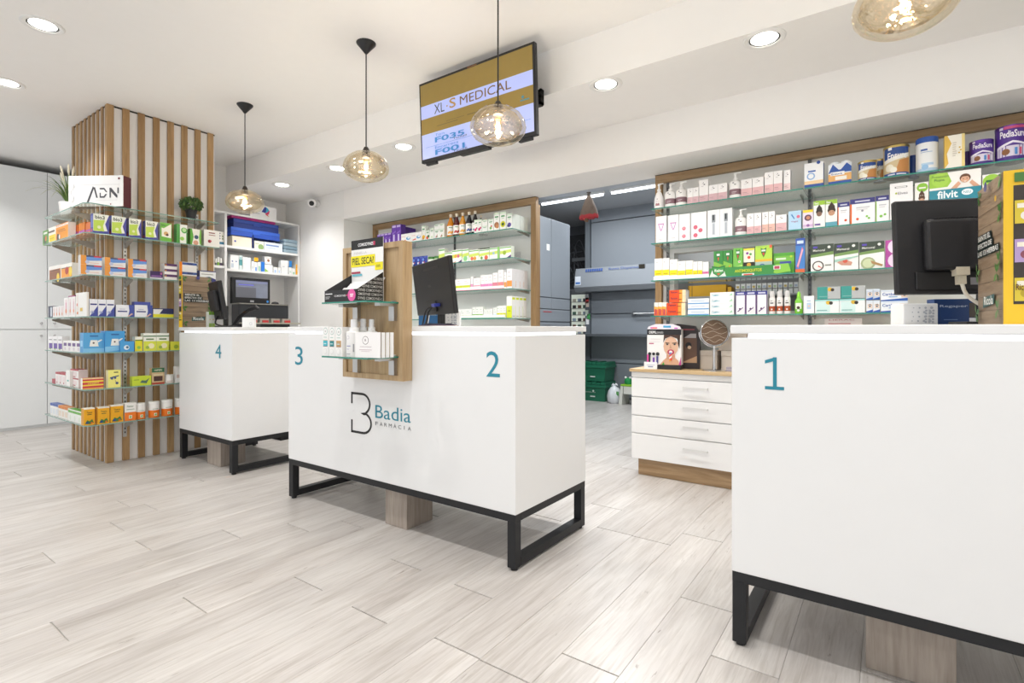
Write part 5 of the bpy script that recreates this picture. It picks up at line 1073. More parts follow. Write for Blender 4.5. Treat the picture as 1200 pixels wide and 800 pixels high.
LEAF = mat('5f7f3a', .5, 0, .25); LEAFD = mat('3f5f34', .55, 0, .3); LEAFL = mat('b9bd86', .5, 0, .2)
gp = thing('grass_plant', 'grassy plant with pale tips in ribbed white pot on the top pillar shelf', 'plant', (-5.83, 1.49, zt))
MB().lathe([(.052, 0), (.062, .03), (.064, .035), (.063, .04), (.066, .06), (.068, .066), (.067, .072), (.072, .125), (.07, .128), (.062, .12)], card('f0eeec'), 28).build('pot', gp)
MB().lathe([(.001, .112), (.062, .112)], mat('4a3a2c', .9), 20).build('soil', gp)
def blade(mb, ang, L, lean, w0, m, droop=.6, n=7):
    d = V((math.cos(ang), math.sin(ang), 0)); sd = V((-d.y, d.x, 0)); vs = []
    for i in range(n + 1):
        t = i / n; p = d * (.02 + lean * L * t ** 1.6) + V((0, 0, .112 + L * (t - droop * lean * t * t * t)))
        ww = w0 * (1 - t) ** .6 + .0006; vs += [p + sd * ww, p - sd * ww]
    mb.add(vs, [(2 * i, 2 * i + 1, 2 * i + 3, 2 * i + 2) for i in range(n)], m, True)
fo = MB()
for i in range(95):
    a_ = rng.uniform(0, 6.28); le_ = rng.uniform(.1, .95)
    if math.sin(a_) > .05: le_ = min(le_, .12)
    blade(fo, a_, rng.uniform(.17, .33), le_, rng.uniform(.003, .006), rng.choice([LEAF, LEAF, LEAFD, LEAFL]))
for a in (3.2, 3.4, 3.7): 
    blade(fo, a, .34, 1.15, .004, LEAFL, .55)
fo.build('foliage', gp)['kind'] = 'stuff'
fl = MB()
for a, L, le in ((3.4, .30, .35), (2.2, .34, .10), (6.0, .33, .35), (6.2, .30, .6), (5.5, .31, .3)):
    d = V((math.cos(a), math.sin(a), 0)); p0 = d * (.02 + le * L * .55) + V((0, 0, .112 + L * .72)); p1 = d * (.02 + le * L) + V((0, 0, .112 + L))
    fl.tube([p0, p0.lerp(p1, .3), p0.lerp(p1, .7), p1], [.002, .008, .008, .002], mat('e6dfc8', .7, 0, .1), 6)
fl.build('flower_spikes', gp)['kind'] = 'stuff'
by = y_on(224, -5.10)
bp_ = thing('potted_bush', 'small round bushy plant in a black pot on the top pillar shelf', 'plant', (-5.10, by, zt))
MB().lathe([(.034, 0), (.046, .085), (.049, .086), (.049, .097), (.045, .097), (.042, .085)], mat('232427', .5), 24).build('pot', bp_)
MB().lathe([(.001, .088), (.043, .088)], mat('3a2c22', .9), 16).build('soil', bp_)
fo = MB()
for i in range(900):
    th, ph = rng.uniform(0, 6.28), math.acos(rng.uniform(-.75, 1)); r = .088 * rng.uniform(.55, 1) ** .5
    c = V((r * math.sin(ph) * math.cos(th) * 1.08, r * math.sin(ph) * math.sin(th) * 1.08, .145 + r * math.cos(ph) * .78))
    a = V((rng.gauss(0, 1), rng.gauss(0, 1), rng.gauss(0, 1))).normalized(); b = a.orthogonal().normalized()
    l, ww = rng.uniform(.010, .018), rng.uniform(.003, .006)
    fo.add([c - a * l, c + b * ww, c + a * l, c - b * ww], [(0, 1, 2, 3)], rng.choice([LEAF, LEAFD, LEAFD, mat('54703c', .55, 0, .2)]))
for k in range(10):
    a = k * .63; fo.tube([(0, 0, .088), (.03 * math.cos(a), .03 * math.sin(a), .13), (.055 * math.cos(a), .055 * math.sin(a), .16)], .0015, LEAFD, 5)
fo.build('foliage', bp_)['kind'] = 'stuff'

# ---------- goods on the white wall shelving (faces +X)
U1, U2 = Shelf('X', UX - .02, UZ[0]), Shelf('X', UX - .02, UZ[1]); U0 = Shelf('X', UX - .02, 2.36)
UL1, UL2 = Shelf('X', UX - .02, UZL[0]), Shelf('X', UX - .02, UZL[1])
row(U0, 293, 324, 15, C('f1f0f0', [('p', [(.42, .5), (.55, .95), (.62, .9), (.6, .45)], '2f3a8a'), ('p', [(.58, .45), (.62, .95), (.72, .7), (.66, .4)], '3fb0d0'), ('p', [(.56, .42), (.6, .3), (.7, .4), (.74, .7)], 'd83a6a'), ('p', [(.6, .3), (.66, .35), (.72, .2)], 'e07a3a'), ('r', .1, .3, .35, .34, 'b0b0b8')]), 'white box with a colourful balloon mark on top of the white shelving', 'box', dep=.16)
row(U1, 272, 295, 12, C('ece4d2', [('c', .15, .5, .05, '4a5aa8'), ('r', 0, .92, 1, 1, 'd9cfba')], side='d9cfba'), 'cream storage box with small blue mark under the blue cases', 'box', dep=.2, back=.0)
row(U1, 295.6, 297.4, 16, C('27306a'), 'dark blue slim folder upright between cream and white boxes', 'folder', dep=.2)
row(U1, 298, 309, 9.5, C('e6e6da', [('c', .7, .3, .3, '8aa86a'), ('r', .1, .6, .5, .7, 'c0c4a8')], side='d0d4c0'), 'cream and green paper pack under the blue cases', 'box', dep=.2)
row(U1, 309.4, 331, 9.5, C('dfe8f4', [('r', .1, .55, .8, .72, '7a94c8'), ('r', .1, .3, .6, .36, 'a9bcd8')], side='e6ecf2'), 'pale blue lettered paper box beside the folded cloths', 'box', dep=.2)
def case(col, lid):
    def f(w, h, d):
        t = bpy.data.objects.new('flat_case', None); COL.objects.link(t)
        MB().cbox(-w / 2, w / 2, 0, d, 0, h * .55, .003, mat(col, .4, 0, .02)).build('base', t)
        MB().cbox(-w / 2, w / 2, 0, d, h * .56, h, .003, mat(lid, .4, 0, .02)).build('lid', t)
        MB().box(-w * .08, w * .08, -.004, -.0002, h * .4, h * .7, mat(lid, .4, 0, .02)).build('clasp', t)
        return t
    return f
l1 = 12.2 / FPX * depth(UX, 3.1)
row(U1, 270.6, 328, 9, case('2f55b8', '3a66cc'), 'flat bright blue case lying on the boxes, white shelving', 'case', dep=.24, lift=l1 * 1.32 - .03)
row(U1, 273.5, 326.6, 10, case('22367e', '2a4496'), 'flat dark blue case on top of the bright blue one', 'case', dep=.24, lift=l1 * 1.32 - .03 + .088, back=.012)
row(U1, 271, 323, 4, case('a82f78', 'c84092'), 'flat magenta case topmost of the coloured cases', 'case', dep=.24, lift=l1 * 1.32 - .03 + .188, back=.005)
def cloths(c):
    def f(w, h, d):
        m = MB(); n = 10; vs = []
        for j in range(2):
            for i in range(n + 1):
                t = i / n; zz_ = (h * .35 if j == 0 else h * .92) * (1 + .06 * math.sin(7 * t + 3 * j))
                vs.append((-w / 2 + w * t, -.006 * math.sin(9 * t), 0 if j == 0 else zz_))
        m.cbox(-w / 2, w / 2, 0, d, 0, h, h * .35, mat(c, .9, 0, .12)); return m.build('folded_cloth')
    return f
hc_ = 4 / FPX * depth(UX, 3.45)
for k, c in enumerate(('9fb6c4', '8aa4b4', 'a9bcc8', '98b0c0')):
    row(U1, 332.6, 350.5, 4, cloths(c), ('bottom grey-blue folded cloth', 'second grey-blue folded cloth from the bottom', 'third grey-blue folded cloth from the bottom', 'topmost grey-blue folded cloth')[k] + ' in the white shelving', 'cloth', dep=.2, lift=k * (hc_ + .001), group='folded cloths')
med = lambda f, c='f1f2f2', **k: C(c, f, side='e2e4e4', **k)
for a, b, h, bl, l in ((269.8, 279.8, 16.5, med([('c', .25, .55, .08, '4a5aa8'), ('c', .7, .55, .08, '4a5aa8'), ('r', .1, .1, .4, .4, 'c9d4e0')]), 'wide white medicine carton with two blue dots'), (280.2, 284, 17, med([('r', 0, .3, 1, .7, '5a9aa0'), ('c', .5, .8, .3, '8ac0c4')], 'd8e4e4'), 'teal-spotted carton standing sideways'),
                       (294.4, 297.8, 11, med([('r', .2, .2, .8, .5, 'd9dee2')]), 'slim plain white medicine carton'), (298, 301.6, 10, med([('r', .3, 0, .8, .45, '6a9ae0')]), 'slim white carton with a blue foot'), (302, 305.4, 10.5, med([('r', .3, 0, .8, .6, '8ac09a')]), 'slim white carton with a green foot'), (305.8, 310, 11.5, med([], '2a7ad8'), 'solid blue medicine carton'),
                       (310.4, 319.6, 8.8, med([('p', [(0, 0), (.5, .1), (0, .45)], '9ac84a')]), 'white carton with a lime corner'), (320.4, 325.4, 6.6, med([('r', .2, 0, .7, .5, 'a9c4e6')]), 'short white carton with pale blue foot'), (325.8, 329, 6.6, med([('r', .2, 0, .7, .5, 'b9d0ea')]), 'short slim white carton beside the tall pile'),
                       (329.4, 337.6, 15.5, med([('r', .2, .5, .5, .55, 'c0c6cc')]), 'tall white medicine carton near the blue and orange ones'), (338.6, 342, 8, med([('r', .2, .2, .8, .5, 'cfe0d6')]), 'short white carton beneath the blue box'), (342.2, 346, 7, med([('r', .3, .0, .8, .4, '9acaa8')]), 'short white carton with green foot beside the orange boxes')):
    row(U2, a, b, h, bl, l + ' on the white shelving', 'carton', dep=.06)
row(U2, 284.4, 293.8, 5.0, med([('r', .1, .4, .5, .5, 'd0d6da')]), 'small white medicine carton in a stack of three', 'carton', stack=3, dep=.07)
hp = lambda px, n: n / FPX * depth(*U2.xy(U2.conv(px)))
row(U2, 297.8, 302.6, 4.4, med([], 'f0b020'), 'small orange-yellow box lying on slim white cartons', 'carton', lift=hp(300, 10.2) + .012, dep=.06, back=.0)
row(U2, 310.4, 318, 8.6, med([('c', .55, .5, .2, '9a6a4a'), ('r', .1, .8, .9, .86, 'c0b8b0')]), 'white carton with a brown picture standing on the lime-corner one', 'carton', lift=hp(314, 9) + .003, dep=.05)
row(U2, 338.6, 342.2, 7, med([], '2a86d8'), 'small blue box on top of a short white carton', 'carton', lift=hp(340, 8.2) + .003, dep=.05)
row(U2, 346.4, 353, 6, med([('r', .1, .3, .9, .6, 'e0a010')], 'f0b41c'), 'orange-yellow box in a stack of two at the shelf end', 'carton', stack=2, dep=.07)
row(UL1, 252, 263, 15, C('f1eee6', [('c', .2 + .3 * (i % 3), .45 + .2 * (i // 3), .08, ('b04a6a', '4a4a7a', '6a8a4a')[i % 3]) for i in range(8)] + [('r', .25, 0, 1, .2, '3f7a9a')]), 'white box with berry dots and blue base, short shelf next to the pillar', 'box', dep=.12)
for a, b, h, c, l in ((249.5, 252, 12, 'e0a06a', 'orange'), (252.4, 254.8, 8, '6a7a7a', 'grey'), (255, 257.6, 10, '8ac04a', 'lime green'), (258, 261, 8.5, '5a4a6a', 'dark plum')):
    row(UL2, a, b, h, tub([(0, .5, c), (.5, 1, 'efefea')], lid='f0f0ee', lidh=.25, name='small_bottle'), f'{l} and white little bottle on the short shelf next to the pillar', 'bottle')

# screen and cash drawer on the wall desk
def monitor_face(w, h, bez, screen_m, d=.03):
    t = bpy.data.objects.new('computer_screen', None); COL.objects.link(t)
    MB().cbox(-w / 2, w / 2, 0, d, 0, h, .004, PLASTIC).build('housing', t)
    return t
ya, yb2 = y_on(272, -5.78), y_on(316.5, -5.78)
zb, ztp = z_at(357, -5.78, yb2), z_at(326, -5.78, (ya + yb2) / 2)
cs_ = thing('computer', 'black all-in-one computer with lit grey-blue screen under the white shelving', 'computer', (-5.78, (ya + yb2) / 2, 1.0606), math.pi / 2)
hw_ = (yb2 - ya) / 2; z0 = zb - 1.0606; z1 = ztp - 1.0606
MB().cbox(-hw_, hw_, 0, .05, z0, z1, .005, PLASTIC).build('housing', cs_)
sc = MB().box(-hw_ + .04, hw_ - .03, -.0015, -.0003, z0 + .07, z1 - .03, mat('6d7280', .2, 0, .25, emit=.35)).build('screen', cs_)
MB().prints([('r', 0, .86, 1, 1, '7f86a8'), ('r', .08, .72, .55, .78, '6a6ad8'), ('r', .05, .64, .6, .66, '8a8aa8'), ('r', 0, 0, .62, .6, '6a6c76')], FRONT(-hw_ + .04, -.0015, z0 + .07), 2 * hw_ - .07, z1 - z0 - .10).build('print', sc)
MB().box(-.04, .04, .0, .05, z0 - .10, z0 - .0005, PLASTIC).box(-.13, .13, -.06, .12, 0, z0 - .1005, PLASTIC).build('stand', cs_)
MB().prints([('c', .93, .5, .03, '4a9ae8'), ('r', .46, .3, .56, .6, 'b0b0b4')], FRONT(-hw_, -.0002, z0), 2 * hw_, .07).build('badge', cs_)
DXp = -5.49
da, db = y_on(283, DXp), y_on(341, DXp)
cd = thing('cash_drawer', 'black cash drawer unit with an open grey tray marked red, on the wall desk', 'cash drawer', (DXp, (da + db) / 2, 1.0606), math.pi / 2)
hw_ = (db - da) / 2; T_ = z_at(358, DXp, db) - 1.0606
MB().cbox(-hw_, hw_, .02, .21, 0, .09, .004, PLASTIC).build('lower_body', cd)
MB().cbox(-hw_, hw_, .05, .21, .0905, T_, .006, mat('2c2e33', .45)).build('upper_body', cd)
MB().box(-hw_ + .005, hw_ - .005, .045, .21, T_ + .0005, T_ + .012, mat('8f8c84', .5)).build('top_plate', cd)
try_ = MB().box(-hw_ - .005, hw_ + .09, -.05, .045, .0905, .105, mat('a8a496', .5)).build('tray', cd)
for i in range(4):
    x = -hw_ + .12 + i * (2 * hw_ - .05) / 4
    MB().box(x - .06, x + .04, -.02, .04, .1055, .15, mat('a5a298', .5)).build('tray_cup', try_)
    MB().box(x - .035, x + .03, -.032, -.0205, .106, .130, card('c83a3c')).build('red_label', try_)
for i in range(3): MB().box(-hw_ + .15 + i * .22, -.06 + .01 + -hw_ + .26 + i * .22, .0185, .0198, .04, .048, card('8a8a4a')).build('slot', cd)
ms = thing('mouse', 'small black mouse shape on top of the cash drawer unit', 'mouse', (DXp - .12, db - .12, 1.0606 + T_ + .0126), math.pi / 2)
MB().lathe([(.035, 0), (.037, .012), (.028, .024), (.001, .03)], PLASTIC, 16, sy=1.3).build('body', ms)
MB().box(-.004, .004, -.05, -.03, .012, .02, mat('3a3a3c', .4)).build('wheel', ms)
wr = thing('paper_roll', 'white paper roll on the wall desk beside the cash drawer', 'paper roll', (DXp + .02, db + .17, 1.0606 + .032))
MB().tube([(-.035, 0, 0), (.035, 0, 0)], .032, card('f0efed'), 16).build('paper', wr); MB().tube([(-.036, 0, 0), (.036, 0, 0)], .010, card('b8a890'), 10).build('core', wr)

# ---------- herbal sweets stands on counters 1 and 4
def planks_print(n=9, cols=('9b8672', '8d7965', 'a5917c', '937e69')):
    out = []
    for i in range(n): out.append(('r', 0, i / n + .003, 1, (i + 1) / n - .003, cols[(i * 7) % 4]))
    return out
def stand(loc, rz, label, mirror=False, wdt=.075):
    t = thing('sweets_stand', label, 'display stand', loc, rz, 'herbal sweets stands')
    d, h = .262, .44
    WDP = wood('printed_wood', 'a8937c', '85705b', 1, 1.2, .45, .1, .5) if 'printed_wood' not in bpy.data.materials else bpy.data.materials['printed_wood']
    s = -1 if mirror else 1                                    # wood side faces +X (s=1) or -X (s=-1)
    body = MB().box(-wdt if s > 0 else 0, 0 if s > 0 else wdt, .004, d, 0, h, WDP); body.build('box', t)
    fr = RIGHT(.0, .004, 0) if s > 0 else LEFT(.0, d, 0)
    q = [('r', 0, (i + 1) / 10 - .002, 1, (i + 1) / 10 + .002, '5e4d3e') for i in range(9)]
    g = '4a7a3a'
    tx = [('p', [(.04, .655), (.62, .655), (.62, .60), (.04, .60)], '1c2a28'), ('p', [(.04, .60), (.68, .60), (.68, .545), (.04, .545)], '1c2a28'), ('p', [(.04, .545), (.92, .545), (.92, .49), (.04, .49)], '1c2a28'),
          ('t', 'SIENTE EL', .07, .612, .58, .648, 'f2f2ee', .02), ('t', 'EFECTO DE', .07, .556, .64, .592, 'f2f2ee', .02), ('t', 'LAS 13 HIERBAS', .07, .50, .89, .537, 'f2f2ee', .02),
          ('p', [(.30, .12), (.75, .14), (.76, .21), (.31, .19)], '2a5a58'), ('t', 'Ricola', .35, .14, .71, .2, 'f2f2ee', .02)]
    lf = []
    for (u, v) in ((.02, .95), (.95, .97), (.95, .74), (.02, .38), (.96, .42), (.04, .08), (.95, .1), (.93, .34)):
        for k in range(4):
            a = k * 1.7 + u * 9; lf.append(('p', [(u, v), (u + .08 * math.cos(a) - .035 * math.sin(a), v + .05 * math.sin(a) + .022 * math.cos(a)), (u + .15 * math.cos(a), v + .085 * math.sin(a)), (u + .08 * math.cos(a) + .035 * math.sin(a), v + .05 * math.sin(a) - .022 * math.cos(a))], (g, '5f9048', '3a6430')[k % 3]))
    lf = [('p', [(min(1, max(0, a)), min(1, max(0, b))) for a, b in x[1]], x[2]) for x in lf]
    fl_ = [('c', .5, .97, .06, '4a4a8a'), ('c', .9, .84, .035, 'e0b43a')]
    MB().prints(q + tx, fr, d - .004, h).build('lettering', t)
    MB().prints(lf + fl_, fr, d - .004, h, 3).build('print', t)
    x0, x1 = (-wdt, 0) if s > 0 else (0, wdt)
    fp = MB().box(x0, x1, 0, .0035, 0, h, card('eec22a')).build('front_panel', t)
    u0, u1 = (.08, .84) if s > 0 else (.28, .98)
    pr = [('r', u0, .13, u1, .90, '3a322c')]
    for k, (c, c2) in enumerate((('d8c23a', 'b8a02a'), ('b49ac8', '8a4a5a'), ('d8c23a', 'e9e4da'))):
        v = .15 + .25 * k; pr += [('r', u0 + .03, v, u1 - .0, v + .15, c), ('c', (u0 + u1) / 2, v + .05, .16, c2), ('r', u0 + .1, v + .10, u1 - .1, v + .13, 'f0ead8')]
    pr += [('r', u0 + .02, .92, u1, .98, '4a7a3a'), ('t', 'Ricola', u0 + .06, .22, u0 + .5, .26, '5a2a1a', .01)]
    MB().prints(pr, FRONT(x0, 0, 0), wdt, h).build('print', fp)
    return t
stand((.271, 2.05, 1.1126), R(6.0), 'herbal sweets stand, wood-printed side and yellow front, on counter 1', True)
stand((-4.850, 1.992, 1.1126), R(10), 'herbal sweets stand, wood-printed side and yellow edge, on counter 4', wdt=.042)
row(Shelf('X', -4.74, 1.1126), 244.6, 252, 18, C('eceee6', [('r', 0, .8, 1, 1, '8ac04a'), ('r', 0, 0, 1, .25, 'a9c86a'), ('c', .4, .5, .2, 'e8c84a')], side='d9dcd2'), 'white and green sachet carton beside the stand on counter 4', 'carton', n=2, dep=.05)

# ---------- monitors
def cable(pts, r, m, name, parent): 
    P = [V(p) for p in pts]; out = []
    for i in range(len(P) - 1):
        p0, p1, p2, p3 = P[max(i - 1, 0)], P[i], P[i + 1], P[min(i + 2, len(P) - 1)]
        for k in range(6):
            t = k / 6; out.append(.5 * ((2 * p1) + (p2 - p0) * t + (2 * p0 - 5 * p1 + 4 * p2 - p3) * t * t + (3 * p1 - p0 - 3 * p2 + p3) * t ** 3))
    out.append(P[-1]); return MB().tube(out, r, m, 7).build(name, parent)
def monitor(label, loc, rz, w, h, z0, tilt, bulge=True, depth_=.028, nx=0.):
    """back of the screen faces local -y"""
    t = thing('monitor', label, 'monitor', loc, rz, 'counter monitors')
    hd = MB().cbox(-w / 2, w / 2, -depth_, 0, 0, h, .006, PLASTIC).build('housing', t, (0, 0, z0), (tilt, 0, 0))
    MB().box(-w / 2 + .014, w / 2 - .014, .0002, .0012, .02, h - .014, mat('2c3440', .15, 0, 0, emit=.15)).build('screen', hd)
    if bulge:
        MB().cbox(-w * .30, w * .38, -depth_ - .035, -depth_ - .0005, h * .24, h * .77, .012, mat('1b1b1f', .55)).build('back_cover', hd)
        MB().cbox(-w * .36, w * .40, -depth_ - .006, -depth_ - .0004, h * .04, h * .235, .004, mat('151518', .5)).build('connector_panel', hd)
        vm = MB()
        for i in range(26): vm.box(-w * .22 + i * w * .022, -w * .22 + i * w * .022 + .003, -depth_ - .032, -depth_ - .004, h * .772, h * .778, BLACK)
        vm.build('vent_slots', hd)['kind'] = 'stuff'
    MB().cbox(nx - .03, nx + .03, .002, .032, .012, z0 + h * .35, .004, PLASTIC).build('neck', t)
    MB().cbox(nx - .10, nx + .10, -.05, .06, .0005, .012, .004, PLASTIC).build('base', t)
    return t, hd
# counter 1: seen from behind, turned towards the till
m1, h1 = monitor('black monitor seen from behind on counter 1, white power cord', (.20, 2.40, 1.1126), YAW - R(12), .40, .335, .106, R(-4), nx=.10)
MB().box(-.02, .02, -.07, -.0295, .060, .088, mat('cfc6b2', .5)).box(-.011, .011, -.066, -.034, .03, .0595, mat('cfc6b2', .5)).build('power_plug', h1, (-.015, .008, 0))
MB().box(.02, .10, -.0347, -.0343, .03, .055, mat('8a8a8c', .5)).build('rating_label', h1)
cable([(-.015, -.05, .14), (-.005, -.06, .10), (.04, -.07, .06), (.10, -.06, .04), (.19, -.05, .02), (.26, -.03, .006)], .006, mat('cfc9bc', .5), 'power_cord', m1)
# counter 2: seen from behind beside the oak board
Xr, Yr = x_on(538, 2.22), 2.22
dv = V((-.905, .426)); w2 = .62; cx, cy_ = Xr + dv.x * w2 / 2, Yr + dv.y * w2 / 2
m2, h2 = monitor('black monitor seen from behind beside the oak board, blue plug', (cx, cy_, 1.1126), math.atan2(-.426, .905), w2, .325, .075, R(7), False)
MB().box(-.10, .145, -.0288, -.0282, .272, .287, BLACK).build('vent_slot', h2)
MB().cbox(-.02, .03, -.066, -.0285, .048, .068, .003, mat('3a46a8', .45)).build('video_plug', h2, (.085, 0, 0))
MB().cbox(-.09, .06, -.036, -.0285, .02, .085, .003, mat('0f0f12', .5)).build('connector_bay', h2)
cable([(.085, -.055, .13), (.05, -.065, .115), (-.0, -.07, .08), (-.04, -.06, .04), (-.09, -.05, .008)], .006, mat('2a2a2e', .4), 'video_cable', m2)
cable([(.02, -.05, .125), (-.03, -.07, .10), (-.08, -.065, .06), (-.12, -.06, .01)], .005, mat('1c1c1e', .4), 'power_cord', m2)
MB().prints([('t', 'DELL', 0, 0, 1, 1, '44474c', 0)], FRONT(-.05, -.0283, .17), .05, .014).build('logo', h2)
# counter 4: seen edge-on
Xm, Ym = -4.52, 2.32
m4, h4 = monitor('black monitor seen edge-on at counter 4', (x_on(262, 2.22), 2.22, 1.1126), R(-14), .36, .32, .07, R(9), True, .035)
cable([(.0, -.04, .10), (.10, -.08, .03), (.18, -.02, .008), (.28, .04, .006)], .006, mat('1c1c1e', .4), 'power_cord', m4)
hs = thing('phone_handset', 'black corded desk handset lying across its cradle on counter 4', 'telephone', (x_on(292, 2.44), 2.44, 1.1126), R(35))
MB().cbox(-.10, .07, -.07, .07, 0, .03, .006, PLASTIC).build('cradle', hs)
MB().tube([(-.14, 0, .02), (-.09, 0, .09), (0, 0, .155), (.06, 0, .175), (.09, 0, .16)], [.012, .016, .018, .022, .012], PLASTIC, 10).build('handset', hs)
cable([(-.14, 0, .02), (-.2, .0, .008), (-.28, .03, .006)], .004, PLASTIC, 'cord', hs)
np_ = MB().box(-.05, .05, -.012, .012, .0, .075, card('f1f1f0')).build('note_block', None, (x_on(292, 2.14), 2.14, 1.1126), (0, 0, R(30)))
tag(np_, 'small white note block standing in front of the handset on counter 4', 'note block')
MB().prints([('c', .7, .35, .12, 'd0d0d4'), ('c', .7, .35, .08, 'f1f1f0')], FRONT(-.05, -.012, 0), .10, .075).build('print', np_)
CT = 1.1126
def perforated(w, d, h, pts):
    t = bpy.data.objects.new('desk_organiser', None); COL.objects.link(t)
    MB().cbox(-w / 2, w / 2, 0, d, 0, h, .004, card('f1f1f1')).build('body', t)
    MB().prints([('c', u, v, r, 'b9bdc4') for u, v, r in pts], FRONT(-w / 2, 0, 0), w, h).build('perforations', t)
    return t
pts = [(.25 + .17 * i + (.03 if k % 2 else 0), .2 + .2 * k, .018 + .028 * i / 3) for k in range(4) for i in range(4)] + [(.62 + .1 * i, .15 + .13 * k, .035) for k in range(5) for i in range(3)]
o = perforated(.115, .10, .082, pts); o.location = (x_on(1079, 2.50), 2.50, CT); o.rotation_euler = (0, 0, YAW - R(12))
tag(o, 'white perforated desk organiser under the monitor on counter 1', 'desk organiser')
o = perforated(.13, .08, .10, pts); o.location = (x_on(527, 2.48), 2.48, CT); o.rotation_euler = (0, 0, YAW)
tag(o, 'white perforated desk organiser behind the monitor base on counter 2', 'desk organiser')
def lbox(name, w, d, h, col, prims, loc, rz, label, cat, side=None):
    o = MB().box(-w / 2, w / 2, 0, d, 0, h, card(col), dict(l=card(side or col), r=card(side or col))).build(name, None, loc, (0, 0, rz)); tag(o, label, cat)
    if prims: MB().prints(prims, FRONT(-w / 2, 0, 0), w, h).build('print', o)
    return o
lbox('leaflet_box', .15, .05, .098, '1f3f74', [('t', 'Regaper', .12, .66, .72, .78, 'b9c6dc', .01), ('r', .75, .3, .98, .85, '4a4038'), ('r', .75, .05, .98, .28, 'e6e6e6'), ('r', .2, .2, .5, .23, '6a86b4')], (x_on(1122, 2.555), 2.555, CT), YAW - R(12), 'dark blue leaflet box under the monitor on counter 1', 'box')
lbox('leaflet_box', .13, .06, .10, '2f6496', [('p', [(.30, 0), (.42, 0), (.56, 1), (.46, 1)], '1c1c20'), ('p', [(.42, 0), (.47, 0), (.60, 1), (.56, 1)], 'eef0f2'), ('t', 'mylan', .62, .72, .95, .82, 'c9d6e4', 0)], (x_on(502, 2.53), 2.53, CT), YAW, 'blue leaflet box with a slanted white stripe below the counter 2 monitor', 'box')
pp = thing('leaflet_pile', 'low pile of dark leaflets on counter 2 below the monitor', 'leaflets', (x_on(512, 2.10), 2.10, CT), YAW)
for k, c in enumerate(('e9e9ea', '7a4a4a', '2a2f55', '3a3a3e', '23233a')):
    MB().box(-.10 + .012 * k, .12 - .01 * k, -.06, .06, .0005 + .0032 * k, .0034 + .0032 * k, card(c)).build('leaflet', pp, None, (0, 0, R(3 * k - 6)))

# ---------- goods on the oak board
gz1, gz2 = SZ[0] + .0006, SZ[1] + .0006
gxm = (SGX0 + SGX1) / 2
cb_ = thing('counter_display_box', 'black printed counter display box with sachets, asking piel seca, on the board shelf', 'display box', (SGX0 + .014, SGY + .008, gz1))
cw, cdp, fh, bh = .262, .166, .060, .158
BK = card('1b1a1c')
MB().box(0, cw, 0, .003, 0, fh, BK).build('front_panel', cb_)
sp = [(0, 0), (cdp, 0), (cdp, bh), (.0, fh)]
for x in (0, cw - .003):
    MB().prism(sp, (V((x + .003, .0035, 0)), V((0, 1, 0)), V((0, 0, 1)), V((1, 0, 0))), .003, BK).build('side_panel', cb_)
MB().box(.003, cw - .003, .0035, cdp, 0, .002, BK).build('bottom_panel', cb_)
bk = MB().box(0, cw, cdp + .0036, cdp + .0066, 0, .345, card('f1f0ee')).build('header_card', cb_)
MB().prints([('r', 0, .85, 1, 1, '1b1a1c'), ('t', 'COMODYNES', .22, .895, .70, .945, 'f4f4f4', .02), ('r', .70, .89, .76, .95, 'c0305a'), ('t', '¿TIENES LA', .06, .765, .50, .81, 'c9c6c6', 0), ('r', 0, .575, .76, .75, 'f0e21c'), ('t', 'PIEL SECA?', .04, .61, .72, .72, '3a3a20', .015), ('r', .76, .50, 1, .62, 'f0e21c'), ('t', 'con', .80, .54, .92, .58, '3a3a20', 0), ('r', .02, .47, .3, .50, 'a8284a'), ('r', .05, .43, .36, .46, '6ac0d0')], FRONT(0, cdp + .0036, 0), cw, .345).build('print', bk)
MB().prints([('r', .03, .66, .25, .74, 'e8e8e8'), ('r', .03, .42, .18, .47, 'c8c8c8'), ('r', .03, .28, .15, .33, 'c8c8c8'), ('t', 'COMODYNES', .32, .42, .68, .58, 'e8e8e8', .01), ('r', .69, .46, .73, .58, 'c0305a'), ('c', .86, .5, .12, 'e05aa0'), ('r', .81, .5, .91, .62, 'f6dce8'), ('r', .82, .36, .9, .46, 'f6dce8')], FRONT(0, 0, 0), cw, fh).build('print', cb_)
sl = []
for k in range(7):
    v = .06 + .13 * k; u0 = max(.0, (v * bh - fh) / (bh - fh) + .06) if v * bh > fh else .03
    if u0 < .75: sl.append(('t', 'COMODYNES COMODYNES'[k:k + 16] if k % 2 else 'DYNES COMODYNES C', u0, v, .97, v + .085, 'd9d9d6', .01))
MB().prints(sl, RIGHT(cw, .0035, 0), cdp, bh).build('lettering', cb_)
for k in range(7):
    t0 = .006 + k * .022; zz_ = fh - .02 + (bh - fh) * (t0 / cdp)
    s_ = MB().box(-.115, .115, 0, .006, 0, .085, mat('ececed', .3, 0, .02)).build('sachet', cb_, (cw / 2 + .004 * math.sin(k * 2.1), t0 + .002, zz_ - .05 + .0), (R(-42), 0, R(3 * math.sin(k * 1.7))))
    MB().prints([('r', .1, .5, .4, .58, '2a2a2e'), ('p', [(.5, .2), (.8, .3), (.7, .6), (.55, .5)], 'bcd0e6'), ('r', .1, .3, .3, .33, 'b0b0b4')], FRONT(-.115, 0, 0), .23, .085).build('print', s_)
sB = Shelf('Y', SGY + .006, SZ[1])
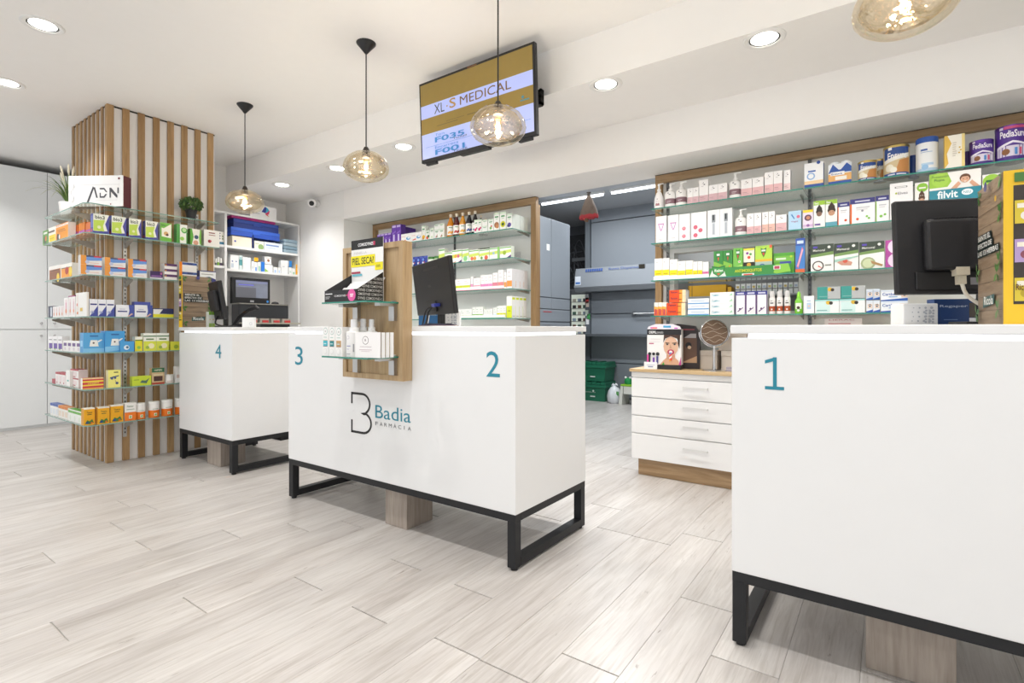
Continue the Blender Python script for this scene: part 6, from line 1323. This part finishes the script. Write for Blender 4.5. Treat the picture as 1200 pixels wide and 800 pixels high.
def tri(c):
    return C('f3f2f0', [('c', .5, .84, .34, '6fa89c' if c != 'b08a5a' else 'b0a090'), ('c', .5, .84, .30, 'f3f2f0'), ('r', .4, .8, .6, .86, 'c9c9c6'), ('r', .15, .33, .85, .52, c), ('r', .15, .52, .85, .535, 'd8a060'), ('r', .15, .315, .85, .33, '8a3a2a'), ('r', .25, .62, .75, .64, 'a9c9c0'), ('c', .5, .16, .28, 'd6d4d2'), ('c', .5, .16, .25, 'f3f2f0'), ('r', .3, .4, .7, .43, 'cfe6e6')], side='e6e4e1')
for a, b, c, l in ((377.8, 385.2, '48b8c8', 'white carton with turquoise label on the lower board shelf'), (385.4, 392.8, '2a8a90', 'white carton with dark teal label on the lower board shelf'), (393, 401.2, 'c09a6a', 'white carton with tan label on the lower board shelf')):
    row(sB, a, b, 34.5, tri(c), l, 'carton', dep=.045)
def serum(w, h, d):
    r = w / 2; t = bpy.data.objects.new('serum_bottle', None); COL.objects.link(t)
    MB().lathe([(r * .95, 0), (r, .004), (r, h * .66), (r * .6, h * .69)], card('f4f3f2'), 18, 0, r).build('body', t)
    MB().lathe([(r * .62, h * .6905), (r * .62, h * .78), (r * .44, h * .79), (r * .44, h * .97), (r * .38, h)], card('efeeee'), 16, 0, r).build('pump', t)
    MB().lathe([(r * .66, h * .7805), (r * .62, h * 1.01), (r * .3, h * 1.02)], CLEAR, 16, 0, r).build('clear_cap', t)
    MB().prints([('c', .3, .78, .12, 'c9c9d0'), ('c', .3, .78, .09, 'f4f3f2'), ('r', .2, .42, .5, .45, '8a8ac0'), ('r', .66, .2, .74, .52, 'a0a0a6'), ('r', .2, .3, .4, .32, 'a9b0d0'), ('r', .2, .1, .5, .13, 'b0b0b0')], (V((0, r, 0)), V((.9, .43, 0)), V((0, 0, 1)), V((.43, -.9, 0))), 2 * r, h * .66, wrap=(r, V((0, r, 0)))).build('print', t)
    return t
row(sB, 401.6, 413.4, 44, serum, 'white serum bottle at the front beside the tan-labelled carton', 'serum bottle', dep=.05, back=.005)
row(sB, 415, 424.6, 44, serum, 'white serum bottle standing behind the flat cream carton', 'serum bottle', dep=.05, back=.068)
row(sB, 425.4, 434.6, 43.5, serum, 'white serum bottle furthest back on the lower board shelf', 'serum bottle', dep=.05, back=.09)
tw = x_on(448, SGY + .03) - x_on(413.6, SGY + .03)
tl = thing('tester_box', 'clear display stand holding three white folded cards on the lower board shelf', 'leaflet stand', (x_on(424, SGY), SGY + .015, gz2), R(6))
lf = MB().box(-.062, .105, 0, .004, 0, .125, card('f3f1f0')).build('front_card', tl)
lf.location = (0, 0, 0)
MB().prints([('c', .42, .68, .125, '6a5a60'), ('c', .42, .68, .11, 'f3f1f0'), ('t', 'B', .39, .64, .45, .74, '8a7a80', 0), ('r', .2, .42, .66, .435, 'a08a94'), ('r', .18, .30, .68, .315, 'b0909c'), ('r', .26, .24, .6, .25, 'c0a8b0')], FRONT(-.062, 0, 0), .167, .125).build('print', lf)
for k in range(3): MB().box(.106, .109, .008 + .03 * k, .030 + .03 * k, 0, .124, card('efeeed')).build('side_card', tl)
MB().box(-.062, .105, .0045, .10, .0, .003, CLEAR).build('stand_base', tl)

# ---------- television on a ceiling bracket
TX0, TX1, TY = -2.756, -1.762, 2.712
tv = thing('television', 'black flat television tilted down on a ceiling bracket, screen showing gold bands and queue numbers', 'television', ((TX0 + TX1) / 2, TY, 2.58))
tilt = math.atan2(.027, .565)
tw, th = (TX1 - TX0) / 2, .2835
hd = MB().cbox(-tw, tw, 0, .035, -th, th, .005, PLASTIC).cbox(-tw * .75, tw * .75, .0352, .07, -th * .75, th * .6, .01, PLASTIC).build('housing', tv, None, (-tilt * -1, 0, 0))
SW, SH, sx, sz = 2 * tw - .03, 2 * th - .042, -tw + .015, -th + .024
GOLD = mat('8a7438', .35, 0, .06, emit=.10); LAV = mat('a4b0e6', .3, 0, .03, emit=.22)
scn = MB().box(sx, sx + SW, -.0012, -.0003, sz, sz + SH, GOLD).build('screen', hd)
b = MB()
b.box(sx, sx + SW, -.0016, -.0013, sz + SH * .54, sz + SH * .715, LAV).box(sx, sx + SW, -.0016, -.0013, sz, sz + SH * .33, LAV).build('light_band', scn)
BR, BL, GY_ = '7a5a34', '3f86cc', '4a4a50'
p = MB().prints([('t', 'XL', .135, .565, .235, .69, GY_, .0), ('c', .262, .62, .006, 'b08a3a'), ('t', 'S', .285, .575, .345, .70, 'b08a50', .01), ('t', 'MEDICAL', .385, .575, .83, .685, BR, .0), ('r', .16, .395, .36, .402, '6a5f3e'), ('r', .25, .425, .42, .43, '6a5f3e'), ('r', .45, .42, .62, .427, '5a5034'), ('r', .9, .385, .97, .40, '4a8aa0'), ('c', .92, .43, .01, '4a8aa0'),
             ('t', 'Torn', .14, .268, .23, .30, BL, 0), ('t', 'F035', .135, .185, .42, .255, BL, .02), ('t', 'Taulell', .31, .165, .44, .185, '3a3f4a', 0), ('r', .04, .145, .98, .151, '7a9ad8'), ('t', 'Encarrecs', .135, .10, .36, .135, BL, 0), ('t', 'F001', .135, .018, .42, .088, BL, .02), ('t', 'Taulell', .31, .0, .44, .02, '3a3f4a', 0), ('t', '2', .78, .17, .82, .26, BL, .01)], FRONT(sx, -.0018, sz), SW, SH)
p.build('lettering', scn)
MB().box(-.04, .04, -.0012, -.0002, th - .014, th - .008, mat('7a4a2a', .4)).build('badge', hd)
MB().box(-tw * .25, tw * .25, -.004, .03, -th - .012, -th - .0005, PLASTIC).build('speaker_bar', hd)
for s in (-1, 1): MB().cbox(s * tw * .82 - .05, s * tw * .82 + .05, .004, .03, -th - .02, -th - .0005, .003, PLASTIC).build('foot_bracket', hd)
BRM = mat('1d1d1f', .5, .3)
MB().box(-.30, .30, .0, .012, .0, .12, BRM).build('bracket', tv, (0, .072, -.02))
for s_ in (-1, 1): MB().box(s_ * .2 - .015, s_ * .2 + .015, .085, Y1 - TY - .013, -.0, .08, BRM).build('bracket_arm', tv)
MB().box(-.42, .33, Y1 - TY - .0125, Y1 - TY - .001, -.0, .10, BRM).build('wall_plate', tv, (.06, 0, 0))
for z_ in (.0, .04, .08): MB().box(.35, .405, Y1 - TY - .05, Y1 - TY - .013, z_, z_ + .016, BRM).build('bracket_hook', tv)
MB().box(.392, .405, Y1 - TY - .05, Y1 - TY - .013, -.0, .10, BRM).build('bracket_end', tv)

# ---------- security camera on the white wall
cxm = x_on(371, YW - .05)
cc = thing('security_camera', 'white security camera with black lens on the white wall below the lower ceiling', 'camera', (cxm, YW, z_at(240, cxm, YW)))
MB().lathe([(.045, 0), (.045, .012), (.034, .03), (.016, .036)], card('e0dfde'), 20).build('mount', cc, (-.05, -.001, .02), (R(90), 0, 0))
MB().tube([(-.05, -.03, .02), (-.03, -.06, .045), (.0, -.08, .04)], .014, card('d5d4d3'), 10).build('arm', cc)
dv_ = V((.62, -.74, -.25)).normalized()
hb = MB().lathe([(.03, -.09), (.043, -.075), (.048, .02), (.046, .04), (.036, .044)], card('ebeae9'), 24).build('body', cc, (.0, -.10, .0), V((0, 0, 1)).rotation_difference(dv_).to_euler())
MB().lathe([(.028, .0444), (.028, .049), (.014, .0445)], BLACK, 20).build('lens', hb)

# ---------- things on the drawer cabinet
WT = .8006
pd_ = thing('makeup_display', 'white make-up display box with a womans face and striped lipstick print', 'display box', (x_on(778, 3.80), 3.80, WT), R(10))
pw, ph = .245, .315
MB().cbox(-pw / 2, pw / 2, 0, .12, 0, .034, .003, card('1e1c20')).build('base', pd_)
fc = MB().box(-pw / 2, pw / 2, .004, .10, .0345, ph - .02, card('f2f0ef')).build('body', pd_)
MB().prints([('r', 0, .84, 1, 1, '1e1c20'), ('t', 'DEPIL', .06, .88, .28, .95, 'f2f2f2', .02), ('t', 'cosmetics', .28, .88, .48, .95, 'd0d0d0', 0), ('r', .1, .72, .4, .73, 'd0ccd0'), ('r', .06, .64, .38, .65, 'd9d4d8'), ('r', .06, .58, .2, .61, 'c86a8a'),
             ('p', [(.38, 0), (.95, 0), (.92, .12), (.80, .22), (.60, .22), (.48, .12)], 'd9a98a'), ('p', [(.57, .15), (.83, .15), (.82, .35), (.58, .35)], 'cf9d80'), ('c', .70, .52, .215, 'e0b69a', 1.32), ('p', [(.48, .62), (.50, .84), (.90, .84), (.94, .6), (.88, .74), (.7, .8), (.54, .74)], '4a3228'), ('p', [(.9, .84), (.97, .84), (.95, .45), (.9, .6)], '3a2820'),
             ('p', [(.54, .63), (.66, .62), (.66, .60), (.55, .60)], '3a2a24'), ('p', [(.74, .62), (.87, .63), (.86, .60), (.74, .60)], '3a2a24'), ('c', .60, .575, .03, '2f3a44', .7), ('c', .81, .575, .03, '2f3a44', .7), ('p', [(.69, .58), (.73, .46), (.66, .46)], 'c99a80'), ('c', .70, .36, .10, 'c03a5a', .8), ('c', .70, .36, .05, 'f2ecea', .9),
             ('p', [(.66, .10), (.74, .13), (.72, .36), (.66, .34)], 'e8503c'), ('p', [(.66, .16), (.735, .22), (.73, .27), (.66, .21)], 'f2ecea'), ('p', [(.66, .27), (.725, .33), (.72, .36), (.66, .33)], '4a8ac8'), ('p', [(.66, .1), (.70, .1), (.70, .14), (.66, .14)], 'f0b03c'),
             ('r', .0, .05, .05, .28, 'd84a9a'), ('r', .05, .05, .1, .3, '2a2a2e'), ('c', .08, .3, .05, '2a2a2e'), ('r', .17, .03, .23, .2, '7a4aa8'), ('c', .2, .3, .045, '1e1e22'), ('r', .28, .03, .34, .24, '4a4a8a'), ('c', .32, .3, .055, '2a2a2e'), ('p', [(.44, .0), (.50, .08), (.52, 0)], '4aa83c'), ('p', [(.93, 0), (1, .25), (1, 0)], 'b83a8a')], FRONT(-pw / 2, .004, .0345), pw, ph - .0545).build('print', fc)
hdp = MB().prism([(-pw / 2, 0), (pw / 2, 0), (pw / 2 - .01, .02), (pw / 4, .038), (-pw / 4, .038), (-pw / 2 + .01, .02)], (V((0, .004, ph - .0195)), V((1, 0, 0)), V((0, 0, 1)), V((0, -1, 0))), .006, card('f0e8f0')).build('header', pd_)
MB().prints([('r', .1, .1, .3, .4, 'e86ab8'), ('r', .16, .1, .28, .3, 'f0803c'), ('r', .48, .3, .7, .7, '4aa8d8'), ('r', .8, .1, .9, .3, 'c84ac0')], FRONT(-pw / 2, .004, ph - .0195), pw, .038).build('print', hdp)
db_ = thing('makeup_display', 'dark brown make-up display with rounded top behind the white one', 'display box', (x_on(803, 3.96), 3.96, WT), R(12))
MB().prism([(-.12, 0), (.10, 0), (.105, .26), (.07, .32), (-.05, .335), (-.12, .33)], (V((0, 0, 0)), V((1, 0, 0)), V((0, 0, 1)), V((0, -1, 0))), .10, card('2f2224')).build('body', db_)
MB().prints([('r', .42, .14, .92, .72, '6a4a38'), ('p', [(.42, .14), (.92, .3), (.92, .14)], 'c09a78'), ('p', [(.5, .72), (.9, .72), (.9, .82), (.72, .82)], 'b8b4b8'), ('c', .65, .55, .1, '1a1414'), ('c', .68, .5, .06, 'e0c0a0'), ('r', .4, .9, .85, .93, '8a3a44')], FRONT(-.12, 0, 0), .22, .32).build('print', db_)
pc = lbox('price_card', .095, .012, .052, 'f2f4f8', [('r', .2, .55, .85, .62, 'b0b8d0'), ('r', .3, .25, .7, .42, '8a94b8')], (x_on(762, 3.77), 3.775, WT), R(8), 'small white price card at the oak corner of the drawer cabinet', 'price card')
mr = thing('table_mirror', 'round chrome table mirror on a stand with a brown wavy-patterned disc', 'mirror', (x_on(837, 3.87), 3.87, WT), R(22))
mz = .272
MB().lathe([(.085, 0), (.085, .006), (.07, .011), (.015, .014), (.012, .03)], CHROME, 32).build('base', mr)
MB().tube([(0, 0, .028), (0, 0, .18)], .009, CHROME, 14).build('stem', mr)
MB().tube([(.101 * math.sin(R(a)), .0, mz - .101 * math.cos(R(a))) for a in range(-92, 93, 8)], .005, CHROME, 8).build('yoke', mr)
MB().tube([(0, 0, .18), (0, 0, mz - .102)], .006, CHROME, 10).build('neck', mr)
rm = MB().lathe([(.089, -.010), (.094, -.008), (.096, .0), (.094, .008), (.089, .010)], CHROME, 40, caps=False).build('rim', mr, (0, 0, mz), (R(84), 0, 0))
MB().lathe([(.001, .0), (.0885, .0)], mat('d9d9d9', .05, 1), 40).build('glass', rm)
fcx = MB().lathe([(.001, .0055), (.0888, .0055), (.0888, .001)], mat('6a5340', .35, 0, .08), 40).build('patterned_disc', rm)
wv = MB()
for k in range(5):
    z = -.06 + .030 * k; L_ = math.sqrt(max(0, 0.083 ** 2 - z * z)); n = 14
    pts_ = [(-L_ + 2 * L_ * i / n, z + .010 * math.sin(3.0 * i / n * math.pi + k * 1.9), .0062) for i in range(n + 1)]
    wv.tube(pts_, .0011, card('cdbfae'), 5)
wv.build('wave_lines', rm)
for a, b, y, h, l in ((821, 841, 4.02, .14, 'beige fabric storage box behind the table mirror stem'), (853, 868, 4.0, .14, 'lower beige storage box at the counter 1 edge'),):
    xx0, xx1 = x_on(a, y), x_on(b, y); t = thing('storage_box', l, 'box', ((xx0 + xx1) / 2, y - .02, WT), group='beige boxes')
    ww = (xx1 - xx0) / 2 + (.04 if a > 840 else 0)
    MB().cbox(-ww, ww, 0, .12, 0, h * .72, .003, mat('d6cbc0', .8, 0, .05)).build('body', t); MB().cbox(-ww - .003, ww + .003, -.003, .123, h * .725, h, .003, mat('dcd2c8', .8, 0, .05)).build('lid', t)
xx = x_on(858, 4.0)
t = thing('storage_box', 'upper beige storage box stacked at the counter 1 edge', 'box', (xx, 3.985, WT + .1406), group='beige boxes')
MB().cbox(-.09, .10, 0, .12, 0, .10, .003, mat('d6cbc0', .8, 0, .05)).build('body', t); MB().cbox(-.093, .103, -.003, .123, .1005, .13, .003, mat('dcd2c8', .8, 0, .05)).build('lid', t)
lbox('leaflet_stack', .10, .06, .03, '9a94a4', [('r', 0, .4, 1, .5, 'c9c4d0')], (x_on(860, 3.87), 3.87, WT), R(5), 'small grey-violet stack of leaflets by the table mirror', 'leaflets')
xp = x_on(988, 3.9)
lbox('shelf_card', .20, .06, z_at(373, xp, 3.9) - WT, 'f1e6e4', [('t', 'LIERAC', .12, .965, .8, .985, 'c8707a', .01), ('r', .1, .9, .7, .92, 'd89aa0')], (xp, 3.9, WT), 0, 'pale pink and white lettered display card standing behind counter 1', 'display card')

# ================================================================== BACK ROOM
# tall grey cabinet (faces +X)
bx, by0, by1, bh_ = -3.60, 4.62, 6.43, 2.55
tc = thing('grey_cabinet', 'tall grey drawer cabinet in the back room behind the niche frame', 'cabinet', (bx, by1, 0))
CABG = mat('8c9299', .45, .2, .02)
L_ = by1 - by0
MB().box(-.6, -.021, -L_, 0, 0, bh_, CABG).build('carcass', tc)
zs = z_at(350, bx, 6.2)
for a, b in ((0, .50), (.50, .92), (.92, 1.36), (1.36, L_)):
    MB().cbox(-.02, 0, -b + .005, -a - .005, zs + .006, bh_ - .01, .004, CABG).build('door', tc)
for a, b in ((0, .50), (.50, 1.36), (1.36, L_)):
    MB().cbox(-.02, 0, -b + .005, -a - .005, zs - .145, zs - .006, .004, CABG).build('drawer', tc)
for k in range(8):
    zt_ = zs - .15 - k * .17
    if zt_ - .16 < 0: break
    d = MB().cbox(-.02, 0, -L_ + .005, -.005, zt_ - .16, zt_ - .005, .004, CABG).build('drawer', tc)
    MB().box(.0003, .004, -.70, -.5, zt_ - .04, zt_ - .03, ALU if k else mat('b03038', .5)).build('label_strip', d)
MB().box(.0003, .003, -.62, -.55, 2.12, 2.2, card('f0f0ee')).build('round_sticker', tc)
MB().box(.0003, .002, -1.09, -1.01, 2.13, 2.24, card('c6d83c')).build('lime_note', tc)

# hatch machine: grey panelled front (faces -Y)
MY = 7.65; mx0, mx1 = x_on(687, MY), .2
mc = thing('dispensing_machine', 'large grey panelled dispensing machine across the back room with a sloped hood', 'machine', (mx0, MY, 0))
Wm = mx1 - mx0
MB().box(0, Wm, .05, .9, 0, 2.985, ROBOTD).build('carcass', mc)
post = MB().box(0, .085, -.04, .0495, 0, 2.98, ROBOTD).build('post', mc)
zr = [z_at(y, mx0, MY) for y in (468, 424, 393, 368, 343, 315, 262, 241)]
for a, b in zip(zr[:-1], zr[1:]):
    MB().cbox(.09, Wm, .0, .0495, max(a, .02) + .006, b - .006, .004, ROBOT).build('panel', mc)
MB().cbox(.09, Wm, .02, .0495, zr[-1] + .006, 2.98, .004, ROBOT).build('panel', mc)
hz1, hz0 = zr[5] - .02, zr[4]
hood = MB().prism([(0, 0), (-.26, .0), (-.30, .07), (-.24, hz1 - hz0), (0, hz1 - hz0)], (V((-.06, -.0005, hz0)), V((0, 1, 0)), V((0, 0, 1)), V((-1, 0, 0))), Wm + .06, mat('8d9298', .5, .15, .02)).build('hood', mc)
tz = hz0 + (hz1 - hz0) * .83
MB().prints([('r', .04 * i, 0, .04 * i + .03, 1, '3a5aa0') for i in range(8)] + [('t', 'Rowa Dispenser', .42, -.1, .95, 1, '3a5aa0', .0)], (V((.12, -.262, tz)), V((1, 0, 0)), V((0, .06, .25)).normalized(), V((0, -.97, .24))), .95, .045).build('lettering', hood)
MB().box(-.04, .06, -.303, -.3005, hz0 + .10, hz0 + .24, card('dfe4ec')).box(-.03, .05, -.3045, -.3035, hz0 + .12, hz0 + .15, card('4a7ac0')).build('paper_notice', mc)
MB().box(1.0, 1.09, -.262, -.255, tz + .0, tz + .06, card('2a2418')).build('dark_badge', hood)
MB().box(-.35, Wm, -.42, -.0005, .985, 1.02, mat('6a6f74', .35, .4, .03)).build('ledge', mc)
MB().tube([(.84, -.06, 1.33), (1.4, -.06, 1.33)], .012, ALU, 8).build('handle', mc)
MB().lathe([(.03, 0), (.03, .06), (.001, .065)], DARKGREY, 12).build('handle_knob', mc, (.83, -.0, 1.33), (R(90), 0, 0))
for k, (u, v, c) in enumerate(((.0, 1.62, 'e8e8ea'), (.01, 1.5, 'e9d6c8'), (.0, 1.36, 'd9e6d6'), (.01, 1.22, 'f0f0f0'), (.005, 1.56, 'c84a4a'), (.03, 1.30, '4a9a5a'))):
    MB().box(u + .005, u + .06, -.0422, -.0405, v - .05, v + .04, card(c)).build('sticker', mc)
# dark recess with lit fridge and cable mess
fg = thing('glass_door_fridge', 'small lit glass-door fridge in the dark gap beside the grey cabinet', 'fridge', (x_on(679, 7.95), 7.95, 0))
fw = .20
MB().box(-fw, fw, .0, .5, 0, 1.78, mat('6a6d70', .5), ).build('housing', fg)
MB().box(-fw + .05, fw, -.006, -.0005, .95, 1.68, mat('dfe6d8', .4, 0, .05, emit=.25)).build('lit_interior', fg)
for k in range(6):
    MB().box(-fw + .055, fw - .005, -.02, -.0065, 1.0 + .11 * k, 1.008 + .11 * k, ALU).build('wire_shelf', fg)
    for q in range(3): MB().box(-fw + .08 + .1 * q, -fw + .14 + .1 * q, -.022, -.0065, 1.009 + .11 * k, 1.06 + .11 * k, card(('d8d0c0', '8a6a5a', 'b0c0d0', '5a7a6a', '4a4a50')[(k + q * 2) % 5])).build('stored_pack', fg)
MB().box(-fw, -fw + .045, -.03, -.0005, .85, 1.75, DARKGREY).build('door_frame', fg)
dkp = thing('cable_rack', 'dark wall rack with tangled cables high in the back room gap', 'rack', (x_on(679, 8.2), 8.2, 2.0))
MB().box(-.30, .30, 0, .05, -.2, .75, mat('2c2e31', .7)).build('back_plate', dkp)
for k in range(7):
    cable([(-.25 + .5 * rng.random(), -.02 - .02 * rng.random(), .7 - .8 * rng.random()) for _ in range(5)], .008, mat(('1a1a1c', '3a3c40', '55585c')[k % 3], .6), 'cable', dkp)
MB().box(-.12, .15, -.05, -.001, .28, .34, mat('6a6d70', .5)).build('switch_box', dkp)
# crates, bag, stool
def crate(z, label, logo, dx=0.):
    t = thing('plastic_crate', label, 'crate', ((x_on(687, 7.24) + x_on(711.7, 7.24)) / 2 - .14 + dx, 7.21, z), group='green crates')
    G1 = mat('1f6b50', .45, 0, .06); w_, d_, h_ = .30, .36, .255
    MB().add([(-w_ + .025, .02, 0), (w_ - .025, .02, 0), (w_ - .025, d_ - .02, 0), (-w_ + .025, d_ - .02, 0), (-w_, 0, h_), (w_, 0, h_), (w_, d_, h_), (-w_, d_, h_)], [(0, 3, 2, 1), (0, 1, 5, 4), (1, 2, 6, 5), (2, 3, 7, 6), (3, 0, 4, 7), (4, 5, 6, 7)], G1).build('body', t)
    MB().cbox(-w_ - .012, w_ + .012, -.012, d_ + .012, h_ - .05, h_ - .012, .004, G1).build('rim', t)
    ld = MB()
    for k in range(8): ld.box(-w_ + k * .075 + .004, -w_ + k * .075 + .07, -.006, d_ + .004, h_ + .0005, h_ + .028 + .01 * (k % 2), G1)
    ld.build('lid', t)
    MB().box(.05, .13, -.0008 - .006, -.004, h_ * .25, h_ * .32, card('d9e0da')).build('label', t)
    if logo: MB().prints([('t', 'fedefarma', .05, .55, .62, .72, 'c9d6cc', 0), ('c', .5, .85, .05, 'c9d6cc')], FRONT(-.05, -.003, .08), .30, .09).build('lettering', t)
    return t
crate(.001, 'lower green plastic crate with white lettering on the back room floor', True)
crate(.301, 'upper green plastic crate with lid, stacked beside the machine', False, .0)
bg = thing('plastic_bag', 'white knotted plastic bag on the floor beside the green crates', 'bag', (x_on(720, 7.22), 7.22, .001))
pf = [(.08, 0), (.10, .03), (.105, .10), (.09, .18), (.055, .23), (.02, .25)]
bgm = MB().lathe(pf, mat('dcdfe2', .35, 0, .06), 18); bgm.v = [(x * (1 + .08 * math.sin(9 * math.atan2(y, x) + 20 * z)), y * (1 + .08 * math.sin(7 * math.atan2(y, x) + 15 * z)), z) for x, y, z in bgm.v]
bgm.build('body', bg); MB().tube([(0, 0, .24), (.03, 0, .28), (.06, -.01, .26)], [.02, .016, .004], mat('dcdfe2', .35), 8).tube([(0, 0, .24), (-.03, .01, .275), (-.05, 0, .25)], [.02, .016, .004], mat('dcdfe2', .35), 8).build('knot', bg)
MB().box(.06, .10, -.07, -.065, .12, .18, card('5a9a5a')).build('printed_mark', bg)
sx0, sx1 = x_on(727, 7.1), x_on(746, 7.1)
st = thing('step_stool', 'small white step stool with a lime green top behind the drawer cabinet', 'stool', ((sx0 + sx1) / 2, 7.1, 0))
swd = (sx1 - sx0) / 2
MB().cbox(-swd, swd, 0, .24, .27, .295, .006, mat('86b830', .45)).build('top_step', st)
for s in (-1, 1): MB().add([(s * (swd + .02), -.02, .001), (s * (swd - .03), -.02, .001), (s * (swd - .03), .26, .001), (s * (swd + .02), .26, .001), (s * (swd - .005), .0, .2695), (s * (swd - .04), .0, .2695), (s * (swd - .04), .24, .2695), (s * (swd - .005), .24, .2695)], [(0, 3, 2, 1), (0, 1, 5, 4), (1, 2, 6, 5), (2, 3, 7, 6), (3, 0, 4, 7), (4, 5, 6, 7)], card('d6d6cc')).build('leg', st)
MB().box(-swd + .045, swd - .045, .005, .02, .16, .2695, card('d6d6cc')).build('apron', st)
tf = thing('toy_frog', 'small green toy with white eyes standing on the step stool', 'toy', (x_on(736.5, 7.2), 7.2, .296))
MB().lathe([(.05, 0), (.06, .03), (.05, .07), (.02, .09)], mat('1f8a4a', .5, 0, .05), 14).build('body', tf)
for s in (-1, 1): MB().lathe([(.001, -.018), (.016, -.008), (.018, 0), (.016, .01), (.001, .018)], card('f2f2ee'), 10, s * .035, -.02, z0=.095).build('eye', tf)
# hanging sachet bag in the opening
hx = x_on(690, 4.3); hz = z_at(226, hx, 4.3)
hb_ = thing('hanging_lavender_bag', 'dried flower bag with red hem hanging in the back room opening', 'hanging bag', (hx, 4.3, hz))
prof = [(.012, -.02), (.02, -.035), (.045, -.08), (.075, -.15), (.092, -.20)]
bm_ = MB().lathe(prof, mat('6a5c52', .8, 0, .5), 20); bm_.v = [(x, y * .45, z + .006 * math.sin(8 * math.atan2(y, x))) for x, y, z in bm_.v]; bm_.build('bag', hb_)
hm = MB().lathe([(.0915, -.1995), (.097, -.225), (.094, -.232)], mat('a83038', .7, 0, .1), 20); hm.v = [(x, y * .45, z + .006 * math.sin(8 * math.atan2(y, x))) for x, y, z in hm.v]; hm.build('hem', hb_)
MB().tube([(0, 0, -.02), (0, 0, .06), (0, -.0, 2.99 - hz - .001)], .002, card('8a8078'), 5).build('string', hb_)
MB().lathe([(.02, -.018), (.012, -.008), (.022, .006), (.001, .008)], mat('4a4440', .8), 10).build('tie', hb_)
MB().tube([(-.02, 0, -.226), (-.025, 0, -.26)], .018, mat('6a5240', .8, 0, .2), 8).build('stem_bundle', hb_)

# shelf of stock seen through the hatch behind the right-hand display
rk = thing('stock_rack', 'grey stock rack seen through the hatch behind the display shelves', 'rack', ((HX0 + HX1) / 2, 4.75, 0))
hw = (HX1 - HX0) / 2 + .30
for z in (1.16, 1.385, 1.61): MB().box(-hw, hw, 0, .35, z - .012, z, mat('a9abac', .45, .3, .03)).build('shelf_board', rk)
for s in (-1, 1): MB().box(s * hw - .015, s * hw + .015, .0, .35, 0, 2.0, mat('8a8c8e', .45, .3, .03)).build('post', rk)
MB().box(-hw, hw, .36, .375, 0, 2.0, mat('b0b0ae', .6)).build('back_sheet', rk)
k1 = Shelf('Y', 4.76, 1.385); k0 = Shelf('Y', 4.76, 1.16)
row(k1, 806, 851, 13, C('e2ac18', [('r', .0, 0, .04, 1, '9a7210'), ('r', .1, 0, .13, 1, 'b88a14')]), 'yellow storage bin seen through the display hatch', 'bin', dep=.2)
row(k1, 852.5, 857, 10, C('e2ac18'), 'small yellow pack beside the yellow bin behind the hatch', 'carton', dep=.1)
for i in range(12): 
    row(k1, 862 + i * 6.2, 867.4 + i * 6.2, 13, C('eceeec', [('r', 0, .46, 1, .54, '6a6c6c'), ('r', .2, .6, .8, .8, ('d0b86a', 'a9c4a0', 'b0c0d4')[i % 3])]), 'small white stock carton in the row behind the hatch, ' + pos_word(i, 12).replace('from left', 'from left') if i < 8 or i == 11 else 'small white stock carton in the row behind the hatch, ' + ('fourth', 'third', 'second')[i - 8] + ' from right', 'carton', group='stock cartons behind the hatch', dep=.1)
row(k0, 796, 808, 24, tub([(0, 1, '8a9496')], lid='d9dcdc', lidh=.2, name='jar'), 'grey stock jar with pale lid behind the hatch', 'jar', n=2)
for i in range(7): row(k0, 822 + i * 5.2, 826.6 + i * 5.2, 21, tub([(0, 1, ('5a666e', '8a7a6a', '4a5660')[i % 3])], lid='c9cccc', lidh=.2, name='jar'), 'small dark stock jar with pale lid behind the hatch, ' + pos_word(i, 7), 'jar', group='dark stock jars behind the hatch')
